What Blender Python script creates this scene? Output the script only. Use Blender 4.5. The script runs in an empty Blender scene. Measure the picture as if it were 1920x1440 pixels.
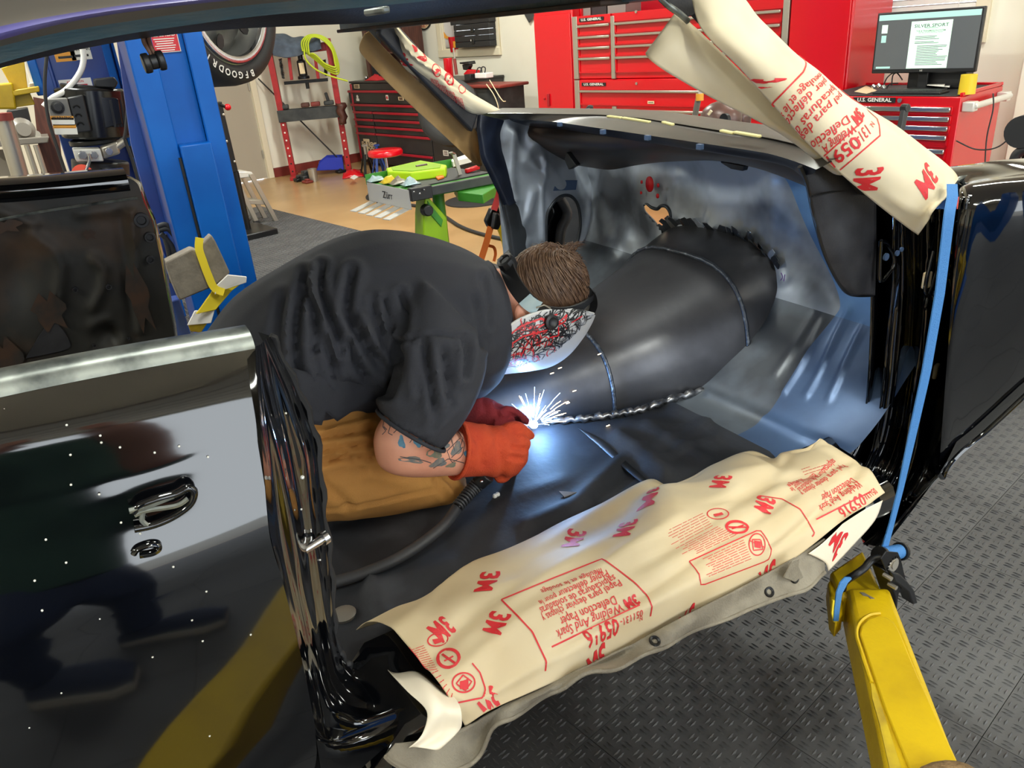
import bpy, bmesh, math, random
from mathutils import Vector, Matrix, noise
random.seed(7)
sc = bpy.context.scene
COL = sc.collection
V = Vector

# ------------------------------------------------------------------ camera
EYE = V((0, 0, 1.5))
FPX = 1445.0
def _n(t): return V(t).normalized()
_up = -_n((260, 3130, FPX))
_yc = _n((-943, -668, FPX)); _yc = (_yc - _up * _yc.dot(_up)).normalized()
_xc = _yc.cross(_up)
def c2w(c): return V((_xc.dot(c), _yc.dot(c), _up.dot(c)))
def w2c(d): return _xc * d.x + _yc * d.y + _up * d.z
cam = bpy.data.cameras.new('camera'); camo = bpy.data.objects.new('camera', cam); COL.objects.link(camo)
cam.sensor_fit = 'HORIZONTAL'; cam.sensor_width = 36.0; cam.lens = 36.0 * FPX / 1920.0
cam.clip_start = 0.02; cam.clip_end = 100
_r, _u, _b = c2w(V((1, 0, 0))), c2w(V((0, -1, 0))), c2w(V((0, 0, -1)))
camo.matrix_world = Matrix(((_r.x, _u.x, _b.x, EYE.x), (_r.y, _u.y, _b.y, EYE.y), (_r.z, _u.z, _b.z, EYE.z), (0, 0, 0, 1)))
sc.camera = camo

# room frame: turned 11 degrees from the car frame.  n = towards the back wall, w = along it to the left
TH = math.radians(11)
ROOM = Matrix.Rotation(TH, 4, 'Z')
RN, RW = V((math.cos(TH), math.sin(TH), 0)), V((-math.sin(TH), math.cos(TH), 0))
AX = {'x': V((1, 0, 0)), 'y': V((0, 1, 0)), 'z': V((0, 0, 1)), 'n': RN, 'w': RW}
def P(px, py, ax, val):
    """the point of the plane (axis = value) met by the sight line of a measured image point"""
    r = c2w(V((px - 960, py - 720, FPX))); a = AX[ax] if isinstance(ax, str) else ax
    return EYE + r * ((val - EYE.dot(a)) / r.dot(a))
def Q(px, py, ax, val):
    p = P(px, py, ax, val); return V((p.dot(RN), p.dot(RW), p.z))
def proj(p):
    c = w2c(p - EYE); return (960 + FPX * c.x / c.z, 720 + FPX * c.y / c.z)
def R2W(n, w, z): return RN * n + RW * w + V((0, 0, z))

# ------------------------------------------------------------------ light
wd = bpy.data.worlds.new('World'); sc.world = wd; wd.use_nodes = True
bg = wd.node_tree.nodes['Background']
bg.inputs['Color'].default_value = (0.88, 0.95, 1.0, 1); bg.inputs['Strength'].default_value = 4.6
sc.view_settings.view_transform = 'Standard'; sc.view_settings.look = 'None'
sc.view_settings.gamma = 1.0; sc.view_settings.use_curve_mapping = False
sc.view_settings.exposure = 0.2
sc.cycles.use_denoising = True
sc.cycles.max_bounces = 8; sc.cycles.diffuse_bounces = 4; sc.cycles.glossy_bounces = 5
sc.cycles.transmission_bounces = 4; sc.cycles.volume_bounces = 1; sc.cycles.transparent_max_bounces = 8
sc.cycles.sample_clamp_indirect = 6.0
sc.cycles.caustics_reflective = False; sc.cycles.caustics_refractive = False

def area(name, loc, target, sx, sy, power, color=(1, 1, 1), portal=False):
    l = bpy.data.lights.new(name, 'AREA'); l.shape = 'RECTANGLE'; l.size = sx; l.size_y = sy
    l.energy = power; l.color = color
    if portal: l.cycles.is_portal = True
    o = bpy.data.objects.new(name, l); COL.objects.link(o)
    o.location = loc; o.rotation_euler = (V(target) - V(loc)).to_track_quat('-Z', 'Y').to_euler()
    return o
CEIL = 3.7
W_RIGHT, W_LEFT, N_FRONT, N_BACK = -5.0, 9.62, -6.0, 6.0
LAMPS = [(-2.6, -2.4), (-2.6, 1.4), (-2.6, 5.4), (0.6, -2.4), (0.6, 1.4), (0.6, 5.4), (3.9, -2.4), (3.9, 1.4), (3.9, 5.4)]
for i, (n, w) in enumerate(LAMPS):
    p = R2W(n, w, CEIL - 0.13)
    area('tube_light', p, p - V((0, 0, 1)) + RN * 1e-4, 0.26, 1.25, 118 if w > 4 else (60 if w > 0 else 84), (0.975, 1.0, 0.90))
DOORS = [(-3.4, 2.3), (3.0, 5.4)]          # garage door openings in the wall behind the photographer, n range
for n0, n1 in DOORS:
    p = R2W((n0 + n1) / 2, W_RIGHT - 0.02, 1.5)
    area('daylight_portal', p, p + RW, n1 - n0, 3.0, 1, portal=True)
for n, w, sx, sz, z in ((N_BACK + .16, 7.53, .9, .9, 1.75), (N_BACK + .16, 2.4, 1.6, .9, 1.9)):
    p = R2W(n, w, z); area('daylight_portal', p, p - RN, sx, sz, 1, portal=True)

# ------------------------------------------------------------------ materials
def lin(c):
    return tuple(((x / 255) / 12.92 if x / 255 <= 0.04045 else ((x / 255 + 0.055) / 1.055) ** 2.4) for x in c) + (1,)
MATS = {}
def mat(name, rgb, rough=0.5, metal=0.0, rgb2=None, nscale=6.0, lo=0.4, hi=0.6, bump=0.0, bscale=80.0, coat=0.0,
        emit=None, estr=0.0, spec=0.5, detail=4.0, rough2=None, stretch=None, dist=0.0, sheen=0.0, sss=0.0, aniso=0.0):
    m = bpy.data.materials.new(name); m.use_nodes = True; t = m.node_tree; b = t.nodes['Principled BSDF']
    I = b.inputs
    I['Base Color'].default_value = lin(rgb); I['Roughness'].default_value = rough; I['Metallic'].default_value = metal
    I['Specular IOR Level'].default_value = spec
    I['Coat Weight'].default_value = coat; I['Coat Roughness'].default_value = 0.04
    if sheen: I['Sheen Weight'].default_value = sheen
    if emit: I['Emission Color'].default_value = lin(emit); I['Emission Strength'].default_value = estr
    tc = t.nodes.new('ShaderNodeTexCoord'); src = tc.outputs['Object']
    if stretch:
        mp = t.nodes.new('ShaderNodeMapping'); mp.inputs['Scale'].default_value = stretch
        t.links.new(src, mp.inputs['Vector']); src = mp.outputs['Vector']
    if rgb2 is not None:
        nz = t.nodes.new('ShaderNodeTexNoise'); nz.inputs['Scale'].default_value = nscale; nz.inputs['Detail'].default_value = detail
        nz.inputs['Distortion'].default_value = dist
        t.links.new(src, nz.inputs['Vector'])
        cr = t.nodes.new('ShaderNodeValToRGB'); cr.color_ramp.elements[0].position = lo; cr.color_ramp.elements[1].position = hi
        cr.color_ramp.elements[0].color = lin(rgb); cr.color_ramp.elements[1].color = lin(rgb2)
        t.links.new(nz.outputs['Fac'], cr.inputs['Fac']); t.links.new(cr.outputs['Color'], I['Base Color'])
        if rough2 is not None:
            mr = t.nodes.new('ShaderNodeMapRange'); mr.inputs[1].default_value = lo; mr.inputs[2].default_value = hi
            mr.inputs[3].default_value = rough; mr.inputs[4].default_value = rough2
            t.links.new(nz.outputs['Fac'], mr.inputs[0]); t.links.new(mr.outputs[0], I['Roughness'])
    if bump:
        n2 = t.nodes.new('ShaderNodeTexNoise'); n2.inputs['Scale'].default_value = bscale; n2.inputs['Detail'].default_value = 3
        t.links.new(src, n2.inputs['Vector'])
        bp = t.nodes.new('ShaderNodeBump'); bp.inputs['Strength'].default_value = bump; bp.inputs['Distance'].default_value = 0.01
        t.links.new(n2.outputs['Fac'], bp.inputs['Height']); t.links.new(bp.outputs['Normal'], I['Normal'])
    MATS[name] = m
    return m
M = MATS
mat('black_paint', (6, 7, 10), 0.06, 0, coat=0.7, spec=0.6)
mat('black_gloss', (16, 16, 18), 0.22)
mat('black_paint_worn', (22, 23, 28), 0.3, 0, rgb2=(75, 78, 85), nscale=30, lo=.5, hi=.8)
mat('chrome_edge', (150, 155, 150), 0.35, 0.6, rgb2=(70, 75, 75), nscale=25, lo=.4, hi=.7)
mat('matte_black', (38, 38, 42), 0.5, 0, rgb2=(52, 52, 56), nscale=12, bump=.1, bscale=300)
mat('dark_inner', (40, 39, 36), 0.55, 0, rgb2=(78, 58, 42), nscale=5, lo=.5, hi=.72, bump=.15, bscale=25)
mat('rust_patch', (70, 48, 34), 0.7, 0, rgb2=(40, 38, 36), nscale=14)
mat('purple_edge', (110, 106, 160), 0.3, 0, rgb2=(72, 64, 150), nscale=3)
mat('teal_primer', (58, 84, 96), 0.45, 0, rgb2=(90, 98, 98), nscale=9, lo=.45, hi=.8, bump=.15, bscale=50, stretch=(1, 4, 4))
mat('roof_grey', (118, 112, 104), 0.35, 0)
mat('dash_black', (54, 52, 50), 0.36, 0, rgb2=(68, 64, 60), nscale=7, lo=.4, hi=.75)
mat('dash_navy', (20, 25, 38), 0.28, 0, rgb2=(30, 37, 54), nscale=9)
mat('dash_under', (66, 62, 62), 0.4, .4, rgb2=(92, 72, 60), nscale=5, lo=.4, hi=.65, stretch=(.6, 1, 2))
mat('steel', (182, 192, 206), 0.34, .3, rgb2=(92, 96, 104), nscale=3.4, lo=.44, hi=.66, rough2=.45, bump=.05, bscale=40)
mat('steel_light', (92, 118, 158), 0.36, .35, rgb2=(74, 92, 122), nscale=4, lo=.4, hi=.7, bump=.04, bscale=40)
mat('steel_dark', (70, 74, 80), 0.42, .5, rgb2=(44, 46, 50), nscale=6, lo=.4, hi=.65, bump=.05, bscale=40)
mat('tunnel_steel', (92, 92, 96), 0.34, .6, rgb2=(70, 70, 74), nscale=5, lo=.4, hi=.65, rough2=.42, bump=.03, bscale=60)
mat('floor_ecoat', (42, 44, 49), 0.66, .0, rgb2=(66, 68, 74), nscale=7, lo=.5, hi=.8, rough2=.7, bump=.08, bscale=60, spec=.35)
mat('weld_bead', (92, 97, 106), 0.36, .7, rgb2=(160, 166, 174), nscale=60, lo=.55, hi=.75, bump=.3, bscale=150)
mat('bare_metal', (190, 190, 192), 0.3, .9, rgb2=(120, 120, 122), nscale=40)
mat('red_paint_hole', (220, 25, 35), 0.35)
mat('paper', (228, 215, 186), 0.55, 0, rgb2=(218, 203, 170), nscale=5, lo=.35, hi=.65, bump=.05, bscale=25)
mat('toe_grey', (112, 120, 130), .36, .4, rgb2=(84, 88, 94), nscale=5, bump=.05, bscale=40)
mat('paper_tan', (222, 204, 168), 0.55, 0, rgb2=(211, 190, 151), nscale=5, lo=.35, hi=.65, bump=.05, bscale=25)
mat('cable_grey', (60, 60, 62), .5)
mat('kraft', (196, 158, 104), 0.65, 0, rgb2=(176, 138, 86), nscale=9, lo=.35, hi=.65, bump=.08, bscale=30)
mat('paper_print', (214, 44, 50), 0.5)
mat('canvas', (146, 138, 122), 0.85, 0, rgb2=(120, 112, 98), nscale=12, bump=.3, bscale=260)
mat('strap_blue', (62, 122, 184), 0.6, 0, bump=.3, bscale=400)
mat('black_metal', (28, 28, 30), 0.35, .4)
mat('black_plastic', (26, 26, 28), 0.42)
mat('black_rubber', (38, 38, 40), 0.6)
mat('lift_yellow', (206, 172, 8), 0.42, 0, rgb2=(184, 150, 14), nscale=7, lo=.42, hi=.7, bump=.1, bscale=120)
mat('lift_yellow_dirty', (170, 142, 40), 0.6, 0, rgb2=(206, 178, 30), nscale=14)
mat('lift_blue', (2, 84, 174), 0.38, 0, rgb2=(4, 94, 186), nscale=3, spec=.3)
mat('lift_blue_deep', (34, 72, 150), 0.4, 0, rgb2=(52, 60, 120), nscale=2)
mat('mat_rubber', (72, 72, 75), 0.5, 0, rgb2=(86, 86, 88), nscale=3, lo=.35, hi=.7, bump=.1, bscale=300)
mat('epoxy', (186, 150, 104), 0.28, 0, rgb2=(170, 134, 90), nscale=2.2, lo=.35, hi=.65)
mat('wall', (240, 236, 220), 0.75, 0, rgb2=(234, 229, 212), nscale=1.2)
mat('ceiling', (232, 230, 224), 0.85)
mat('base_red', (136, 52, 44), 0.5, 0, rgb2=(118, 44, 38), nscale=6)
mat('trim', (226, 216, 190), 0.5)
mat('door_beige', (170, 161, 146), 0.45)
mat('cab_red', (198, 6, 24), 0.22, 0, coat=.15)
mat('cab_red_dark', (150, 16, 30), 0.3)
mat('alu', (178, 172, 160), 0.35, .7)
mat('alu_white', (214, 212, 206), 0.4, .3)
mat('chrome', (200, 200, 204), 0.18, 1.0)
mat('press_red', (176, 34, 38), 0.42, 0, rgb2=(150, 30, 34), nscale=8)
mat('press_black', (44, 46, 48), 0.45, 0, rgb2=(62, 64, 64), nscale=9)
mat('tb_black', (40, 39, 39), 0.35, 0, rgb2=(50, 48, 47), nscale=4)
mat('tb_red', (168, 24, 44), 0.35)
mat('wood_brown', (88, 50, 40), 0.5, 0, rgb2=(70, 38, 32), nscale=7, stretch=(6, 6, .6))
mat('green', (62, 140, 44), 0.45)
mat('lime', (186, 232, 18), 0.45)
mat('lime_dark', (146, 190, 14), 0.4)
mat('hose_lime', (196, 214, 40), 0.45)
mat('cloth_grey', (92, 104, 122), 0.9, 0, rgb2=(78, 88, 104), nscale=10)
mat('cloth_dark', (36, 38, 44), 0.9)
mat('cloth_red', (196, 40, 48), 0.8)
mat('blue_bin', (40, 56, 176), 0.4)
mat('white_plastic', (235, 233, 228), 0.45)
mat('yellow_plastic', (226, 196, 40), 0.5)
mat('foam', (132, 124, 112), 0.85, 0, rgb2=(116, 108, 98), nscale=20, bump=.2, bscale=90)
mat('yellow_cloth', (240, 214, 50), 0.8)
mat('white_cloth', (232, 228, 224), 0.8)
mat('orange_strap', (240, 120, 44), 0.6)
mat('red_strap', (206, 60, 60), 0.6)
mat('tyre', (34, 34, 35), 0.6, 0, bump=.1, bscale=60)
mat('wheel_silver', (150, 150, 146), 0.3, .7)
mat('screen', (70, 72, 74), 0.2, emit=(92, 96, 96), estr=.55)
mat('screen_bar', (150, 190, 180), 0.3, emit=(150, 196, 186), estr=.7)
mat('screen_page', (196, 226, 204), 0.3, emit=(196, 230, 206), estr=.85)
mat('screen_ink', (60, 80, 72), 0.4, emit=(70, 96, 84), estr=.4)
mat('ink', (30, 30, 32), 0.5)
mat('label_white', (236, 234, 226), 0.5)
mat('label_orange', (232, 160, 50), 0.5)
mat('label_red', (206, 30, 46), 0.45)
mat('label_cream', (226, 206, 168), 0.5)
mat('sign_orange', (214, 84, 44), 0.5)
mat('blind', (236, 236, 232), 0.5)
mat('skin', (214, 150, 122), 0.5, 0, rgb2=(196, 124, 100), nscale=9, lo=.4, hi=.7, bump=.04, bscale=120)
mat('hair', (112, 84, 62), 0.55, 0, rgb2=(84, 60, 44), nscale=30, stretch=(3, 3, 1))
mat('shirt', (46, 47, 53), 0.85, 0, rgb2=(50, 51, 58), nscale=5, bump=.15, bscale=500)
mat('trouser', (194, 138, 68), 0.85, 0, rgb2=(182, 126, 60), nscale=6, lo=.35, hi=.65, bump=.2, bscale=420)
mat('stitch', (206, 160, 90), 0.8)
mat('glove_orange', (206, 76, 34), 0.85, 0, rgb2=(186, 60, 28), nscale=14, lo=.35, hi=.65, bump=.35, bscale=240)
mat('glove_red', (132, 32, 38), 0.85, 0, rgb2=(112, 26, 32), nscale=10, bump=.3, bscale=240)
mat('jeans', (34, 48, 84), 0.85)
mat('green_shirt', (40, 78, 62), 0.85)
mat('shoe', (40, 50, 78), 0.7)
mat('shoe_sole', (210, 205, 196), 0.6)
mat('purple_ink', (150, 90, 190), 0.5)
mat('clear_plastic', (190, 215, 222), 0.12, .2, spec=.8)
mat('grey_plastic', (120, 118, 114), 0.5)
mat('brown_box', (96, 66, 58), 0.35, 0, rgb2=(76, 52, 48), nscale=9)
# ------------------------------------------------------------------ geometry helpers
class MB:
    def __init__(s, M=None): s.v = []; s.f = []; s.M = M
    def add(s, vs, fs):
        o = len(s.v)
        s.v += [(s.M @ V(p) if s.M else V(p)) for p in vs]; s.f += [tuple(i + o for i in q) for q in fs]; return s
    def box(s, x0, x1, y0, y1, z0, z1):
        return s.hexa([(x0, y0, z0), (x1, y0, z0), (x1, y1, z0), (x0, y1, z0), (x0, y0, z1), (x1, y0, z1), (x1, y1, z1), (x0, y1, z1)])
    def hexa(s, p):
        return s.add(p, [(0, 3, 2, 1), (4, 5, 6, 7), (0, 1, 5, 4), (1, 2, 6, 5), (2, 3, 7, 6), (3, 0, 4, 7)])
    def bar(s, a, b, wv, tv):
        """box beam from a to b, half-width vector wv, half-thickness vector tv"""
        a, b, wv, tv = V(a), V(b), V(wv), V(tv)
        return s.hexa([a - wv - tv, a + wv - tv, a + wv + tv, a - wv + tv, b - wv - tv, b + wv - tv, b + wv + tv, b - wv + tv])
    def cyl(s, a, b, r0, r1=None, seg=16, caps=True):
        a, b = V(a), V(b); r1 = r0 if r1 is None else r1
        d = (b - a).normalized(); u = d.orthogonal().normalized(); w = d.cross(u)
        vs = []
        for c, r in ((a, r0), (b, r1)):
            for i in range(seg):
                t = 2 * math.pi * i / seg; vs.append(c + u * (r * math.cos(t)) + w * (r * math.sin(t)))
        fs = [(i, (i + 1) % seg, seg + (i + 1) % seg, seg + i) for i in range(seg)]
        if caps: fs += [tuple(range(seg - 1, -1, -1)), tuple(range(seg, 2 * seg))]
        return s.add(vs, fs)
    def lathe(s, a, d, prof, seg=24, sx=1.0, u=None, caps=True):
        """profile [(along, radius)] spun about the axis a + d*t"""
        a, d = V(a), V(d).normalized(); u = V(u).normalized() if u else d.orthogonal().normalized(); w = d.cross(u)
        rings = [[a + d * t + u * (r * math.cos(2 * math.pi * i / seg)) + w * (r * sx * math.sin(2 * math.pi * i / seg)) for i in range(seg)] for t, r in prof]
        return s.loft(rings, True, caps)
    def loft(s, rings, closed=True, caps=False):
        n = len(rings[0]); vs = [p for r in rings for p in r]; fs = []
        for k in range(len(rings) - 1):
            for i in range(n if closed else n - 1):
                j = (i + 1) % n; fs.append((k * n + i, k * n + j, (k + 1) * n + j, (k + 1) * n + i))
        if caps: fs += [tuple(range(n - 1, -1, -1)), tuple((len(rings) - 1) * n + i for i in range(n))]
        return s.add(vs, fs)
    def tube(s, pts, r, seg=8, closed=False, caps=True):
        pts = [V(p) for p in pts]; n = len(pts); rings = []; u = None
        for i in range(n):
            if closed: d = (pts[(i + 1) % n] - pts[i - 1])
            else: d = pts[min(i + 1, n - 1)] - pts[max(i - 1, 0)]
            d.normalize()
            if u is None: u = d.orthogonal().normalized()
            u = (u - d * u.dot(d)).normalized(); w = d.cross(u)
            rr = r(i / (n - 1)) if callable(r) else r
            rings.append([pts[i] + u * (rr * math.cos(2 * math.pi * k / seg)) + w * (rr * math.sin(2 * math.pi * k / seg)) for k in range(seg)])
        if closed: rings.append(rings[0]); caps = False
        return s.loft(rings, True, caps)
    def prism(s, poly, vec):
        vec = V(vec); n = len(poly); a = [V(p) for p in poly]; b = [p + vec for p in a]
        return s.add(a + b, [tuple(range(n - 1, -1, -1)), tuple(range(n, 2 * n))] + [(i, (i + 1) % n, n + (i + 1) % n, n + i) for i in range(n)])
    def grid(s, rows):
        n = len(rows[0]); vs = [p for r in rows for p in r]
        return s.add(vs, [(k * n + i, k * n + i + 1, (k + 1) * n + i + 1, (k + 1) * n + i) for k in range(len(rows) - 1) for i in range(n - 1)])
    def sphere(s, c, r, su=16, sv=10, ax=(1, 1, 1)):
        c = V(c); rings = []
        for k in range(1, sv):
            t = math.pi * k / sv
            rings.append([c + V((r * ax[0] * math.sin(t) * math.cos(2 * math.pi * i / su), r * ax[1] * math.sin(t) * math.sin(2 * math.pi * i / su), r * ax[2] * math.cos(t))) for i in range(su)])
        return s.loft(rings, True, True)

def cr1(p, t):
    """Catmull-Rom through the list p at t in 0..1"""
    n = len(p) - 1; x = max(0.0, min(0.999999, t)) * n; i = int(x); f = x - i
    a, b, c, d = p[max(i - 1, 0)], p[i], p[i + 1], p[min(i + 2, n)]
    return b + (c - a) * (0.5 * f) + (a * 2 - b * 5 + c * 4 - d) * (0.5 * f * f) + (b * 3 - a - c * 3 + d) * (0.5 * f ** 3)
def spline(pts, n): 
    pts = [V(p) for p in pts]; return [cr1(pts, i / (n - 1)) for i in range(n)]
class Surf:
    """smooth surface through a control grid, S(u,v): u along the rows' index, v inside a row; rows may differ in length"""
    def __init__(s, rows): s.rows = [[V(p) for p in r] for r in rows]
    def __call__(s, u, v): return cr1([cr1(r, v) for r in s.rows], u)
    def nrm(s, u, v):
        e = 2e-3; d = (s(min(u + e, 1), v) - s(max(u - e, 0), v)).cross(s(u, min(v + e, 1)) - s(u, max(v - e, 0)))
        return d.normalized() if d.length else V((0, 0, 1))
    def mesh(s, nu, nv, disp=None):
        rows = []
        for i in range(nu + 1):
            r = []
            for j in range(nv + 1):
                u, v = i / nu, j / nv; p = s(u, v)
                if disp: p = p + s.nrm(u, v) * disp(u, v)
                r.append(p)
            rows.append(r)
        return rows

WL = {}
def build(mb, name, m, parent=None, bevel=0.0, solid=0.0, smooth=35, seg=2, flip=False, label=None):
    me = bpy.data.meshes.new(name)
    vs = [V(p) for p in mb.v]
    lo = V((min(p.x for p in vs), min(p.y for p in vs), min(p.z for p in vs))); hi = V((max(p.x for p in vs), max(p.y for p in vs), max(p.z for p in vs)))
    base = V(((lo.x + hi.x) / 2, (lo.y + hi.y) / 2, lo.z))
    me.from_pydata([p - base for p in vs], [], mb.f)
    bm = bmesh.new(); bm.from_mesh(me); bmesh.ops.remove_doubles(bm, verts=bm.verts, dist=1e-5)
    bmesh.ops.recalc_face_normals(bm, faces=bm.faces)
    if flip: bmesh.ops.reverse_faces(bm, faces=bm.faces)
    bm.to_mesh(me); bm.free()
    if smooth:
        me.shade_smooth(); me.set_sharp_from_angle(angle=math.radians(smooth))
    ms = m if isinstance(m, (list, tuple)) else [m]
    for k in ms: me.materials.append(MATS[k] if isinstance(k, str) else k)
    o = bpy.data.objects.new(name, me); COL.objects.link(o)
    if solid:
        md = o.modifiers.new('solid', 'SOLIDIFY'); md.thickness = solid; md.offset = 0
    if bevel:
        md = o.modifiers.new('bevel', 'BEVEL'); md.width = bevel; md.segments = seg; md.limit_method = 'ANGLE'; md.angle_limit = math.radians(40)
    place(o, base, parent)
    if label: o['label'] = label
    return o
def place(o, base, parent=None):
    WL[o.name] = base
    if parent is not None:
        o.parent = parent; o.location = base - WL[parent.name]
    else: o.location = base
def tag(o, label, cat, group=None):
    o['label'] = label; o['category'] = cat
    if group: o['group'] = group
    return o
def struct(o): o['kind'] = 'structure'; return o
def thing(name, label, cat, loc, group=None):
    o = bpy.data.objects.new(name, None); COL.objects.link(o); o.empty_display_size = 0.1
    place(o, V(loc)); return tag(o, label, cat, group)
def copy_tree(o, off, parent=None):
    c = o.copy(); COL.objects.link(c)
    WL[c.name] = WL[o.name] + off
    if parent is None: c.location = WL[c.name]
    else: c.parent = parent; c.location = WL[c.name] - WL[parent.name]
    for ch in list(o.children): copy_tree(ch, off, c)
    return c
def part(mb_fn, name, m, parent, **kw):
    mb = MB(); mb_fn(mb); return build(mb, name, m, parent, **kw)
def rbox(name, m, parent, n0, n1, w0, w1, z0, z1, bevel=0.004, M=ROOM, **kw):
    return build(MB(M).box(n0, n1, w0, w1, z0, z1), name, m, parent, bevel=bevel, **kw)

_tcache = {}
def text2d(s, size=1.0, bold=0.0, cuts=0, align='CENTER', space=1.0):
    """(verts, faces) of a line of lettering on its own plane, height about size"""
    key = (s, bold, cuts, align, space)
    if key not in _tcache:
        cu = bpy.data.curves.new('lettering', 'FONT'); cu.body = s; cu.size = 1.0; cu.align_x = align; cu.align_y = 'CENTER'
        cu.offset = bold; cu.resolution_u = 2; cu.space_character = space
        ob = bpy.data.objects.new('lettering', cu); COL.objects.link(ob)
        dg = bpy.context.evaluated_depsgraph_get(); dg.update()
        me = ob.evaluated_get(dg).to_mesh()
        bm = bmesh.new(); bm.from_mesh(me)
        bmesh.ops.remove_doubles(bm, verts=bm.verts, dist=1e-4)
        if cuts:
            bmesh.ops.triangulate(bm, faces=bm.faces)
            for _ in range(cuts):
                es = [e for e in bm.edges if e.calc_length() > 0.25]
                if es: bmesh.ops.subdivide_edges(bm, edges=es, cuts=1); bmesh.ops.triangulate(bm, faces=bm.faces)
        bm.verts.index_update()
        _tcache[key] = ([(v.co.x, v.co.y) for v in bm.verts], [tuple(v.index for v in f.verts) for f in bm.faces])
        bm.free(); ob.evaluated_get(dg).to_mesh_clear()
        bpy.data.objects.remove(ob); bpy.data.curves.remove(cu)
    vs, fs = _tcache[key]
    return [(x * size, y * size) for x, y in vs], fs
def letter(mb, s, c, ex, ey, size, bold=0.0, lift=0.0015, align='CENTER', sx=1.0, space=1.0):
    """lettering on a flat place: centre c, reading direction ex, upward ey"""
    ex, ey = V(ex).normalized(), V(ey).normalized(); nn = ex.cross(ey)
    vs, fs = text2d(s, size, bold, 0, align, space)
    mb.add([V(c) + ex * (x * sx) + ey * y + nn * lift for x, y in vs], fs); return mb
def decal(name, m, parent, c, ex, ey, w, h, lift=0.001, **kw):
    ex, ey = V(ex).normalized(), V(ey).normalized(); nn = ex.cross(ey); c = V(c) + nn * lift
    p = [c - ex * w / 2 - ey * h / 2, c + ex * w / 2 - ey * h / 2, c + ex * w / 2 + ey * h / 2, c - ex * w / 2 + ey * h / 2]
    return build(MB().prism(p, -nn * lift * .8), name, m, parent, **kw)
def pxl(pts, ax, val): return [P(x, y, ax, val) for x, y in pts]
def pline(pts, t):
    """point on an image polyline at parameter t by length"""
    L = [0.0]
    for a, b in zip(pts, pts[1:]): L.append(L[-1] + math.hypot(b[0] - a[0], b[1] - a[1]))
    d = t * L[-1]
    for i in range(len(pts) - 1):
        if d <= L[i + 1] + 1e-9:
            f = (d - L[i]) / max(L[i + 1] - L[i], 1e-9); return (pts[i][0] + (pts[i + 1][0] - pts[i][0]) * f, pts[i][1] + (pts[i + 1][1] - pts[i][1]) * f)
    return pts[-1]
def dseg(p, a, b):
    ax, ay = a; bx, by = b; dx, dy = bx - ax, by - ay; L = dx * dx + dy * dy
    t = 0 if L == 0 else max(0, min(1, ((p[0] - ax) * dx + (p[1] - ay) * dy) / L))
    return math.hypot(p[0] - ax - dx * t, p[1] - ay - dy * t), t
def dpoly(p, pl): return min(dseg(p, a, b)[0] for a, b in zip(pl, pl[1:]))
def inside(p, poly):
    c = False; j = len(poly) - 1
    for i in range(len(poly)):
        if (poly[i][1] > p[1]) != (poly[j][1] > p[1]) and p[0] < (poly[j][0] - poly[i][0]) * (p[1] - poly[i][1]) / (poly[j][1] - poly[i][1]) + poly[i][0]: c = not c
        j = i
    return c
def gauss(d, s): return math.exp(-0.5 * (d / s) ** 2)
# ------------------------------------------------------------------ room
floor = struct(build(MB(ROOM).box(N_FRONT - .2, N_BACK + .2, W_RIGHT - .2, W_LEFT + .2, -0.1, 0), 'floor', 'epoxy', smooth=0))
TS, TN0, TW0 = 0.305, 1.195, 0.295
def tile_mesh():
    mb = MB(); h = TS / 2 - .0008
    mb.box(-h, h, -h, h, 0, .008)
    k = 10; c = TS / k
    for i in range(k):
        for j in range(k):
            cx, cy = -TS / 2 + c * (i + .5), -TS / 2 + c * (j + .5)
            for s in (-1, 1):
                L, wd_, hh = .0128, .0034, .0032
                o = s * .0058
                if (i + j) % 2: pts = [(cx - L, cy + o), (cx, cy + o - wd_), (cx + L, cy + o), (cx, cy + o + wd_)]; a, b = (cx - L * .45, cy + o), (cx + L * .45, cy + o)
                else: pts = [(cx + o, cy - L), (cx + o + wd_, cy), (cx + o, cy + L), (cx + o - wd_, cy)]; a, b = (cx + o, cy - L * .45), (cx + o, cy + L * .45)
                z = .0079
                mb.add([(x, y, z) for x, y in pts] + [(a[0], a[1], z + hh), (b[0], b[1], z + hh)], [(0, 1, 5, 4), (1, 2, 5), (2, 3, 4, 5), (3, 0, 4)])
    return mb
_tm = tile_mesh(); tme = bpy.data.meshes.new('tile'); tme.from_pydata([V(p) for p in _tm.v], [], _tm.f); tme.materials.append(MATS['mat_rubber'])
tiles = []
for i in range(-19, 12):
    for j in range(-17, 26):
        n, w = TN0 + TS * (i + .5), TW0 + TS * (j + .5)
        lim = 3.33 if w > 3 else 4.55
        if n > lim or w > 7.9: continue
        p = R2W(n, w, 0); c = w2c(p - EYE); ar = 0
        if c.z > .3:
            x, y = proj(p)
            if -150 < x < 2100 and -100 < y < 1600: ar = 1 / c.z ** 3
        tiles.append((ar, p))
tiles.sort(key=lambda t: -t[0])
for ar, p in tiles[:300]:
    o = bpy.data.objects.new('tile', tme); COL.objects.link(o); o.rotation_euler = (0, 0, TH); place(o, p, floor)
rest = MB()
for ar, p in tiles[300:]:
    h = TS / 2 - .001
    rest.prism([p + RN * a * h + RW * b * h for a, b in ((-1, -1), (1, -1), (1, 1), (-1, 1))], (0, 0, .008))
o = build(rest, 'tile_field', 'mat_rubber', floor, smooth=0); o['kind'] = 'stuff'

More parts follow.
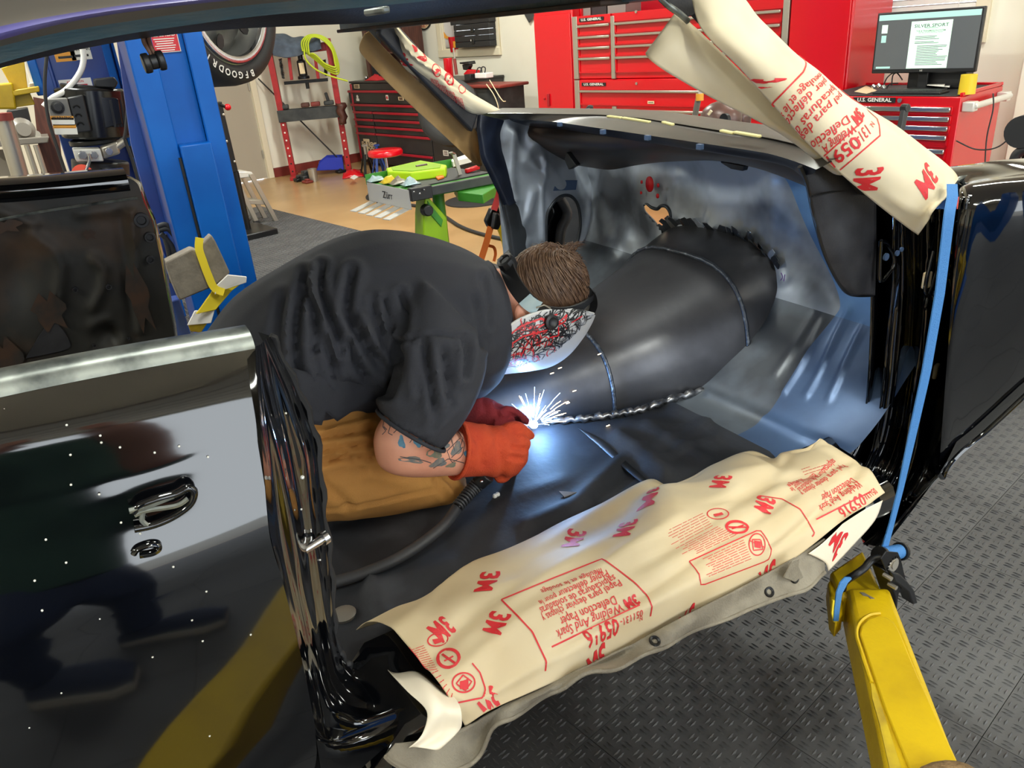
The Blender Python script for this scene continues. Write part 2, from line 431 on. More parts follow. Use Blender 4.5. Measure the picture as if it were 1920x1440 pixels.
def wall_boxes(name, axis, at_, lo, hi, holes, th=0.16):
    """wall on plane axis = at_, thickness outwards, with rectangular holes (a0,a1,z0,z1)"""
    mb = MB(ROOM); cuts = sorted(holes); a = lo
    def bx(a0, a1, z0, z1):
        if a1 - a0 < 1e-4 or z1 - z0 < 1e-4: return
        t0, t1 = (at_, at_ + th) if at_ > 0 else (at_ - th, at_)
        if axis == 'n': mb.box(t0, t1, a0, a1, z0, z1)
        else: mb.box(a0, a1, t0, t1, z0, z1)
    for h0, h1, z0, z1 in cuts:
        bx(a, h0, 0, CEIL); bx(h0, h1, 0, z0); bx(h0, h1, z1, CEIL); a = h1
    bx(a, hi, 0, CEIL)
    return struct(build(mb, name, 'wall', smooth=0))
# window places measured from the photograph
q0, q1 = Q(825, 111, 'n', N_BACK), Q(943, 108, 'n', N_BACK)
w1L, w1R, w1z = q0.y - .10, q1.y + .10, q0.z + .10
q2 = Q(1855, 86, 'n', N_BACK); w2R, w2z = q2.y + .11, q2.z + .11
WIN = [(w1R, w1L, w1z, w1z + .95), (w2R, w2R + 1.75, w2z, w2z + 1.0)]
wall_boxes('wall_back', 'n', N_BACK, W_RIGHT, W_LEFT, WIN)
wall_boxes('wall_front', 'n', N_FRONT, W_RIGHT, W_LEFT, [])
wall_boxes('wall_right', 'w', W_RIGHT, N_FRONT, N_BACK, [(a, b, 0, 3.0) for a, b in DOORS])
DL = Q(428, 362, 'w', W_LEFT).x; DR = Q(505, 338, 'w', W_LEFT).x
wall_boxes('wall_left', 'w', W_LEFT, N_FRONT, N_BACK, [(DR - 1.0, DR, 0, 2.05)])
struct(build(MB(ROOM).box(N_FRONT - .2, N_BACK + .2, W_RIGHT - .2, W_LEFT + .2, CEIL, CEIL + .1), 'ceiling', 'ceiling', smooth=0))
struct(build(MB(ROOM).box(-9, 9, W_RIGHT - 9, W_RIGHT - .17, -.12, -.02), 'ground', mat('driveway', (170, 166, 158), .8), smooth=0))
# door in the left wall
d = struct(build(MB(ROOM).box(DR - 1.0, DR, W_LEFT + .03, W_LEFT + .075, .01, 2.05), 'door_1', 'door_beige', smooth=0))
fr = MB(ROOM)
for a, b in ((DR, DR + .075), (DR - 1.075, DR - 1.0)): fr.box(a, b, W_LEFT - .022, W_LEFT + .0, 0, 2.12)
fr.box(DR - 1.075, DR + .075, W_LEFT - .022, W_LEFT, 2.05, 2.125)
build(fr, 'door_frame', 'trim', d, bevel=.006)
hg = MB(ROOM)
for z in (.25, 1.05, 1.8): hg.cyl((DR - .008, W_LEFT + .02, z), (DR - .008, W_LEFT + .02, z + .1), .009, seg=8)
build(hg, 'hinge', 'alu', d)
struct(build(MB(ROOM).box(DR + .08, N_BACK, W_LEFT - .014, W_LEFT, 0, .105).box(DR + .08, N_BACK, W_LEFT - .009, W_LEFT, .105, .115), 'baseboard_left', 'base_red', bevel=.003))
struct(build(MB(ROOM).box(N_BACK - .014, N_BACK, 1.2, W_LEFT - .015, 0, .105), 'baseboard_back', 'base_red', bevel=.003))
# windows
def window(k, w0, w1, z0, z1, blind_bottom, slat_w0=None):
    m = MB(ROOM); t = .085
    for a, b in ((w0 - t, w0), (w1, w1 + t)): m.box(N_BACK - .025, N_BACK, a, b, z0 - t, z1 + t)
    m.box(N_BACK - .025, N_BACK, w0 - t, w1 + t, z1, z1 + t)
    m.box(N_BACK - .032, N_BACK, w0 - t, w1 + t, z0 - t, z0)
    for a, b in ((w0 - .001, w0 + .012), (w1 - .012, w1 + .001)): m.box(N_BACK, N_BACK + .15, a, b, z0, z1)
    win = struct(build(m, 'window_%d' % k, 'trim', bevel=.007))
    build(MB(ROOM).box(N_BACK - .005, N_BACK + .15, w0, w1, z0 - .002, z0 + .012), 'window_sill', 'trim', win, bevel=.003)
    s = MB(ROOM); wm = (w0 + w1) / 2
    for a, b in ((w0, w0 + .04), (w1 - .04, w1), (wm - .02, wm + .02)): s.box(N_BACK + .12, N_BACK + .15, a, b, z0, z1)
    for a in (z0 + .012, z1 - .04, (z0 + z1) / 2 - .02): s.box(N_BACK + .12, N_BACK + .15, w0, w1, a, a + .04)
    build(s, 'sash', 'white_plastic', win, bevel=.004)
    g = bpy.data.materials.get('glass_pane')
    if not g:
        g = mat('glass_pane', (255, 255, 255), .02); b = g.node_tree.nodes['Principled BSDF']; b.inputs['Transmission Weight'].default_value = 1.0; b.inputs['IOR'].default_value = 1.05
    build(MB(ROOM).box(N_BACK + .133, N_BACK + .137, w0 + .04, w1 - .04, z0 + .04, z1 - .04), 'pane', g, win, smooth=0)
    z = z1 - .03; sw0, sw1 = (slat_w0 if slat_w0 else (w0 + .02, w1 - .02))
    build(MB(ROOM).box(N_BACK + .05, N_BACK + .10, sw0, sw1, z, z + .03), 'blind_rail', 'blind', win, bevel=.003)
    first = None; zz = z - .03
    while zz > blind_bottom:
        if first is None:
            first = build(MB(ROOM).hexa([(N_BACK + .068, sw0, zz - .020), (N_BACK + .082, sw0, zz + .018), (N_BACK + .082, sw1, zz + .018), (N_BACK + .068, sw1, zz - .020),
                (N_BACK + .066, sw0, zz - .019), (N_BACK + .080, sw0, zz + .019), (N_BACK + .080, sw1, zz + .019), (N_BACK + .066, sw1, zz - .019)]), 'slat', 'blind', win, smooth=0)
            z00 = zz
        else: copy_tree(first, V((0, 0, zz - z00)), win)
        zz -= .042
    cd = MB(ROOM)
    for a in (sw0 + .12, (sw0 + sw1) / 2, sw1 - .12): cd.cyl((N_BACK + .054, a, blind_bottom), (N_BACK + .054, a, z), .0035, seg=6)
    build(cd, 'blind_cord', 'blind', win)
    return win
window(1, *WIN[0], Q(870, 38, 'n', N_BACK + .07).z, (w1R + .02, w1R + .66))
window(2, *WIN[1], w2z + .02)
# casing at the right end of the back wall
qt = Q(1915, 180, 'n', N_BACK - .05)
struct(build(MB(ROOM).box(N_BACK - .09, N_BACK, qt.y - .55, qt.y + .02, 0, CEIL), 'trim_1', 'wall', bevel=.01))
# ceiling lamps
for i, (n, w) in enumerate(LAMPS):
    t = thing('ceiling_lamp', 'white tube lamp on the ceiling, %s of the %s row' % (('first', 'second', 'third')[i % 3], ('rear', 'middle', 'front')[i // 3]), 'lamp', R2W(n, w, CEIL - .12), 'ceiling lamps')
    build(MB(ROOM).box(n - .15, n + .15, w - .66, w + .66, CEIL - .12, CEIL - .001), 'housing', 'white_plastic', t, bevel=.01)

# raised overhead doors under the ceiling, seen in reflections
for k, (a, b) in enumerate(DOORS):
    o = struct(build(MB(ROOM).box(a + .05, b - .05, W_RIGHT + .25, W_RIGHT + 2.6, 3.02, 3.07), 'door_%d' % (k + 2), 'door_beige', smooth=0))
    for j in range(5): build(MB(ROOM).box(a + .06, b - .06, W_RIGHT + .27 + j * .47, W_RIGHT + .27 + j * .47 + .44, 3.005, 3.02), 'door_panel', 'trim', o, bevel=.01, seg=1)
# ------------------------------------------------------------------ car shell on the lift
car = thing('car', 'stripped black two-door car shell with doors off, raised on the yellow lift arms', 'car', (.9, 1.7, .3))
def lofted(lines, n, name, m, parent=car, sub=1, **kw):
    """lines: [(image polyline, axis, value)] -> smooth skin through them"""
    rows = []
    for pts, ax, val in lines:
        L = [V(p) if len(p) == 3 else P(p[0], p[1], ax, val) for p in pts]
        # resample by length
        d = [0.0]
        for a, b in zip(L, L[1:]): d.append(d[-1] + (b - a).length)
        out = []
        for i in range(n):
            t = d[-1] * i / (n - 1); k = 0
            while k < len(L) - 2 and t > d[k + 1]: k += 1
            f = (t - d[k]) / max(d[k + 1] - d[k], 1e-9); f = min(max(f, 0), 1)
            a, b, c, e = L[max(k - 1, 0)], L[k], L[k + 1], L[min(k + 2, len(L) - 1)]
            out.append(b.lerp(c, f))
        for _ in range(2):
            out = [out[0]] + [(out[i - 1] + out[i] * 2 + out[i + 1]) / 4 for i in range(1, n - 1)] + [out[-1]]
        rows.append(out)
    if sub > 1:
        S = Surf(rows); rows = [[cr1([r[j] for r in rows], i / ((len(rows) - 1) * sub)) for j in range(n)] for i in range((len(rows) - 1) * sub + 1)]
    return build(MB().grid(rows), name, m, parent, **kw)

# --- near rear quarter panel
def yq(z):
    pts = [(.2, .985), (.33, .945), (.42, .905), (.5, .885), (.6, .872), (.75, .864), (.88, .860), (.955, .860), (.985, .866), (1.03, .882), (1.08, .894), (1.13, .912), (1.17, .932), (1.30, .97)]
    if z <= pts[0][0]: return pts[0][1]
    for (a, b), (c, d) in zip(pts, pts[1:]):
        if z <= c: return b + (d - b) * (z - a) / (c - a)
    return pts[-1][1]
edge = [(478, 652), (480, 690), (484, 732), (487, 780), (490, 815), (492, 850), (498, 930), (505, 1000), (516, 1045), (527, 1080), (545, 1150), (562, 1220), (580, 1305), (592, 1370), (600, 1430), (612, 1520), (622, 1580)]
rows = []
for q in edge:
    z = 1.0
    for _ in range(12): p = P(q[0], q[1], 'y', yq(z)); z = p.z
    r = []
    for k in range(24):
        f = k / 23; X = p.x + (-1.9 - p.x) * f ** 1.5
        lift = .055 * (p.x - X) * max(0, min(1, (p.z - .9) / .28))
        zz = p.z + lift - .012 * math.sin(f * 3.1) * (1 if .9 < p.z < 1.1 else 0)
        b_ = max(0., min(1., (p.z - .955) / .05)); gx = math.sin((X + .20) / .34 * 3.3) if X > -.35 else -.98
        r.append(V((X, yq(p.z) + b_ * .045 * (p.z - .97) * gx - .006 * f, zz)))
    rows.append(r)
S = Surf(rows)
quarter = build(MB().grid(S.mesh(48, 40)), 'quarter_panel', 'black_paint', car, smooth=60)
top = S.mesh(2, 40)[0]
led = [[p + V((0, dy, dz)) for p in top] for dy, dz in ((-.001, 0), (.003, .012), (.014, .019), (.034, .021), (.048, .017), (.05, -.03))]
build(MB().grid(led), 'belt_rail', 'chrome_edge', quarter, smooth=50)
inn = [[p + V((.0, .052 + dy, dz)) for p in top] for dy, dz in ((0, -.0), (.02, -.2), (.03, -.62))]
build(MB().grid(inn), 'inner_trim_panel', 'dark_inner', car, smooth=50)
# scoop behind the door opening
sc_px = [(250, 962), (262, 948), (290, 937), (330, 926), (352, 915), (364, 922), (360, 940), (345, 955), (318, 972), (285, 985), (252, 992)]
scp = [P(x, y, 'y', .857) for x, y in sc_px]
so = build(MB().tube(spline(scp, 44), .0045, 8), 'side_scoop', 'black_paint', car, smooth=60)
build(MB().tube(spline(pxl([(242, 958), (266, 952), (275, 950), (325, 930)], 'y', .856), 20), .0035, 6).tube(spline(pxl([(252, 966), (275, 957), (330, 948), (352, 935)], 'y', .856), 20), .003, 6)
      .tube(spline(pxl([(268, 960), (266, 975), (276, 985)], 'y', .856), 12), .003, 6), 'scoop_fin', 'chrome_edge', so)
sp2 = pxl([(250, 1040), (258, 1030), (280, 1022), (296, 1022), (298, 1030), (285, 1038), (262, 1042)], 'y', .862)
build(MB().tube(spline(sp2, 30), .0035, 6), 'marker_recess', 'black_paint', car, smooth=60)
# white paint nibs spattered over the panel
nb = MB()
for x, y in [(125, 797), (188, 817), (190, 830), (225, 839), (290, 849), (336, 837), (132, 853), (390, 857), (133, 909), (186, 927), (86, 1012), (263, 1001), (227, 980), (124, 1055), (65, 1089), (79, 1145), (187, 1160), (387, 1109), (360, 1163), (22, 1211), (55, 1364), (393, 1380), (286, 1232), (380, 1202), (325, 1063), (8, 767), (115, 1299), (470, 1190)]:
    z = 1.0
    for _ in range(10): p = P(x, y, 'y', yq(z) - .001); z = p.z
    nb.sphere(p, .0014, 6, 4)
o = build(nb, 'paint_nibs', 'label_white', car); o['kind'] = 'stuff'

# --- rear door jamb, running down into the sill
C = [(478, 650), (484, 732), (492, 850), (505, 1000), (527, 1080), (562, 1220), (580, 1305), (600, 1430)]
A0 = [(482, 648), (488, 736), (505, 850), (520, 960), (541, 1070), (569, 1205), (590, 1300), (612, 1400), (690, 1372), (800, 1330)]
A = [(488, 646), (497, 740), (525, 860), (542, 945), (560, 1045), (567, 1105), (580, 1162), (592, 1220), (605, 1280), (626, 1335), (680, 1352), (800, 1310)]
A2 = [(492, 642), (515, 740), (545, 855), (562, 950), (578, 1050), (586, 1110), (596, 1165), (606, 1225), (620, 1285), (650, 1325), (690, 1338), (800, 1296)]
B = [(498, 636), (537, 735), (575, 857), (585, 970), (600, 1080), (617, 1205), (630, 1265), (655, 1300), (700, 1320), (800, 1280)]
B2 = [(502, 633), (546, 727), (583, 840), (597, 965), (611, 1080), (622, 1190), (636, 1248), (660, 1275), (700, 1290), (800, 1256)]
F = [(507, 630), (553, 720), (592, 820), (607, 957), (621, 1080), (628, 1192), (640, 1230), (660, 1252), (687, 1259), (725, 1256), (800, 1232)]
for l in (C,): l += [(610, 1500)]
jam = lofted([(C, 'y', .872), (A0, 'y', .905), (A, 'y', .92), (A2, 'y', .965), (B, 'y', .985), (B2, 'y', 1.03), (F, 'y', 1.05), ([V(P(x, y, 'y', 1.05)) + V((-.01, .03, .0)) for x, y in F], 'y', 0)], 60, 'door_jamb', 'black_paint', sub=4, smooth=70)
wv = []
Fp = spline(pxl(F[:9], 'y', 1.048), 60)
for i, p in enumerate(Fp): wv.append(p + V((.003 * math.sin(i * 1.3), 0, .004 * math.sin(i * .9))))
build(MB().tube(wv, .0055, 6), 'weatherstrip', 'black_rubber', car, smooth=60)
st = P(570, 1032, 'y', .97)
build(MB().cyl(st, st + V((.035, .012, 0)), .007, seg=12).cyl(st + V((.03, .01, 0)), st + V((.038, .013, 0)), .011, seg=12), 'striker_pin', 'chrome', car)
bp_ = MB()
for x, y in [(567, 895), (565, 955), (536, 775), (552, 990), (577, 920), (582, 1010), (600, 1050)]:
    bp_.sphere(P(x, y, 'y', .955 if x < 570 else .99), .0016 if x != 567 else .003, 6, 4)
o = build(bp_, 'paint_nibs', 'label_white', jam); o['kind'] = 'stuff'
# --- sill
prof = [(1.1, .425), (.95, .425), (.89, .428), (.866, .44), (.862, .455), (.864, .475), (.875, .50), (.90, .512), (.94, .515), (.985, .53), (1.02, .535), (1.045, .55), (1.055, .55), (1.062, .515), (1.075, .495), (1.12, .488)]
sill = build(MB().grid([[V((.17, y, z - .07)) for y, z in prof]] + [[V((X, y, z)) for y, z in prof] for X in [.24 + 1.19 * i / 12 for i in range(13)]]), 'rocker_sill', 'black_paint', car, smooth=50)

# --- front door jamb (hinge pillar)
H = [([(1635, 372), (1635, 550), (1631, 680), (1622, 780), (1608, 835), (1588, 868), (1540, 895)], 1.055),
     ([(1642, 372), (1643, 550), (1639, 680), (1631, 780), (1619, 838), (1598, 875), (1550, 905)], 1.048),
     ([(1655, 372), (1655, 545), (1648, 690), (1640, 785), (1627, 842), (1605, 882), (1560, 914)], 1.075),
     ([(1676, 372), (1675, 530), (1664, 640), (1657, 720), (1645, 800), (1634, 850), (1612, 890), (1566, 922)], 1.02),
     ([(1690, 372), (1692, 540), (1680, 700), (1665, 800), (1650, 850), (1625, 895), (1574, 930)], 1.0),
     ([(1702, 380), (1708, 540), (1698, 700), (1684, 790), (1668, 850), (1640, 900), (1580, 940)], 1.035),
     ([(1722, 380), (1722, 540), (1712, 700), (1695, 810), (1676, 868), (1650, 915), (1588, 952)], 1.02),
     ([(1741, 390), (1738, 500), (1728, 640), (1715, 720), (1700, 820), (1690, 870), (1660, 925), (1596, 965)], .965),
     ([(1762, 392), (1755, 500), (1735, 570), (1736, 590), (1728, 720), (1722, 800), (1705, 880), (1672, 940), (1604, 980)], .96),
     ([(1790, 392), (1790, 480), (1785, 540), (1800, 580), (1784, 700), (1766, 780), (1745, 850), (1700, 930), (1612, 1000)], .985),
     ([(1815, 392), (1822, 500), (1820, 600), (1808, 700), (1788, 790), (1765, 850), (1715, 940), (1620, 1020)], .95),
     ([(1836, 400), (1842, 500), (1840, 600), (1822, 720), (1803, 800), (1780, 855), (1762, 888), (1700, 960), (1640, 1030)], .885),
     ([(1848, 400), (1858, 500), (1858, 600), (1840, 700), (1822, 760), (1800, 815), (1768, 880), (1705, 965), (1650, 1034)], .868)]
hp = lofted([(l, 'y', y) for l, y in H], 54, 'hinge_pillar', 'black_paint', sub=3, smooth=70)
rc = MB()
for k_, o_ in ((0, -.002), (3, -.003), (4, -.003), (7, -.003), (8, -.003), (10, -.003), (11, -.002)):
    rc.tube(spline([P(x, y, 'y', H[k_][1] + o_) for x, y in H[k_][0]], 60), .0035, 6)
for pl, y in (([(1652, 452), (1663, 458), (1675, 477), (1676, 496), (1668, 510), (1650, 525), (1652, 452)], 1.01), ([(1766, 470), (1790, 420), (1830, 425), (1836, 470), (1832, 560), (1815, 570)], .945), ([(1745, 560), (1735, 540), (1750, 470)], .95), ([(1782, 505), (1790, 530), (1806, 570), (1810, 640)], .965)):
    rc.tube(spline(pxl(pl, 'y', y), 40), .0045, 7)
build(rc, 'pressed_rib', 'black_paint', hp, smooth=60)
for x, y, r in ((1663, 482, .008), (1684, 475, .006), (1692, 468, .005), (1809, 520, .012), (1806, 560, .006)): 
    p = P(x, y, 'y', .985 if x < 1750 else .95); build(MB().cyl(p, p + V((0, .004, 0)), r, seg=14), 'bolt_hole', 'steel_light', hp)
for x, y in ((1742, 525), (1795, 705)): 
    p = P(x, y, 'y', .955); build(MB().hexa([p + V((dx, dy, dz)) for dz in (-.02, .018) for dx, dy in ((-.012, 0), (.012, 0), (.012, .01), (-.012, .01))]), 'hinge_pad', 'label_cream', hp, bevel=.004)
# --- near front fender and hood edge
fr_ = []
for (bx, by), (tx, ty), y in zip(((1760, 890), (1772, 880), (1800, 849), (1840, 816), (1880, 780), (1925, 738), (2010, 660), (2250, 520)), ((1800, 346), (1806, 343), (1820, 339), (1850, 334), (1885, 329), (1930, 324), (2010, 314), (2250, 296)), (.875, .868, .855, .835, .812, .785, .74, .68)):
    L = [P(bx + (tx - bx) * f, by + (ty - by) * f, 'y', y + dy) for f, dy in ((0, .03), (.04, .012), (.25, -.004), (.5, -.012), (.75, -.012), (.92, .0), (.985, .022), (1, .05))]
    e = L[-1]; fr_.append([L[0] + V((.02, .05, .01))] + L + [e + V((.03, .09, .004)), e + V((.03, .16, -.012)), e + V((.03, .18, -.08))])
fender = build(MB().grid(Surf(fr_).mesh(28, 44)), 'front_fender', 'black_paint', car, smooth=60)
lip = [P(x, y, 'y', d) for x, y, d in ((1758, 884, .875), (1768, 896, .868), (1775, 880, .866), (1800, 850, .857), (1840, 817, .838), (1880, 781, .815), (1925, 739, .788), (1960, 705, .77))]
build(MB().tube(spline(lip, 40), .006, 6), 'wheel_arch_lip', 'black_paint', fender, smooth=60)
rb = MB()
for dy, off in ((0, 0), (.01, 9), (.0, 17)):
    rb.tube(spline(pxl([(1800 + off, 392), (1806 + off, 372), (1830 + off, 378), (1852 + off, 400), (1858 + off, 440), (1868 + off, 470)], 'y', .87 - dy), 36), .004, 6)
build(rb, 'fender_edge_bead', 'black_paint', fender, smooth=60)
ft = MB().tube(spline(pxl([(1792, 340), (1806, 334), (1850, 329), (1925, 318)], 'y', .93), 30), .006, 6)
build(ft, 'cowl_seam', 'chrome_edge', fender, smooth=60)

# --- cowl and dash
D0 = [(896, 211), (960, 211), (1135, 214), (1210, 221), (1335, 241), (1440, 256), (1510, 272), (1560, 300)]
D1 = [(897, 221), (960, 222), (1045, 229), (1210, 253), (1340, 272), (1440, 287), (1490, 302), (1560, 330)]
D2 = [(900, 232), (960, 232), (1045, 240), (1210, 266), (1340, 286), (1440, 302), (1480, 312), (1502, 330), (1560, 350)]
S0 = lofted([([V(P(x, y, 'z', 1.24)) + V((.10, 0, .004)) for x, y in D0], 'z', 0), (D0, 'z', 1.24), ([(x, y + 3) for x, y in D0], 'z', 1.236), (D1[:7] + [(1530, 318)], 'z', 1.218)], 50, 'dash_top', 'dash_black', sub=3, smooth=60)
lofted([(D1[:7] + [(1530, 318)], 'z', 1.218), ([(x, y + 5) for x, y in D1[:7]] + [(1524, 326)], 'z', 1.207), (D2[:8], 'z', 1.19), ([V(P(x, y, 'z', 1.19)) + V((.02, 0, -.006)) for x, y in D2[:8]], 'z', 0)], 50, 'dash_edge', 'dash_navy', sub=3, smooth=60)
D3 = [(925, 250), (970, 262), (1010, 290), (1050, 304), (1080, 310), (1145, 320), (1185, 311), (1235, 304), (1335, 300), (1395, 309), (1440, 321), (1512, 350)]
du = lofted([([V(P(x, y, 'z', 1.19)) + V((.02, 0, -.006)) for x, y in D2[:8]], 'z', 0), ([(x, y * .5 + y2 * .5) for (x, y), y2 in zip([(905, 245), (960, 255), (1045, 272), (1145, 285), (1235, 290), (1340, 298), (1440, 316), (1508, 345)], [245, 255, 272, 290, 285, 294, 312, 342])], 'x', 1.48), (D3, 'x', 1.66)], 50, 'dash_underside', 'dash_under', sub=5, smooth=60)
for x, y in ((1050, 233), (1131, 247), (1215, 258), (1313, 275), (1216, 250)):
    p = P(x, y, 'z', 1.215); build(MB().box(p.x - .006, p.x + .004, p.y - .008, p.y + .008, p.z - .006, p.z + .006), 'trim_clip', 'steel_light', du)
q = [P(1262, 268, 'x', 1.42), P(1292, 285, 'x', 1.46), P(1264, 272, 'x', 1.5)]
build(MB().prism(q, (.012, 0, -.004)), 'dash_bracket', 'steel_dark', car, bevel=.002); q = pxl([(1350, 303), (1395, 311), (1392, 321), (1370, 317), (1352, 306)], 'x', 1.64); build(MB().prism(q, (.02, 0, 0)), 'dash_bracket', 'steel_dark', car, bevel=.002)
q = pxl([(1062, 285), (1080, 310), (1066, 318), (1058, 300)], 'x', 1.5); build(MB().prism(q, (.02, 0, 0)), 'dash_bracket', 'steel_dark', car, bevel=.002)
mat('tape_cream', (226, 214, 150), .6)
# masking left on the windshield channel
for a, b in (((1140, 218), (1165, 221)), ((1168, 221), (1218, 229)), ((1243, 229), (1262, 234)), ((1352, 245), (1376, 250)), ((1378, 248), (1425, 256))):
    p, q = P(*a, 'z', 1.252), P(*b, 'z', 1.25); build(MB().bar(p, q, (.006, 0, 0), (0, 0, .003)), 'windshield_tape', 'tape_cream', car, bevel=.002)
# near dash end cap and kick bracket in matte black
ek = [[P(1500, 312, 'y', 1.06), P(1506, 330, 'y', 1.05), P(1514, 345, 'y', 1.045), P(1525, 398, 'y', 1.045), P(1545, 470, 'y', 1.045), P(1572, 527, 'y', 1.045), P(1595, 551, 'y', 1.045)],
      [P(1530, 300, 'y', 1.045), P(1535, 325, 'y', 1.035), P(1545, 350, 'y', 1.03), P(1556, 395, 'y', 1.03), P(1572, 465, 'y', 1.03), P(1592, 520, 'y', 1.032), P(1608, 552, 'y', 1.035)],
      [P(1570, 300, 'y', 1.035), P(1575, 330, 'y', 1.03), P(1582, 352, 'y', 1.026), P(1590, 395, 'y', 1.026), P(1600, 465, 'y', 1.026), P(1612, 520, 'y', 1.03), P(1620, 552, 'y', 1.035)],
      [P(1642, 310, 'y', 1.03), P(1642, 340, 'y', 1.028), P(1640, 365, 'y', 1.026), P(1640, 400, 'y', 1.026), P(1640, 465, 'y', 1.028), P(1639, 520, 'y', 1.032), P(1638, 553, 'y', 1.036)]]
build(MB().grid(Surf(ek).mesh(18, 30)), 'side_cowl_panel', 'matte_black', car, solid=.008, smooth=60)
jl = pxl([(1523, 368), (1560, 360), (1600, 356), (1638, 350)], 'y', 1.024)
build(MB().tube(spline(jl, 20), .0025, 6), 'panel_joint', 'black_plastic', car)
ed = pxl([(1500, 312), (1514, 345), (1525, 398), (1545, 470), (1572, 527), (1595, 551), (1636, 553)], 'y', 1.045)
build(MB().tube(spline(ed, 40), .005, 6), 'panel_edge', 'black_plastic', car, smooth=60)

# --- firewall, toe board, floor as pressed steel sheets
FL = .5
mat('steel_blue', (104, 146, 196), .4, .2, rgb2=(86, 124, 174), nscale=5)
zp = [(1.30, .5), (1.40, .505), (1.455, .525), (1.52, .575), (1.60, .645), (1.67, .72), (1.71, .80), (1.725, .90), (1.725, 1.0), (1.71, 1.08), (1.66, 1.15)]
prf = spline([(x, 0, z) for x, z in zp], 96)
heart = [(1205, 385), (1212, 381), (1222, 389), (1232, 392), (1240, 386), (1250, 388), (1257, 400), (1258, 415), (1257, 432), (1247, 441), (1238, 432), (1225, 415), (1208, 397)]
def fire_disp(p):
    x, y = proj(p); d = 0
    d += .012 * gauss(dpoly((x, y), [(1140, 330), (1130, 400), (1150, 470)]), 9) - .010 * gauss(dpoly((x, y), [(1107, 340), (1105, 400), (1095, 455)]), 6)
    d += .014 * gauss(dpoly((x, y), [(1195, 330), (1210, 380), (1240, 450)]), 14)
    d += .012 * gauss(math.hypot(x - 1175, y - 450), 14) - .012 * gauss(math.hypot(x - 1150, y - 445), 9)
    d += .010 * gauss(dpoly((x, y), [(1275, 330), (1268, 400), (1290, 455)]), 10)
    d += .006 * math.sin(x * .02) * math.sin(y * .03)
    d += .008 * gauss(dpoly((x, y), [(1440, 330), (1445, 430), (1470, 520)]), 12) - .008 * gauss(dpoly((x, y), [(1480, 340), (1500, 450), (1560, 560)]), 16)
    for l in ([(1545, 602), (1470, 735)], [(1592, 578), (1512, 742)], [(1530, 590), (1452, 700)], [(1618, 610), (1555, 745)]): d += .006 * gauss(dpoly((x, y), l), 3.2)
    d += .008 * gauss(dpoly((x, y), [(1330, 740), (1400, 770), (1500, 820), (1590, 850)]), 7)
    for l in ([(1250, 360), (1262, 420)], [(1320, 440), (1330, 360)]): d += .003 * gauss(dpoly((x, y), l), 4)
    return d
fy = [1.0 + 1.45 * i / 150 for i in range(151)]
vs, grid_i = [], {}
fmb = MB()
for i, q in enumerate(prf):
    e = prf[min(i + 1, 95)] - prf[max(i - 1, 0)]; nn = V((-e.z, 0, e.x)).normalized()
    yb = 1.27 + .25 * max(0, min(1, (q.z - .76) / .33)) + .012 * math.sin(q.z * 22)
    for j, y in enumerate(fy):
        y = 1.0 + (yb - 1.0) * j / 34 if j <= 34 else yb + (2.45 - yb) * (j - 34) / 116
        p = V((q.x, y, q.z)); 
        # corner blend to the far side
        fmb.v.append(p + nn * fire_disp(p))
for i in range(95):
    for j in range(150):
        k = i * 151 + j; c = (fmb.v[k] + fmb.v[k + 152]) / 2
        if i > 45 and inside(proj(c), heart): continue
        fmb.f.append((k, k + 1, k + 152, k + 151))
# split at the toe so that firewall and toe board are two parts
cut = 50
def sub(pred):
    m = MB(); m.v = list(fmb.v); m.f = [f for f in fmb.f if pred(f[0] // 151, f[0] % 151, fmb.v[f[0]])]
    used = sorted({i for f in m.f for i in f}); mp = {a: b for b, a in enumerate(used)}
    m.v = [m.v[i] for i in used]; m.f = [tuple(mp[i] for i in f) for f in m.f]; return m
fw = build(sub(lambda a, b, v: a >= cut and b >= 34), 'firewall', 'steel', car, smooth=70)
build(sub(lambda a, b, v: a >= cut and b < 34), 'blue_corner', 'steel_blue', car, smooth=70)  # near corner coloured bluer than the rest of the firewall
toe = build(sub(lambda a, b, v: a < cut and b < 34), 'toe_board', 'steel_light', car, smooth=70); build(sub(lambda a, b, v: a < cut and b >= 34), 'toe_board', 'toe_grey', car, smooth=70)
hr = [P(x, y, 'x', 1.715) for x, y in heart]
build(MB().tube(spline(hr + [hr[0]], 60), .006, 7, closed=False), 'opening_rim', 'steel_dark', fw, smooth=60)
for x, y, rx, ry in ((1225, 344, .019, .026), (1210, 340, .004, .006), (1241, 346, .005, .007), (1240, 366, .006, .008), (1209, 360, .004, .005)):
    p = P(x, y, 'x', 1.712) + V((-.016, 0, 0)); rd = MB().add([p] + [p + V((0, rx * math.cos(t * .3927), ry * math.sin(t * .3927))) for t in range(16)], [(0, 1 + t, 1 + (t + 1) % 16) for t in range(16)]); build(rd, 'red_grommet', 'red_paint_hole', fw, solid=.004, label='red painted plug in the firewall')
for x, y in ((1218, 497), (1213, 506), (1209, 514), (1224, 493), (1212, 519)):
    p = P(x, y, 'x', 1.66); build(MB().cyl(p + V((-.012, 0, 0)), p + V((.004, 0, 0)), .006, seg=10), 'drilled_hole', 'black_plastic', fw)

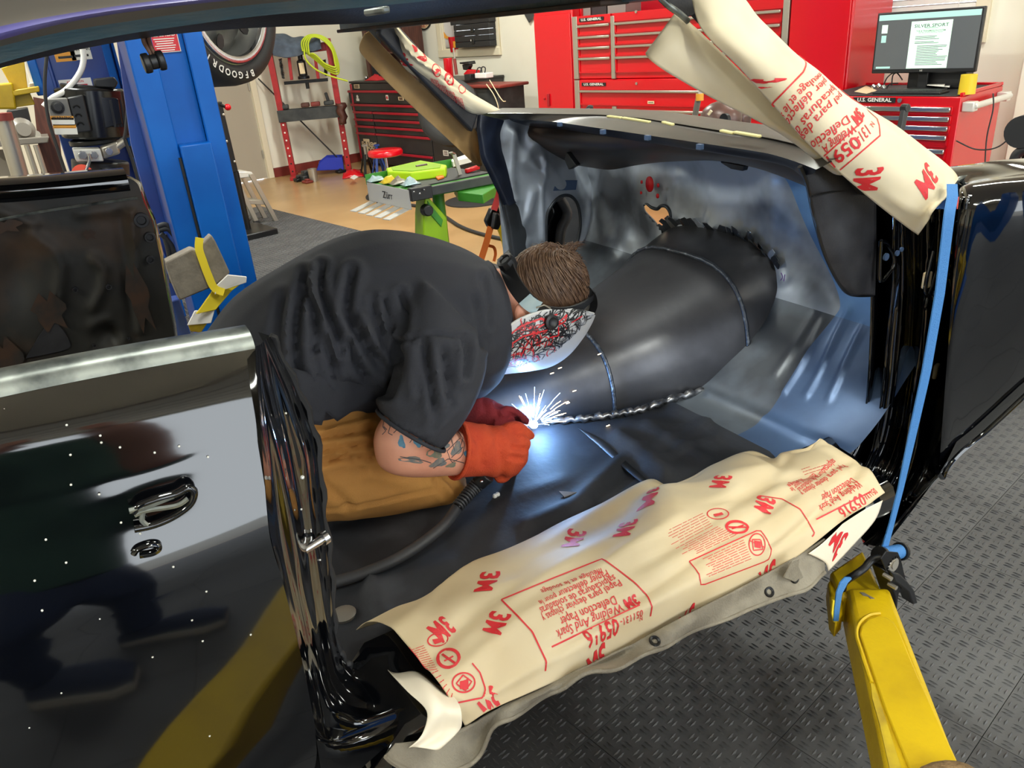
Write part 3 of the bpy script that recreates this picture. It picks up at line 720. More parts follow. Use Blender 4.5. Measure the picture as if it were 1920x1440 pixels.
def floor_z(x, y, X, Y):
    z = 0
    for l, a, s in (([(1262, 765), (1330, 800), (1400, 838), (1445, 860)], .012, 8), ([(1285, 755), (1350, 790), (1420, 830), (1500, 862)], -.010, 6), ([(1160, 820), (1200, 850), (1250, 890)], .014, 9), ([(1215, 800), (1280, 840), (1320, 860)], .008, 8),
                    ([(1205, 840), (1260, 825), (1330, 805)], .006, 5), ([(1230, 860), (1290, 838), (1340, 820)], .006, 5), ([(1175, 795), (1320, 803)], .005, 5),
                    ([(985, 985), (1080, 945), (1165, 865)], .008, 9), ([(860, 1000), (960, 930), (1060, 900)], .004, 9), ([(690, 1080), (720, 1160)], .008, 9), ([(840, 1060), (700, 1100)], .005, 10), ([(1180, 880), (1120, 930)], -.006, 12)):
        z += 1.7 * a * gauss(dpoly((x, y), l), s)
    return z
fx = [-.75 + 2.06 * i / 130 for i in range(131)]; fyy = [1.08 + 1.40 * i / 90 for i in range(91)]
rows = []
for X in fx:
    r = []
    for Y in fyy:
        p = V((X, Y, FL - .012 * max(0, min(1, (.4 - X) / .5)))); x, y = proj(p) if w2c(p - EYE).z > .2 else (0, 0)
        r.append(p + V((0, 0, floor_z(x, y, X, Y) if X > 0 else 0)))
    rows.append(r)
flp = build(MB().grid(rows), 'floor_pan', 'floor_ecoat', car, smooth=70)
lap = pxl([(1084, 803), (1130, 826), (1170, 862), (1215, 902), (1240, 925)], 'z', FL + .004); lap2 = pxl([(1084, 803), (1118, 832), (1160, 870), (1205, 908), (1230, 930)], 'z', FL + .003)
build(MB().grid([spline(lap, 16), spline(lap2, 16)]), 'panel_lap', 'steel_dark', flp, solid=.003)
seam = pxl([(1010, 790), (1080, 786), (1145, 778), (1200, 768), (1260, 748), (1330, 728), (1405, 712)], 'z', FL + .012)
o = build(MB().tube([p + V((0, 0, .004 * math.sin(i * 2.1))) for i, p in enumerate(spline(seam, 70))], lambda t: .007 + .004 * math.sin(t * 40) ** 2, 7), 'weld_seam', 'bare_metal', car, smooth=60)
plg = P(645, 1153, 'z', .50); build(MB().lathe(plg, (0, 0, 1), [(-.006, .02), (.004, .024), (.008, .018), (.009, .001)], 20), 'floor_plug', 'roof_grey', flp)
bits = MB()
for x, y in ((933, 927), (928, 930)): bits.sphere(P(x, y, 'z', FL + .006), .006, 8, 5)
build(bits, 'seam_sealer_blob', 'label_white', flp)
mk = MB().prism(pxl([(1048, 922), (1082, 924), (1058, 933)], 'z', FL + .004), (0, 0, .002)); build(mk, 'scuff_patch', 'roof_grey', flp)

# --- transmission tunnel in welded sections
stn = [(.40, 1.80, .16, .60, .30), (.80, 1.795, .165, .635, .4), (1.02, 1.79, .185, .665, .5), (1.18, 1.785, .215, .70, .5), (1.34, 1.775, .245, .745, .5), (1.50, 1.765, .285, .80, .5), (1.62, 1.76, .315, .848, .5), (1.72, 1.755, .332, .885, .52), (1.80, 1.75, .34, .90, .55)]
def t_ring(s, n=33):
    X, yc, hw, zt, _ = s; h = zt - FL + .02; out = []; k = max(0, min(1, (X - 1.1) / .6)); ea, eb = .74 - .12 * k, .80 - .16 * k
    for i in range(n):
        t = math.pi * i / (n - 1); c, sn = math.cos(t), math.sin(t)
        out.append(V((X + .05 * (1 - sn) * 0, yc - hw * abs(c) ** ea * (1 if c > 0 else -1), FL - .02 + h * sn ** eb)))
    return out
ts = Surf([t_ring(s) for s in stn])
def tun(u0, u1, name, m, nn=14, infl=0.0):
    rows = []
    for i in range(nn + 1):
        u = u0 + (u1 - u0) * i / nn; rows.append([ts(u, j / 48) + ts.nrm(u, j / 48) * infl for j in range(49)])
    return build(MB().grid(rows), name, m, tunnel, smooth=70)
tunnel = build(MB().grid([[ts(u * .37 / 8, j / 48) for j in range(49)] for u in range(9)]), 'transmission_tunnel', 'tunnel_steel', car, smooth=70)
tun(.37, .70, 'tunnel_section', 'tunnel_steel'); tun(.70, .99, 'tunnel_section', 'tunnel_steel')
for u, nm in ((.37, 0), (.70, 1)):
    w_ = [ts(u + (.012 * math.sin(j / 60 * 3.14159) if nm else .004), j / 60) + ts.nrm(u, j / 60) * (.002 + .0015 * math.sin(j * 2.4)) for j in range(61)]
    build(MB().tube(w_, .0065, 7), 'weld_seam', 'weld_bead', tunnel, smooth=60)
fl_ = [ts(.99, j / 60) + ts.nrm(.99, j / 60) * (.006 + .005 * abs(math.sin(j * 1.9))) for j in range(61)]
build(MB().tube(fl_, lambda t: .008 + .006 * abs(math.sin(t * 47)), 7), 'torn_flange', 'steel_dark', tunnel, smooth=60)
sl = MB(); slp = pxl([(1478, 530), (1468, 590), (1445, 645), (1420, 680), (1408, 708)], 'y', 1.46); slp = [p + V((-.012, -.006, 0)) for p in slp]
sl.tube(spline(slp, 30), lambda t: .006 + .002 * math.sin(t * 25), 7)
build(sl, 'weld_seam', 'bare_metal', tunnel, smooth=60)
for x, y in ((1453, 603), (1425, 662)): 
    p = P(x, y, 'y', 1.455); build(MB().cyl(p, p + V((-.008, -.012, .006)), .009, seg=10), 'bolt', 'alu', tunnel)
rt_ = random.Random(21)
for k in range(26):
    u_ = .27 + .42 * k / 25; b0 = ts(.90, u_) ; b0 = V((1.722, b0.y, b0.z)); out_ = V((0, b0.y - 1.75, b0.z - .62)).normalized(); w_ = V((0, -out_.z, out_.y)) * (.012 + .012 * rt_.random()); h_ = .008 + .026 * rt_.random()
    tip = b0 + out_ * h_ + V((-.012 - .022 * rt_.random(), 0, 0)) + w_ * rt_.gauss(0, .3); e_ = V((.004, 0, 0)); c_ = b0 - out_ * .012 + V((-.006, 0, 0))
    tb = MB().hexa([c_ - w_, c_ + w_, c_ + w_ + e_, c_ - w_ + e_, tip - w_ * .6, tip + w_ * .5, tip + w_ * .5 + e_, tip - w_ * .6 + e_]); build(tb, 'bent_tab', ('steel_dark', 'steel', 'rust_patch', 'bare_metal')[(k * 7) % 4 if k % 3 == 0 else 0], tunnel, bevel=.002)
# handwriting in purple marker on the tunnel side
pw = MB()
for l in ([(1384, 690), (1390, 682), (1396, 690), (1391, 697), (1386, 702)], [(1392, 705), (1398, 698), (1401, 706)], [(1405, 690), (1399, 700)], [(1461, 512), (1464, 520), (1460, 526)], [(1468, 515), (1466, 528)]):
    pw.tube(spline([P(x, y, 'y', 1.505 if x < 1430 else 1.46) + V((-.004, -.01, .004)) for x, y in l], 8), .0012, 5)
build(pw, 'marker_writing', 'purple_ink', tunnel)

# --- far footwell side panel with its oval vent hole
oval = [(1025, 480), (1025, 410), (1034, 386), (1050, 369), (1068, 367), (1081, 379), (1087, 400), (1088, 425), (1083, 452), (1074, 482)]
YF = 2.435
def kd(x, y):
    d = 0
    for l, a, s in (([(1010, 232), (1000, 260), (985, 300), (1020, 330)], .016, 10), ([(960, 250), (955, 320), (960, 370)], .02, 9), ([(1000, 360), (990, 400), (975, 420), (968, 380)], .01, 7), ([(1018, 300), (1015, 370), (1018, 450)], .008, 4),
                    ([(985, 460), (965, 462)], .01, 8), ([(1000, 250), (1020, 300), (1050, 345)], .014, 8), ([(1112, 350), (1108, 400), (1092, 460)], .012, 6)): d += a * gauss(dpoly((x, y), l), s)
    return d
m = MB(); nx, nz = 90, 80
for i in range(nx + 1):
    for j in range(nz + 1):
        p = V((1.335 + .41 * i / nx, YF, .5 + .715 * j / nz)); x, y = proj(p); m.v.append(p - V((0, kd(x, y), 0)))
for i in range(nx):
    for j in range(nz):
        k = i * (nz + 1) + j; c = (m.v[k] + m.v[k + nz + 2]) / 2
        if inside(proj(c), oval): continue
        m.f.append((k, k + 1, k + nz + 2, k + nz + 1))
kp = build(m, 'footwell_side_panel', 'steel', car, smooth=70)
ov = pxl(oval, 'y', YF - .004); build(MB().tube(spline(ov, 50), .006, 7), 'vent_rim', 'steel_dark', kp, smooth=60)
build(MB().box(1.42, 1.80, YF + .14, YF + .145, .5, 1.2), 'outer_skin', 'black_paint', kp)
build(MB().tube(spline(pxl([(1050, 372), (1064, 400), (1052, 430), (1048, 470)], 'y', YF + .11), 16), .02, 8), 'vent_duct', 'matte_black', kp, smooth=60)
build(MB().prism(pxl([(1043, 338), (1083, 338), (1080, 356), (1038, 358)], 'y', YF - .006), (0, .004, 0)), 'data_plate', 'steel_light', kp, bevel=.001)
def hpl(lines, name, m): return lofted([(pxl(l, 'y', YF - .02 + dy), 'y', 0) for l, dy in lines], 40, name, m, sub=4, smooth=70)
hpl((([(896, 213), (893, 240), (902, 298), (925, 345), (946, 388)], 0), ([(903, 215), (902, 240), (911, 294), (933, 338), (953, 386)], -.010), ([(918, 219), (916, 246), (922, 288), (943, 326), (963, 382)], -.006), ([(938, 224), (932, 250), (938, 284), (958, 318), (975, 378)], .012), ([(955, 228), (944, 254), (948, 280), (966, 312), (984, 374)], .03)), 'far_dash_end', 'dash_navy')
hpl((([(940, 384), (950, 430), (957, 480), (966, 560)], .01), ([(946, 384), (956, 430), (963, 480), (972, 560)], -.01), ([(962, 382), (972, 430), (980, 480), (988, 560)], -.004), ([(976, 378), (986, 430), (993, 480), (1000, 560)], .02)), 'far_hinge_pillar', 'steel_dark')
# far sill
build(MB().grid([[V((X, y, z)) for y, z in ((2.36, .49), (2.38, .53), (2.42, .56), (2.5, .55), (2.54, .5), (2.54, .36))] for X in (-.3, .2, .8, 1.4)]), 'rocker_sill', 'black_paint', car, smooth=50)

# --- far rear quarter seen from inside
YQ = 2.40
def qd(x, y):
    d = 0
    for l, a, s in (([(60, 440), (100, 470), (115, 500), (110, 560)], .012, 8), ([(175, 485), (195, 505), (192, 540), (175, 575)], .014, 6), ([(175, 610), (200, 600), (225, 615), (232, 640)], .012, 7), ([(245, 400), (255, 500), (262, 620)], .014, 6),
                    ([(225, 400), (245, 560), (255, 640)], -.008, 9), ([(0, 395), (60, 420)], .01, 9), ([(150, 400), (240, 392)], .006, 8)): d += a * gauss(dpoly((x, y), l), s)
    d -= .03 * gauss(math.hypot((x - 205) / 1.1, (y - 628)), 16)
    d -= .02 * gauss(math.hypot((x - 30), (y - 520) / 1.6), 28)
    return d
fe = [(238, 333), (258, 345), (270, 380), (285, 415), (300, 480), (312, 545), (324, 610), (333, 680), (338, 740)]
ep = [P(x, y, 'y', YQ) for x, y in fe]
tri = [(55, 668), (92, 605), (118, 622), (130, 650), (100, 662)]
m = MB(); nx = 110
for p in spline(ep, 80):
    for i in range(nx + 1):
        X = p.x + (-.9 - p.x) * i / nx; q = V((X, YQ, p.z + .04 * (p.x - X) * max(0, (p.z - .8) / .4)))
        x, y = proj(q) if w2c(q - EYE).z > .3 else (-999, 0); m.v.append(q - V((0, qd(x, y), 0)))
for i in range(79):
    for j in range(nx):
        k = i * (nx + 1) + j; c = (m.v[k] + m.v[k + nx + 2]) / 2
        m.f.append((k, k + 1, k + nx + 2, k + nx + 1))
fq = build(m, 'far_inner_quarter', 'dark_inner', car, smooth=70)
tp = [P(x, y, 'y', YQ) for x, y in ((-30, 356), (60, 350), (150, 342), (238, 333))]
g = []
for dy, dz in ((-.002, -.035), (-.012, -.006), (0, .012), (.03, .022), (.10, .02), (.13, -.02)): g.append([p + V((0, dy, dz)) for p in spline(tp, 20)])
build(MB().grid(g), 'belt_rail', 'black_paint', fq, smooth=60)
build(MB().tube(spline([P(x, y, 'y', YQ - .012) for x, y in ((-10, 414), (60, 400), (150, 386), (258, 371))], 20), .004, 6), 'window_channel', 'chrome_edge', fq)
ft_ = MB(); b1 = [p + V((.0, .0, 0)) for p in ep]; build(MB().grid([[p for p in b1], [p + V((.012, .02, 0)) for p in b1], [p + V((.0, .14, 0)) for p in b1]]), 'door_jamb', 'black_paint', fq, smooth=50)
for x, y, s in ((281, 445, .016), (282, 487, .013), (204, 538, .009), (141, 543, .008), (215, 664, .014), (177, 648, .005), (265, 413, .022), (241, 635, .004)):
    p = P(x, y, 'y', YQ - .008); hh = MB().lathe(p, (0, -1, 0), [(-.004, s), (.004, s * .9), (.004, s * .6), (-.002, s * .5), (-.002, .0005)], 12); build(hh, 'access_hole', 'matte_black', fq, smooth=40)
build(MB().bar(P(45, 662, 'y', YQ + .02), P(95, 600, 'y', YQ + .02), (.012, 0, .012), (0, .01, 0)).bar(P(2, 590, 'y', YQ + .05), P(70, 550, 'y', YQ + .05), (.0, 0, .03), (0, .01, 0)), 'window_regulator_arm', 'steel_dark', fq, bevel=.003)
build(MB().prism(spline([P(x, y, 'y', YQ - .012) for x, y in ((48, 672), (92, 604), (112, 612), (130, 640), (122, 656), (48, 672))], 24)[:-1], (0, .006, 0)), 'regulator_opening', 'matte_black', fq)
for x, y, w_, h_ in ((262, 560, .035, .11), (95, 585, .05, .06), (10, 425, .05, .02), (15, 680, .05, .08), (168, 440, .02, .015)):
    p = P(x, y, 'y', YQ - .015); rs = MB().add([p + V((w_ * math.cos(t * .524) * (.8 + .3 * math.sin(t * 2.7)), 0, h_ * math.sin(t * .524) * (.8 + .3 * math.cos(t * 3.1)))) for t in range(12)], [tuple(range(12))])
    build(rs, 'rust_stain', 'rust_patch', fq)
build(MB().box(-.9, .15, YQ + .16, YQ + .165, .4, 1.2), 'outer_skin', 'black_paint', fq)

# --- roof: near rail, skin, header, far rail, pillars
L1 = [(-700, 210), (-300, 118), (-40, 60), (0, 48), (120, 26), (240, 8), (380, -10), (480, -18), (700, -35), (1000, -70), (1300, -110)]
L2 = [(-700, 250), (-300, 150), (-40, 88), (0, 75), (120, 42), (240, 22), (360, 8), (480, -4), (700, -25), (1000, -60), (1300, -100)]
L3 = [(-700, 266), (-300, 164), (-40, 100), (0, 86), (120, 58), (240, 40), (360, 22), (480, 8), (700, -12), (1000, -50), (1300, -90)]
L4 = [(-700, 305), (-300, 200), (-40, 132), (0, 118), (120, 86), (240, 63), (360, 46), (480, 30), (700, 12), (850, -3), (1000, -22), (1300, -60)]
L5 = [(-700, 316), (-300, 209), (-40, 140), (0, 127), (120, 98), (240, 75), (370, 59), (480, 52), (600, 47), (720, 42), (1000, 6), (1300, -36)]
roof = build(MB().grid([[V((X, y, z + dz)) for y, z in ((1.02, 1.60), (1.15, 1.66), (1.4, 1.70), (1.7, 1.71), (2.0, 1.70), (2.25, 1.655), (2.36, 1.58))] for X, dz in ((-.6, -.06), (0, 0), (.5, .0), (.86, -.03), (.95, -.07))]), 'roof_skin', 'roof_grey', car, smooth=60)
nr = lofted([([(x, y - 60) for x, y in L1], 'y', 1.07), (L1, 'y', 1.02)], 70, 'roof_side', 'roof_grey', smooth=60)
lofted([(L1, 'y', 1.02), ([(x, (y + b) / 2) for (x, y), (_, b) in zip(L1, L2)], 'y', 1.012), (L2, 'y', 1.02)], 70, 'drip_rail', 'purple_edge', smooth=70, sub=3)
lofted([(L2, 'y', 1.02), ([(x, (y + b) / 2) for (x, y), (_, b) in zip(L2, L3)], 'y', 1.03), (L3, 'y', 1.04)], 70, 'rail_sealant', 'roof_grey', smooth=70, sub=2)
lofted([(L3, 'y', 1.04), (L4, 'y', 1.05)], 70, 'roof_rail', 'teal_primer', smooth=60)
lofted([(L4, 'y', 1.05), (L5, 'y', 1.08), ([V(P(x, y, 'y', 1.08)) + V((0, .05, .01)) for x, y in L5], 'y', 0)], 70, 'rail_inner_lip', 'matte_black', smooth=60)
# windscreen header between the pillars
hd = MB(); a0, a1 = V((.93, 1.06, 1.545)), V((.865, 2.34, 1.545))
hd.bar(a0, a1, (.055, 0, 0), (0, 0, .02)); hdr = build(hd, 'windshield_header', 'teal_primer', car, bevel=.006)
build(MB().bar(V((.86, 1.12, 1.526)), V((.80, 2.25, 1.528)), (.03, 0, 0), (0, 0, .004)), 'header_inner_panel', 'rust_patch', hdr, bevel=.002)
lt = P(706, 21, 'z', 1.524); build(MB().bar(lt - V((0, .025, 0)), lt + V((0, .025, 0)), (.004, 0, 0), (0, 0, .003)), 'header_latch', 'chrome_edge', hdr, bevel=.002)
build(MB().bar(V((.84, 2.30, 1.575)), V((-.6, 2.30, 1.60)), (0, .035, 0), (0, 0, .018)), 'far_roof_rail', 'matte_black', car, bevel=.006)
def pillar(a, b, name, m, wv, tv): return build(MB().bar(a, b, wv, tv), name, m, car, bevel=.01)
pillar(P(888, 230, 'y', 2.43), P(712, 43, 'y', 2.34), 'windshield_pillar', 'matte_black', (.018, .004, .030), (.004, .024, 0))
pillar(P(1640, 345, 'y', 1.0), P(1304, -20, 'y', 1.155), 'windshield_pillar', 'matte_black', (.018, -.004, .026), (.004, .022, 0))
build(MB().prism([P(x, y, 'y', 1.14) for x, y in ((1240, -10), (1300, -10), (1312, 20), (1290, 32), (1262, 14))], (0, .01, 0)), 'pillar_gusset', 'matte_black', car)
pe = pxl([(1228, -15), (1250, 8), (1275, 26), (1290, 40)], 'y', 1.11); build(MB().tube(spline(pe, 14), .0055, 8), 'pillar_edge_trim', 'chrome_edge', car, smooth=60)
# wiring plug hanging from the roof rail
w0 = P(268, 62, 'y', 1.09); k = V((0, 0, -1))
wp = build(MB().tube(spline([P(268, 60, 'y', 1.09), P(270, 78, 'y', 1.085), P(280, 95, 'y', 1.08), P(287, 108, 'y', 1.08)], 16), .0028, 6).tube(spline([P(284, 58, 'y', 1.09), P(276, 76, 'y', 1.09), P(283, 92, 'y', 1.085), P(292, 106, 'y', 1.08)], 16), .0028, 6)
           .tube(spline([P(276, 60, 'y', 1.09), P(282, 84, 'y', 1.08), P(290, 100, 'y', 1.075), P(298, 106, 'y', 1.075)], 16), .0024, 6), 'wiring_lead', mat('wire_brown', (104, 74, 60), .6), car, smooth=60)
a, b = P(268, 120, 'y', 1.07), P(308, 112, 'y', 1.07); dd = (b - a)
build(MB().cyl(a, a + dd * .34, .0115, seg=12).cyl(a + dd * .3, a + dd * .72, .0085, seg=12).cyl(a + dd * .68, b, .0115, seg=12), 'connector_plug', 'black_plastic', wp, bevel=.002)
# wiper bracket poking up behind the near pillar
p, q = P(1688, 246, 'y', 1.15), P(1697, 203, 'y', 1.16)
build(MB().bar(p, q, (.008, 0, 0), (0, .006, 0)).cyl(q + V((0, -.008, 0)), q + V((0, .008, 0)), .010, seg=10), 'wiper_pivot', 'black_plastic', car, bevel=.002)
# ------------------------------------------------------------------ spark deflection paper
class Sheet:
    def __init__(s, rows, disp=None):
        s.S = Surf(rows); s.disp = disp; s.tab = None
    def __call__(s, u, v):
        p = s.S(u, v); return p + s.S.nrm(u, v) * s.disp(u, v) if s.disp else p
    def jac(s, u, v, e=3e-3):
        u = min(max(u, e), 1 - e); v = min(max(v, e), 1 - e)
        return (s(u + e, v) - s(u - e, v)) / (2 * e), (s(u, v + e) - s(u, v - e)) / (2 * e)
    def uv(s, px, py):
        if s.tab is None: s.tab = [(proj(s.S(i / 50, j / 24)), i / 50, j / 24) for i in range(51) for j in range(25)]
        q = min(s.tab, key=lambda t: (t[0][0] - px) ** 2 + (t[0][1] - py) ** 2); u, v = q[1], q[2]
        for _ in range(5):
            u = min(max(u, 0), 1); v = min(max(v, 0), 1)
            x, y = proj(s(u, v)); e = 2e-3; uu = u if u < 1 - e else u - e; vv = v if v < 1 - e else v - e
            x0, y0 = proj(s(uu, vv)); xu, yu = proj(s(uu + e, vv)); xv, yv = proj(s(uu, vv + e))
            a, b, c, d = (xu - x0) / e, (xv - x0) / e, (yu - y0) / e, (yv - y0) / e; D = a * d - b * c
            if abs(D) < 1e-6: break
            du, dv = (d * (px - x) - b * (py - y)) / D, (a * (py - y) - c * (px - x)) / D
            u += max(-.1, min(.1, du)); v += max(-.1, min(.1, dv))
        return u, v
    def frame(s, u, v, dx, dy):
        Su, Sv = s.jac(u, v); p = s(min(max(u, 0), 1), min(max(v, 0), 1)); n = Su.cross(Sv).normalized()
        if n.dot(EYE - p) < 0: n = -n
        x0, y0 = proj(p); xu, yu = proj(p + Su * .01); xv, yv = proj(p + Sv * .01)
        a, b, c, d = xu - x0, xv - x0, yu - y0, yv - y0; D = a * d - b * c
        du, dv = (d * dx - b * dy) / D, (a * dy - c * dx) / D
        ex = (Su * du + Sv * dv).normalized(); return ex, n.cross(ex), n, Su, Sv
    def write(s, mb, txt, px, py, dx, dy, size, bold=0.0, sx=1.0, cuts=1, lift=.0014, align='CENTER'):
        u, v = s.uv(px, py); ex, ey, n, Su, Sv = s.frame(u, v, dx, dy)
        g11, g12, g22 = Su.dot(Su), Su.dot(Sv), Sv.dot(Sv); D = g11 * g22 - g12 * g12
        vs, fs = text2d(txt, size, bold, cuts, align); out, ok = [], []
        for x, y in vs:
            o = ex * (x * sx) + ey * y; a, b = Su.dot(o), Sv.dot(o)
            uu, vv = u + (g22 * a - g12 * b) / D, v + (g11 * b - g12 * a) / D
            ok.append(0 <= uu <= 1 and 0 <= vv <= 1); uu = min(max(uu, 0), 1); vv = min(max(vv, 0), 1)
            q = s(uu, vv); nn = s.S.nrm(uu, vv); nn = nn if nn.dot(EYE - q) > 0 else -nn
            out.append(q + nn * lift)
        mb.add(out, [f for f in fs if all(ok[i] for i in f)])
    def line(s, mb, pts, w=.0024, lift=.0013, n=None):
        L = []; n = n or max(8, len(pts) * 5)
        for i in range(n + 1):
            u, v = s.uv(*pline(pts, i / n)); u = min(max(u, 0), 1); v = min(max(v, 0), 1); q = s(u, v); nn = s.S.nrm(u, v); nn = nn if nn.dot(EYE - q) > 0 else -nn
            L.append((q + nn * lift, nn))
        vs, fs = [], []
        for i, (p, nn) in enumerate(L):
            d = (L[min(i + 1, n)][0] - L[max(i - 1, 0)][0]); t = nn.cross(d).normalized() * (w / 2) if d.length > 1e-7 else V((0, 0, 0)); vs += [p - t, p + t]
            if i: fs.append((2 * i - 2, 2 * i - 1, 2 * i + 1, 2 * i))
        mb.add(vs, fs)
def fit(s, mb, txt, a, b, size, bold=.004, cuts=1):
    u0, v0 = s.uv(*a); u1, v1 = s.uv(*b); L = (s(u0, v0) - s(u1, v1)).length; xs = [x for x, y in text2d(txt, size, bold, cuts, 'CENTER')[0]]; w = max(xs) - min(xs)
    s.write(mb, txt, (a[0] + b[0]) / 2, (a[1] + b[1]) / 2, b[0] - a[0], b[1] - a[1], size, bold, L / w, cuts)
def logo(s, mb, x, y, dx, dy, L=50, size=.046):
    n = math.hypot(dx, dy); fit(s, mb, '3M', (x - dx / n * L / 2, y - dy / n * L / 2), (x + dx / n * L / 2, y + dy / n * L / 2), size * 1.12, .03)
def ell(cx, cy, a, b, ang=0, n=28):
    ca, sa = math.cos(ang), math.sin(ang)
    return [(cx + a * math.cos(t * 2 * math.pi / n) * ca - b * math.sin(t * 2 * math.pi / n) * sa, cy + a * math.cos(t * 2 * math.pi / n) * sa + b * math.sin(t * 2 * math.pi / n) * ca) for t in range(n + 1)]
def small_print(s, mb, a, b, c, d, rows, w=.0011, seed=1):
    """rows of fine print between the quads' corner a-b (first line) and d-c (last line)"""
    r = random.Random(seed)
    for k in range(rows):
        f = k / max(rows - 1, 1); x0, y0 = a[0] + (d[0] - a[0]) * f, a[1] + (d[1] - a[1]) * f; x1, y1 = b[0] + (c[0] - b[0]) * f, b[1] + (c[1] - b[1]) * f
        e = 1 - .25 * r.random(); t = 0
        while t < e:
            l = min(.08 + .16 * r.random(), e - t)
            if l > .02: s.line(mb, [(x0 + (x1 - x0) * t, y0 + (y1 - y0) * t), (x0 + (x1 - x0) * (t + l), y0 + (y1 - y0) * (t + l))], w, n=2)
            t += l + .022
def ridges(L, uv_a=(1, 1)):
    return lambda u, v: sum(a * math.exp(-.5 * (dseg((u * uv_a[0], v * uv_a[1]), (p[0] * uv_a[0], p[1] * uv_a[1]), (q[0] * uv_a[0], q[1] * uv_a[1]))[0] / s) ** 2) for p, q, a, s in L)

# --- on the sill
inn = [(668, 1181), (731, 1159), (779, 1137), (818, 1105), (882, 1064), (969, 1026), (1056, 979), (1135, 939), (1214, 899), (1252, 910), (1299, 895), (1343, 869), (1408, 844), (1460, 866), (1492, 876), (1536, 866), (1585, 867)]
iz = [.515, .515, .514, .513, .513, .513, .513, .513, .518, .515, .52, .53, .545, .54, .54, .555, .562]
ob = [(872, 1362), (905, 1338), (940, 1322), (980, 1305), (1030, 1282), (1075, 1262), (1140, 1230), (1210, 1196), (1270, 1165), (1330, 1131), (1390, 1102), (1440, 1076), (1490, 1045), (1540, 1008), (1590, 968), (1630, 945), (1656, 922)]
rows = []
for k, (a, b) in enumerate(zip(inn, ob)):
    I = P(*a, 'z', iz[k]); t = k / 16; yo = .846 - .01 * math.sin(t * 9) + (.0 if k < 15 else .01); O = P(*b, 'y', yo)
    X = lambda f: I.x + (O.x - I.x) * f
    w1 = .006 * math.sin(k * 1.7); w2 = .005 * math.sin(k * 2.3 + 1)
    rows.append([I, V((X(.22), I.y * .6 + 1.07 * .4, iz[k] * .45 + .572 * .55 + w1)), V((X(.45), 1.02 + w2, .583 + w1)), V((X(.62), .945, .578 - w2)), V((X(.75), .888, .562 + w1 * .5)), V((X(.88), .856 - .003, .530)), O])
wr = ridges([((.0, .55), (.45, .25), .010, .022), ((.05, .68), (.5, .42), -.008, .025), ((.28, .30), (.62, .12), .011, .022), ((.45, .58), (.98, .30), .007, .022), ((.3, .78), (.75, .58), .008, .025), ((.55, .20), (.72, .35), -.008, .02), ((.62, .42), (.97, .55), .007, .018),
              ((.7, .85), (1, .6), .008, .02), ((.76, .05), (.80, .35), .010, .02), ((.85, .1), (.9, .5), -.006, .02), ((.1, .85), (.5, .80), -.005, .025), ((.02, .35), (.25, .10), -.006, .02), ((.93, .2), (.96, .8), .004, .012), ((.88, .3), (.985, .4), .005, .012)])
ps = Sheet(rows, lambda u, v: wr(u, v) + .0025 * math.sin(u * 31 + v * 9) * math.sin(v * 14 + u * 5))
pap = build(MB().grid([[ps(i / 130, j / 50) for j in range(51)] for i in range(131)]), 'deflection_paper', 'paper_tan', None, solid=.0008, smooth=80)
tag(pap, 'long cream paper sheet with red print covering the door sill', 'paper', 'spark deflection paper sheets')
pr = MB()

for x, y, dx, dy, L in ((738, 1197, -.75, .65, 44), (827, 1176, -.75, .65, 36), (912, 1092, -.42, .9, 42), (928, 1170, -.42, .9, 44), (1075, 1012, -.40, .9, 34), (1172, 992, -.45, .9, 32), (1218, 930, -.35, .9, 32), (1350, 904, -.35, .9, 26), (1432, 945, -.3, .95, 30), (1288, 1158, -.75, .66, 44), (1438, 1078, -.8, .6, 44), (1118, 1238, -.75, .66, 44), (922, 1326, -.75, .66, 40)): logo(ps, pr, x, y, dx, dy, L)
T = [('meulage et le soudage', (1129, 1068), (1012, 1113), .021), ('Papier déflecteur pour le', (1141, 1077), (1002, 1133), .021), ('salpicaduras de soldaduras', (1154, 1087), (1002, 1150), .021), ('Papel para desviar chispas y', (1165, 1096), (1004, 1164), .021), ('Deflection Paper', (1155, 1125), (1046, 1168), .025), ('Welding And Spark', (1166, 1140), (1035, 1193), .026), ('051131-', (1205, 1148), (1163, 1168), .022)]
for txt, a, b, sz in T: fit(ps, pr, txt, a, b, sz * .92)
fit(ps, pr, '3M', (1194, 1123), (1171, 1135), .024, .04); fit(ps, pr, '05916', (1161, 1172), (1099, 1199), .044, .02); fit(ps, pr, 'N.', (1204, 1158), (1197, 1161), .012)
ps.line(pr, [(1034, 1213), (1199, 1134)], .003)
ps.line(pr, [(940, 1125), (1036, 1085), (1130, 1048), (1156, 1067), (1190, 1093), (1214, 1118), (1222, 1137), (1219, 1155)], .003); ps.line(pr, [(940, 1125), (970, 1155), (998, 1185), (1012, 1215), (1024, 1240), (1022, 1258)], .003)
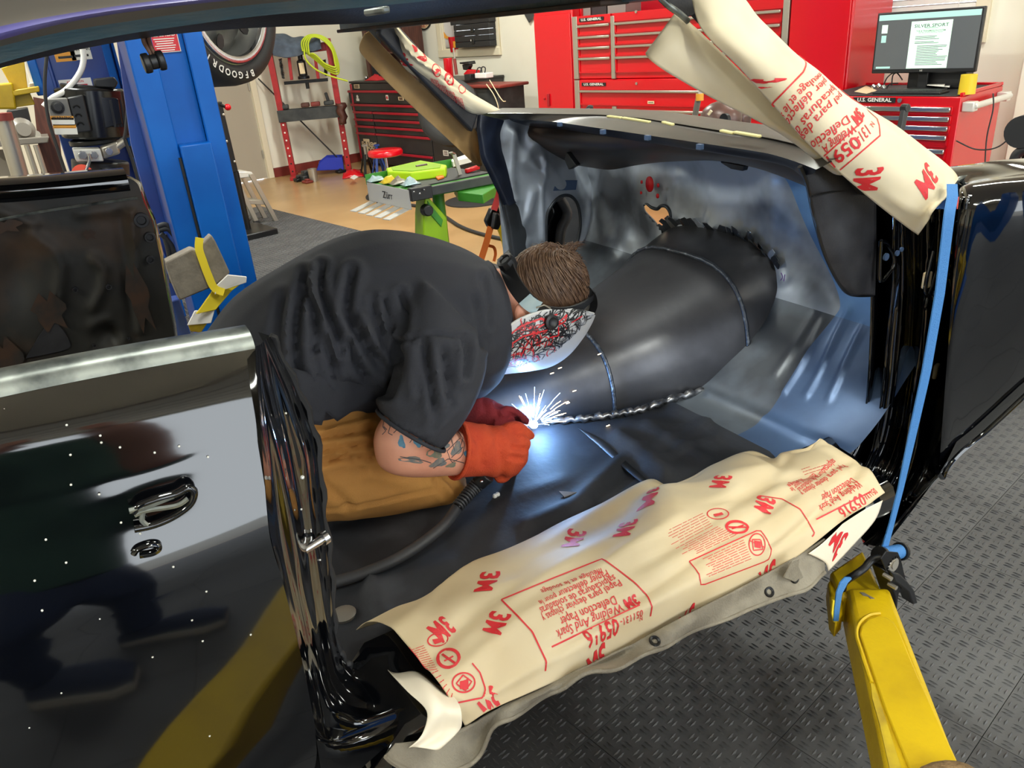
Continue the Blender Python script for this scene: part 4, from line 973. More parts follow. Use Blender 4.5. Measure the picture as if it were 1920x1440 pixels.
# second pictogram block along the middle
small_print(ps, pr, (1318, 963), (1235, 1004), (1260, 1027), (1336, 986), 7, seed=2)
small_print(ps, pr, (1346, 988), (1262, 1032), (1290, 1046), (1380, 1003), 8, seed=3)
ps.line(pr, ell(1346, 964, 20, 10, .0), .0024); ps.line(pr, ell(1382, 989, 20, 11, .1), .006); ps.line(pr, [(1366, 989), (1398, 989)], .004)
ps.line(pr, [(1338, 966), (1354, 962)], .012, n=3); ps.line(pr, [(1372, 992), (1394, 985)], .003, n=3)
ps.line(pr, [(1292, 1053), (1424, 993), (1436, 1008), (1447, 1033), (1440, 1050), (1314, 1098), (1310, 1075), (1292, 1053)], .0024)
small_print(ps, pr, (1394, 1013), (1310, 1052), (1318, 1085), (1408, 1047), 9, seed=4)
ps.line(pr, ell(1419, 1021, 15, 20, .0), .0024); ps.line(pr, [(1410, 1012), (1426, 1012), (1430, 1030), (1412, 1032), (1410, 1012)], .0024); ps.line(pr, [(1414, 1020), (1426, 1022)], .014, n=3); ps.line(pr, [(1405, 1014), (1433, 1026)], .002, n=4)
# first pictogram block at the rear end
small_print(ps, pr, (795, 1211), (716, 1240), (742, 1268), (820, 1255), 12, seed=5)
small_print(ps, pr, (822, 1258), (790, 1272), (842, 1318), (848, 1300), 6, .0014, seed=6)
ps.line(pr, ell(821, 1200, 19, 12, -.2), .0024); ps.line(pr, [(812, 1203), (830, 1197)], .014, n=3)
ps.line(pr, ell(841, 1235, 20, 17, -.2), .0055); ps.line(pr, [(829, 1227), (853, 1244)], .004, n=4); ps.line(pr, [(833, 1240), (850, 1231)], .003, n=4)
ps.line(pr, ell(869, 1280, 21, 18, -.1), .0026); ps.line(pr, [(868, 1266), (884, 1278), (872, 1295), (855, 1282), (868, 1266)], .0024); ps.line(pr, [(862, 1281), (878, 1281)], .018, n=3)
ps.line(pr, [(885, 1244), (900, 1262), (910, 1292), (905, 1308), (836, 1322)], .0026)
# block at the front end
for txt, a, b, sz in (('05916', (1622, 936), (1574, 966), .036), ('051131-', (1642, 918), (1620, 936), .02), ('Welding And Spark', (1612, 908), (1530, 958), .024), ('Deflection Paper', (1600, 902), (1535, 940), .022), ('Papel para desviar chispas y', (1584, 876), (1500, 930), .019), ('salpicaduras de soldaduras', (1566, 876), (1490, 920), .019), ('déflecteur pour le', (1530, 890), (1482, 915), .018), ('soudage', (1506, 898), (1480, 910), .018)):
    fit(ps, pr, txt, a, b, sz, .012 if txt[0] == '0' else .004)
ps.line(pr, [(1530, 974), (1632, 922)], .003); ps.line(pr, [(1424, 930), (1466, 936), (1500, 955), (1513, 975), (1527, 1000), (1522, 1006)], .003)
small_print(ps, pr, (1535, 870), (1500, 882), (1505, 892), (1560, 874), 3, .0014, seed=8)
build(pr, 'print', 'paper_print', pap, smooth=0, label='red lettering, logos and warning symbols')
# turned-over white ends
fl = [[P(727, 1256, 'y', .99), P(762, 1290, 'y', .90), P(800, 1332, 'y', .84), P(792, 1372, 'y', .83), P(766, 1400, 'y', .83)],
      [P(772, 1262, 'y', .96), P(806, 1292, 'y', .88), P(832, 1330, 'y', .83), P(826, 1375, 'y', .825), P(796, 1403, 'y', .82)],
      [P(822, 1278, 'y', .94), P(846, 1300, 'y', .875), P(862, 1332, 'y', .826), P(861, 1366, 'y', .82), P(826, 1405, 'y', .815)]]
fs = Sheet(fl, lambda u, v: .004 * math.sin(u * 8 + v * 5))
build(MB().grid([[fs(i / 20, j / 26) for j in range(27)] for i in range(21)]), 'folded_end', mat('paper_back', (240, 228, 206), .6), pap, solid=.0008, smooth=80, label='plain white underside of the turned end')
fl = [[P(1655, 938, 'y', .85), P(1640, 976, 'y', .845), P(1600, 1022, 'y', .84), P(1553, 1071, 'y', .835)], [P(1622, 955, 'y', .842), P(1603, 985, 'y', .84), P(1572, 1020, 'y', .835), P(1546, 1054, 'y', .83)], [P(1580, 982, 'y', .838), P(1560, 1002, 'y', .836), P(1538, 1022, 'y', .832), P(1516, 1038, 'y', .828)]]
f2 = Sheet(fl); build(MB().grid([[f2(i / 12, j / 18) for j in range(19)] for i in range(13)]), 'folded_end', 'paper_back', pap, solid=.0008, smooth=80, label='plain white underside of the turned end')
m3 = MB(); f2.write(m3, '3M', 1572, 1010, -.8, -.5, .06, .035, .8); build(m3, 'print', 'paper_print', pap, smooth=0)

# --- canvas welding blanket below it
up = [(740, 1395), (800, 1385), (870, 1365), (930, 1330), (1000, 1296), (1080, 1258), (1150, 1225), (1220, 1190), (1300, 1146), (1380, 1106), (1440, 1074), (1500, 1038), (1546, 1010)]
lo = [(722, 1417), (800, 1452), (880, 1432), (926, 1362), (1000, 1322), (1085, 1273), (1150, 1250), (1222, 1222), (1300, 1186), (1390, 1148), (1460, 1121), (1512, 1103), (1548, 1072)]
rows = [[P(*a, 'y', .842), P((a[0] + b[0]) / 2, (a[1] + b[1]) / 2, 'y', .832 - .008 * math.sin(k * 1.9)), P(*b, 'y', .818 - .012 * math.sin(k * 1.3))] for k, (a, b) in enumerate(zip(up, lo))]
cs = Sheet(rows, lambda u, v: .005 * math.sin(u * 40) * v)
can = build(MB().grid([[cs(i / 90, j / 10) for j in range(11)] for i in range(91)]), 'welding_blanket', 'canvas', None, solid=.004, smooth=80)
tag(can, 'grey canvas welding blanket hanging out below the paper on the sill', 'blanket')
build(MB().tube([cs(i / 90, .97) + V((0, -.002, 0)) for i in range(91)], .004, 6), 'hem', 'canvas', can, smooth=60)
for x, y in ((1227, 1203), (1441, 1110), (1488, 1084)):
    u, v = cs.uv(x, y); p = cs(u, v); n = cs.S.nrm(u, v); n = n if n.dot(EYE - p) > 0 else -n
    build(MB().lathe(p + n * .003, n, [(0, .011), (.0025, .009), (.001, .0055), (-.003, .005), (-.003, .0004)], 16, caps=False), 'grommet', 'black_metal', can, smooth=50)

# --- on the near windscreen pillar: printed sheet over a plain one
lf = [(1296, -10), (1306, 34), (1318, 58), (1345, 88), (1390, 132), (1450, 197), (1503, 258), (1570, 320), (1640, 380), (1700, 425), (1721, 441)]
rt = [(1388, -10), (1420, 28), (1450, 61), (1490, 97), (1530, 130), (1570, 163), (1615, 198), (1682, 236), (1740, 280), (1790, 322), (1797, 336)]
rows = []
for k, (a, b) in enumerate(zip(lf, rt)):
    t = k / 10; y = 1.085 - .185 * t
    rows.append([P(a[0] + (b[0] - a[0]) * f, a[1] + (b[1] - a[1]) * f, 'y', y + dy) for f, dy in ((0, .012), (.25, -.012), (.55, -.022), (.85, -.006), (1, .022))])
wr2 = ridges([((.72, .75), (1, .35), .006, .03), ((.80, .95), (.98, .6), -.005, .03), ((.05, .9), (.3, .8), .003, .04), ((.85, .2), (1, .45), .004, .03), ((.6, .9), (.9, .85), .004, .03)])
np_ = Sheet(rows, lambda u, v: wr2(u, v) + .001 * math.sin(u * 30 + v * 8))
npa = build(MB().grid([[np_(i / 80, j / 24) for j in range(25)] for i in range(81)]), 'deflection_paper', 'paper', None, solid=.0008, smooth=80)
tag(npa, 'cream paper with large red print wrapped round the near windscreen pillar', 'paper', 'spark deflection paper sheets')
pr = MB()
for txt, a, b, sz, bo in (('meulage et le sou', (1532, 137), (1455, 222), .023, .004), ('pier déflecteu', (1545, 150), (1468, 229), .023, .004), ('lpicaduras de', (1563, 163), (1489, 245), .023, .004), ('pel para desv', (1576, 176), (1500, 256), .023, .004), ('Deflectio', (1588, 222), (1522, 274), .028, .006), ('Welding A', (1600, 239), (1544, 281), .028, .006), ('131-', (1627, 240), (1608, 261), .030, .006), ('0591', (1606, 263), (1551, 306), .044, .02)): fit(np_, pr, txt, a, b, sz, bo)
fit(np_, pr, '3M', (1612, 208), (1602, 226), .03, .04); fit(np_, pr, 'N.', (1636, 230), (1632, 238), .014)
np_.line(pr, [(1437, 205), (1506, 135), (1511, 122), (1510, 105)], .003, n=20); np_.line(pr, [(1575, 318), (1650, 254), (1646, 225), (1580, 165)], .003, n=20); np_.line(pr, [(1545, 292), (1616, 228), (1617, 212)], .003, n=14)
for x, y, dx, dy, L in ((1622, 336, -.25, .95, 48), (1740, 336, -.35, .92, 50), (1405, 158, -.3, .9, 30)): logo(np_, pr, x, y, dx, dy, L, .058)
build(pr, 'print', 'paper_print', npa, smooth=0, label='red lettering and logos')
la = [(1210, 100), (1232, 123), (1330, 181), (1400, 218), (1480, 263), (1556, 318), (1578, 326)]; ra = [(1267, 22), (1312, 62), (1400, 145), (1470, 212), (1530, 268), (1584, 320), (1596, 330)]
rows = [[P(a[0] + (b[0] - a[0]) * f, a[1] + (b[1] - a[1]) * f, 'y', 1.135 - .17 * k / 6 + dy) for f, dy in ((0, .02), (.5, 0), (1, .004))] for k, (a, b) in enumerate(zip(la, ra))]
sa = Sheet(rows, lambda u, v: .003 * math.sin(u * 9)); build(MB().grid([[sa(i / 30, j / 10) for j in range(11)] for i in range(31)]), 'inner_flap', 'paper', npa, solid=.0008, smooth=80)

# --- on the far pillar: printed sheet and brown kraft sheet
lf = [(733, 44), (747, 68), (748, 98), (756, 125), (790, 152), (830, 182), (866, 209), (893, 218)]; rt = [(738, 41), (768, 76), (798, 104), (826, 126), (852, 148), (880, 172), (910, 190), (938, 206)]
rows = [[P(a[0] + (b[0] - a[0]) * f, a[1] + (b[1] - a[1]) * f, 'y', 2.30 + .11 * k / 7 + dy) for f, dy in ((0, .015), (.4, -.012), (.8, -.008), (1, .02))] for k, (a, b) in enumerate(zip(lf, rt))]
wr3 = ridges([((.1, .2), (.5, .6), .008, .03), ((.55, .5), (.9, .2), .006, .03), ((.3, .3), (.8, .8), -.005, .03)])
fp = Sheet(rows, wr3); fpa = build(MB().grid([[fp(i / 50, j / 16) for j in range(17)] for i in range(51)]), 'deflection_paper', 'paper', None, solid=.0008, smooth=80)
tag(fpa, 'crumpled cream paper with red symbols wrapped round the far windscreen pillar', 'paper', 'spark deflection paper sheets')
pr = MB()
fp.line(pr, ell(818, 132, 7, 12, -.3), .0035, n=24); fp.line(pr, [(816, 130), (821, 136)], .022, n=2); fp.line(pr, ell(842, 149, 7, 11, -.3), .0075, n=24); fp.line(pr, [(838, 155), (846, 143)], .005, n=3); fp.line(pr, ell(866, 167, 6, 8, -.3), .003, n=18)
for k in range(4):
    o = k * 15; small_print(fp, pr, (808 + o, 146 + o * .75), (816 + o, 182 + o * .55), (828 + o, 188 + o * .5), (820 + o, 150 + o * .75), 5, .0022, seed=20 + k)
for x, y in ((797, 103), (754, 112), (785, 88)): fp.write(pr, '3M', x, y, .4, .9, .045, .02, .8)
build(pr, 'print', 'paper_print', fpa, smooth=0, label='red symbols and fine print')
pp = [((683, 62), (690, 60)), ((672, 92), (716, 86)), ((697, 122), (754, 122)), ((740, 166), (802, 168)), ((790, 216), (848, 208)), ((842, 264), (893, 246)), ((880, 297), (899, 285)), ((899, 312), (904, 309))]
rows = [[P(a[0] + (b[0] - a[0]) * f, a[1] + (b[1] - a[1]) * f, 'y', 2.36 + .14 * k / 7 + dy) for f, dy in ((0, .0), (.5, .02), (1, .0))] for k, (a, b) in enumerate(pp)]
ks = Sheet(rows, lambda u, v: .004 * math.sin(u * 12 + v * 4)); kpa = build(MB().grid([[ks(i / 40, j / 10) for j in range(11)] for i in range(41)]), 'kraft_paper', 'kraft', None, solid=.0008, smooth=80)
tag(kpa, 'plain brown paper flap hanging under the far windscreen pillar', 'paper')
# ------------------------------------------------------------------ the welder
def ring(a, b, y, w, n=20, e=1.0, ya=0.0):
    """cross-section seen edge-on: a, b the outline points in the picture, y its depth, w half-width towards the viewer"""
    A, B = P(a[0], a[1], 'y', y + ya), P(b[0], b[1], 'y', y - ya); c = (A + B) / 2; h = (A - B) / 2; out = []
    for i in range(n):
        t = 2 * math.pi * i / n; ct, st = math.cos(t), math.sin(t)
        out.append(c + h * (abs(ct) ** e * (1 if ct > 0 else -1)) + V((0, w, 0)) * (abs(st) ** e * (1 if st > 0 else -1)))
    return out
def resamp(rings, k):
    S = Surf([r + [r[0]] for r in rings]); n = len(rings[0]); m = (len(rings) - 1) * k
    return [[cr1([r[j] for r in rings], i / m) for j in range(n)] for i in range(m + 1)]
def fuse(parts, voxel, smooth_it=4, fac=.5):
    """melt closed pieces into one continuous skin"""
    mb = MB()
    for p in parts: mb.add(p.v, p.f)
    me = bpy.data.meshes.new('tmp'); me.from_pydata([V(p) for p in mb.v], [], mb.f)
    bm = bmesh.new(); bm.from_mesh(me); bmesh.ops.recalc_face_normals(bm, faces=bm.faces); bm.to_mesh(me); bm.free()
    o = bpy.data.objects.new('tmp', me); COL.objects.link(o)
    r = o.modifiers.new('r', 'REMESH'); r.mode = 'VOXEL'; r.voxel_size = voxel
    if smooth_it: s = o.modifiers.new('s', 'SMOOTH'); s.iterations = smooth_it; s.factor = fac
    dg = bpy.context.evaluated_depsgraph_get(); dg.update(); ev = o.evaluated_get(dg); m2 = ev.to_mesh()
    out = MB(); out.v = [V(v.co) for v in m2.vertices]; out.f = [tuple(p.vertices) for p in m2.polygons]; out.n = [V(v.normal) for v in m2.vertices]
    ev.to_mesh_clear(); bpy.data.objects.remove(o); bpy.data.meshes.remove(me); return out
def fold(mb, lines, amp, sig, ax=None):
    for i, p in enumerate(mb.v):
        n = mb.n[i]
        if n.dot(EYE - p) < -.05: continue
        x, y = proj(p); d = 0
        for l, a, s in lines:
            if abs(x - l[0][0]) > 260: continue
            q = dpoly((x, y), l); d += a * (gauss(q, s) - .5 * gauss(q - 2.6 * s, s * 1.2))
        mb.v[i] = p + n * (d * amp)
    return mb
def tubeb(pts, r, seg=10): return MB().tube(spline(pts, max(8, len(pts) * 4)), r, seg)

welder = thing('person', 'person in black shirt, tan trousers and welding hood crouching over the tunnel with a torch', 'person', V((.5, 1.55, FL)))
# shirt body + sleeve
tor = [ring((384, 650), (420, 838), 1.64, .17), ring((447, 562), (540, 838), 1.645, .20), ring((556, 492), (640, 806), 1.65, .215), ring((640, 449), (700, 778), 1.65, .225), ring((720, 431), (765, 756), 1.65, .235), ring((800, 441), (815, 745), 1.65, .24), ring((868, 464), (868, 735), 1.64, .215), ring((905, 485), (902, 700), 1.62, .16), ring((920, 496), (912, 668), 1.60, .105), ring((926, 501), (920, 652), 1.595, .09)]
slv = [ring((790, 520), (890, 640), 1.47, .08), ring((764, 600), (905, 655), 1.41, .085), ring((748, 680), (900, 700), 1.37, .088), ring((732, 735), (872, 765), 1.345, .085), ring((714, 777), (824, 832), 1.335, .078)]
sl2 = [ring((860, 500), (905, 700), 1.80, .09), ring((870, 600), (900, 745), 1.78, .075), ring((840, 700), (890, 765), 1.74, .06)]
sh = fuse([MB().loft(resamp(tor, 4), True, True), MB().loft(resamp(slv, 4), True, True), MB().loft(resamp(sl2, 4), True, True)], .0085, 6)
FL_ = [([(605, 500), (600, 522), (602, 550), (615, 585), (630, 622), (640, 660)], -1, 5), ([(572, 515), (565, 547), (555, 597), (552, 647), (557, 685), (572, 717)], -1.1, 6), ([(660, 510), (652, 547), (650, 585), (670, 620), (695, 660), (730, 695)], -1.1, 6),
       ([(750, 547), (762, 585), (760, 622), (752, 645)], -.7, 4), ([(720, 560), (730, 605), (742, 642)], -.6, 4), ([(575, 540), (587, 580), (592, 622), (590, 655)], -.8, 5), ([(750, 648), (780, 632), (817, 626), (867, 633)], -.45, 3),
       ([(795, 642), (800, 685), (807, 720), (815, 780)], -.7, 5), ([(830, 655), (837, 715), (846, 760)], -.6, 5), ([(872, 635), (877, 672), (872, 705)], -.7, 5), ([(652, 642), (665, 680), (687, 708)], -.9, 5), ([(605, 635), (620, 672), (627, 712)], -.7, 5),
       ([(745, 650), (742, 700), (730, 740)], -1.3, 7), ([(700, 560), (705, 600), (720, 640)], -.5, 5), ([(905, 520), (912, 560), (915, 610)], -.5, 5), ([(890, 560), (900, 610), (905, 650)], -.5, 5), ([(530, 560), (520, 610), (522, 660)], -.6, 7), ([(640, 720), (700, 735)], -.6, 6), ([(810, 800), (835, 770)], -.5, 5),
       ([(735, 790), (790, 818)], .25, 3), ([(680, 600), (700, 650), (735, 690)], .6, 8), ([(860, 660), (862, 720)], .4, 6), ([(775, 660), (772, 740)], .5, 7)]
fold(sh, FL_, .017, 6)
shirt = build(sh, 'shirt', 'shirt', welder, smooth=80)
hem = [[P(*a, 'y', 1.445), P((a[0] + b[0]) / 2, (a[1] + b[1]) / 2, 'y', 1.425), P(*b, 'y', 1.42)] for a, b in (((548, 690), (556, 792)), ((566, 695), (578, 795)), ((585, 700), (603, 797)), ((598, 700), (611, 772)), ((622, 705), (632, 790)), ((655, 705), (662, 770)), ((690, 700), (692, 751)), ((722, 690), (726, 742)))]
build(MB().grid([[a.lerp(b, t * 2) if t < .5 else b.lerp(c, t * 2 - 1) for t in [k / 8 for k in range(9)]] for a, b, c in hem]), 'shirt_hem', 'shirt', welder, solid=.003, smooth=60)
cp = [P(922, 494, 'y', 1.60), P(932, 512, 'y', 1.535), P(935, 558, 'y', 1.495), P(931, 604, 'y', 1.49), P(920, 655, 'y', 1.505)]
cl_ = spline(cp, 24); build(MB().grid([[p, p + V((-.016, -.012, .012)), p + V((-.04, -.004, .01))] for p in cl_]), 'collar', 'shirt', welder, solid=.004, smooth=60)
cf = ring((713, 779), (825, 834), 1.335, .08, 32); build(MB().tube(cf, .004, 6, closed=True), 'sleeve_hem', 'shirt', welder, smooth=60)
# trousers
tr = [ring((400, 700), (440, 930), 1.56, .15), ring((500, 740), (520, 960), 1.54, .14), ring((600, 745), (612, 967), 1.52, .125), ring((655, 740), (660, 962), 1.505, .115), ring((705, 765), (712, 955), 1.50, .105), ring((760, 800), (765, 949), 1.49, .095), ring((810, 842), (812, 940), 1.485, .085), ring((848, 866), (846, 926), 1.48, .066), ring((866, 884), (864, 908), 1.48, .03)]
tr2 = [ring((560, 760), (560, 900), 1.76, .11), ring((700, 800), (700, 900), 1.76, .09), ring((800, 840), (800, 905), 1.75, .07)]
lg = [ring((830, 905), (835, 940), 1.50, .05), ring((700, 925), (705, 962), 1.50, .05), ring((560, 935), (565, 975), 1.50, .045)]
tm = fuse([MB().loft(resamp(tr, 4), True, True), MB().loft(resamp(tr2, 3), True, True), MB().loft(resamp(lg, 3), True, True)], .0085, 5)
fold(tm, [([(595, 868), (650, 858), (705, 858)], -1.2, 4), ([(590, 822), (640, 812), (700, 803)], -.9, 4), ([(595, 845), (700, 832)], -.6, 4), ([(600, 800), (690, 775)], -.6, 5), ([(600, 900), (640, 935), (655, 950)], -.7, 6), ([(660, 862), (682, 886)], -.5, 4), ([(815, 895), (838, 930)], -.8, 4), ([(825, 890), (858, 918)], -.6, 4), ([(700, 890), (760, 905)], .5, 8), ([(610, 955), (700, 943), (780, 926), (828, 912)], -.45, 2.5), ([(640, 830), (690, 822)], .5, 5)], .010, 5)
trs = build(tm, 'trousers', 'trouser', welder, smooth=80)
# body: one continuous figure under the clothes
bt_ = [ring((420, 680), (450, 800), 1.64, .12), ring((560, 530), (620, 760), 1.65, .17), ring((720, 460), (750, 725), 1.65, .19), ring((850, 480), (850, 710), 1.64, .17), ring((905, 500), (905, 660), 1.61, .10), ring((935, 503), (938, 640), 1.585, .064), ring((965, 505), (968, 640), 1.575, .062), ring((990, 510), (995, 640), 1.57, .06)]
arm = [ring((770, 590), (870, 650), 1.42, .05), ring((772, 690), (852, 720), 1.38, .045), ring((745, 760), (822, 800), 1.34, .050), ring((718, 790), (824, 826), 1.335, .054), ring((702, 826), (813, 838), 1.33, .052), ring((709, 872), (815, 839), 1.33, .05), ring((736, 887), (819, 837), 1.335, .05), ring((776, 891), (827, 830), 1.345, .048), ring((822, 890), (846, 815), 1.36, .045), ring((862, 887), (872, 806), 1.375, .041), ring((905, 866), (902, 814), 1.385, .034), ring((935, 856), (935, 822), 1.395, .03)]
arm2 = [ring((870, 600), (900, 690), 1.78, .05), ring((850, 690), (880, 750), 1.74, .045), ring((880, 752), (885, 792), 1.64, .035), ring((930, 765), (930, 792), 1.58, .03)]
leg_ = [ring((480, 760), (500, 900), 1.53, .09), ring((620, 790), (630, 930), 1.51, .08), ring((760, 825), (765, 930), 1.49, .065), ring((840, 872), (842, 920), 1.48, .045)]
hc = P(1024, 540, 'y', 1.56)
ax_f = (P(985, 660, 'y', 1.56) - P(1045, 470, 'y', 1.56)).normalized()
head = MB().sphere(hc, .096, 20, 14, (1.05, .82, 1.0))
jaw = MB().sphere(P(985, 612, 'y', 1.56), .066, 16, 10, (1.0, .9, 1.0)); nose = MB().sphere(P(1042, 640, 'y', 1.56), .016, 10, 6)
body = fuse([MB().loft(resamp(bt_, 3), True, True), MB().loft(resamp(arm, 3), True, True), MB().loft(resamp(arm2, 3), True, True), MB().loft(resamp(leg_, 3), True, True), head, jaw, nose], .0075, 4)
# tattooed skin
sk = mat('skin_tattoo', (216, 152, 124), .5, 0, rgb2=(200, 130, 106), nscale=9, lo=.4, hi=.7, bump=.04, bscale=120)
build(body, 'body', 'skin_tattoo', welder, smooth=80)
ear = MB().sphere(P(978, 588, 'y', 1.475), .026, 12, 8, (.7, .35, 1.1)); build(ear, 'ear', 'skin', welder)
asheet = Sheet([[P(x, y, 'y', yy) for (x, y, yy) in r] for r in ([(722, 778, 1.30), (705, 830, 1.296), (718, 872, 1.296), (750, 886, 1.31)], [(770, 795, 1.276), (765, 832, 1.275), (768, 862, 1.28), (785, 886, 1.31)], [(818, 828, 1.286), (812, 846, 1.283), (812, 866, 1.29), (822, 886, 1.33)], [(848, 818, 1.33), (850, 838, 1.316), (850, 860, 1.322), (855, 884, 1.35)], [(888, 818, 1.36), (890, 836, 1.348), (890, 852, 1.352), (890, 868, 1.37)])])
from mathutils.bvhtree import BVHTree
bvh = BVHTree.FromPolygons([V(p) for p in body.v], body.f)
def skin_line(mb, pts, w, n=14, lift=.0009, bv=None):
    L = []
    for i in range(n + 1):
        x, y = pline(pts, i / n); d = c2w(V((x - 960, y - 720, FPX))).normalized(); h = (bv or bvh).ray_cast(EYE, d)
        if h[0] is None: continue
        nn = h[1] if h[1].dot(d) < 0 else -h[1]; L.append((h[0] + nn * lift, nn))
    vs, fs = [], []
    for i, (p, nn) in enumerate(L):
        d = L[min(i + 1, len(L) - 1)][0] - L[max(i - 1, 0)][0]; t = nn.cross(d)
        if t.length < 1e-9: t = V((0, 0, 1e-9))
        t = t.normalized() * (w / 2); vs += [p - t, p + t]
        if i and (p - L[i - 1][0]).length < .05: fs.append((2 * i - 2, 2 * i - 1, 2 * i + 1, 2 * i))
    mb.add(vs, fs)
mat('tattoo_blue', (84, 134, 156), .55, 0, rgb2=(60, 108, 134), nscale=60); mat('tattoo_grey', (100, 104, 106), .55, 0, rgb2=(128, 116, 104), nscale=50); mat('tattoo_line', (62, 62, 66), .55); mat('tattoo_green', (112, 118, 100), .55, 0, rgb2=(136, 120, 98), nscale=70)
tt = MB()
for l in ([(722, 782), (718, 800), (724, 808), (717, 815)], [(724, 790), (732, 800), (728, 812), (736, 816)], [(738, 800), (744, 806), (738, 812)], [(752, 802), (762, 806), (768, 812), (760, 806)], [(768, 830), (775, 820), (766, 812)], [(800, 832), (792, 822), (783, 818)], [(750, 856), (790, 862), (808, 868)], [(790, 838), (800, 832), (815, 834)], [(838, 846), (862, 822), (872, 830), (866, 856), (846, 868), (838, 846)], [(832, 812), (846, 822), (852, 846)], [(846, 858), (868, 838)], [(812, 878), (840, 860), (870, 868)], [(720, 800), (726, 806)], [(858, 808), (868, 822), (862, 840)]):
    skin_line(tt, l, .0016)
build(tt, 'tattoo_outline', 'tattoo_line', welder, smooth=0)
def skin_blob(c, rx, ry, ang, m_, irr=.25):
    L = []; mb = MB()
    for k, f in ((0, 0),) + tuple((j, 1) for j in range(14)):
        a = k * .4488; r = f * (1 + irr * math.sin(a * 3 + c[0])); x, y = c[0] + r * (rx * math.cos(a) * math.cos(ang) - ry * math.sin(a) * math.sin(ang)), c[1] + r * (rx * math.cos(a) * math.sin(ang) + ry * math.sin(a) * math.cos(ang))
        d = c2w(V((x - 960, y - 720, FPX))).normalized(); h = bvh.ray_cast(EYE, d)
        if h[0] is None: return
        L.append(h[0] + (h[1] if h[1].dot(d) < 0 else -h[1]) * .0008)
    mb.add(L, [(0, 1 + j, 1 + (j + 1) % 14) for j in range(14)]); build(mb, 'tattoo', m_, welder, smooth=0)
for c, rx, ry, an, m_ in (((753, 829), 6, 12, -.2, 'tattoo_blue'), ((784, 829), 8, 9, .3, 'tattoo_blue'), ((772, 862), 22, 6, .08, 'tattoo_grey'), ((815, 848), 14, 12, -.3, 'tattoo_green'), ((832, 836), 10, 8, .2, 'tattoo_grey'), ((822, 868), 16, 7, -.3, 'tattoo_grey'), ((856, 842), 8, 14, .5, 'tattoo_grey'), ((878, 852), 8, 9, .4, 'tattoo_blue'), ((846, 872), 10, 4, -.3, 'tattoo_green')): skin_blob(c, rx, ry, an, m_)
for l, w, m_ in () and (([(748, 822), (750, 832), (758, 838)], .012, 'tattoo_blue'), ([(778, 824), (784, 832), (792, 836)], .012, 'tattoo_blue'), ([(752, 858), (770, 866), (792, 866)], .012, 'tattoo_grey'), ([(806, 842), (820, 850), (832, 846)], .026, 'tattoo_green'), ([(820, 832), (836, 836)], .018, 'tattoo_green'), ([(806, 862), (826, 872)], .016, 'tattoo_grey'), ([(872, 850), (880, 862)], .012, 'tattoo_blue'), ([(846, 840), (858, 828)], .010, 'tattoo_grey')):
    q = MB(); skin_line(q, l, w, 10, .0006); build(q, 'tattoo', m_, welder, smooth=0)
# hair
hm = MB(); su, sv = 40, 24; rings = []
for k in range(1, sv):
    t = math.pi * k / sv; r = []
    for i in range(su):
        a = 2 * math.pi * i / su; d = V((math.sin(t) * math.cos(a), math.sin(t) * math.sin(a), math.cos(t)))
        f = d.dot(ax_f); rr = .104 + .004 * noise.noise(d * 7); rr *= 1 - .28 * max(0, f - .1)
        r.append(hc + V((d.x * 1.06, d.y * .84, d.z)) * rr)
    rings.append(r)
hm.loft(rings, True, True)
crown = (-ax_f + V((.15, -.25, .25))).normalized(); rnd = random.Random(3)
e1 = crown.orthogonal().normalized(); e2 = crown.cross(e1)
for k in range(620):
    th0 = rnd.random() * 6.283; p0 = .12 + 1.25 * rnd.random() ** .8; sw = .5; pts = []
    L_ = .26 + .2 * rnd.random()
    for q in range(5):
        ph = p0 + L_ * q / 4; t_ = th0 + sw * q / 4
        d = crown * math.cos(ph) + (e1 * math.cos(t_) + e2 * math.sin(t_)) * math.sin(ph)
        if d.dot(ax_f) > .30: break
        rr = .1045 + .0035 * math.sin(q / 4 * 3.14) + .002 * rnd.random() + (.010 * q / 4 if (p0 < .5 and rnd.random() < .2) else 0)
        pts.append(hc + V((d.x * 1.06, d.y * .84, d.z)) * rr)
    if len(pts) > 2: hm.tube(pts, lambda t: .0016 * (1.1 - t), 4, caps=False)
for k in range(46):
    a = P(1035 + rnd.random() * 40, 468 + rnd.random() * 12, 'y', 1.54 + rnd.random() * .05); b = P(1062 + rnd.random() * 40, 446 + rnd.random() * 22, 'y', 1.54 + rnd.random() * .05)
    hm.tube(spline([a, (a + b) / 2 + V((0, 0, .008)), b + V((0, 0, -.004))], 6), lambda t: .0013 * (1.1 - t), 4, caps=False)
for k in range(30):
    a = P(1075 + rnd.random() * 20, 505 + rnd.random() * 40, 'y', 1.50 + rnd.random() * .05); b = a + c2w(V((.05 + .02 * rnd.random(), .45 + .2 * rnd.random(), 0))) * .08
    hm.tube(spline([a, (a + b) / 2 + c2w(V((1, 0, 0))) * .008, b], 6), lambda t: .0013 * (1.1 - t), 4, caps=False)
build(hm, 'hair', 'hair', welder, smooth=60)
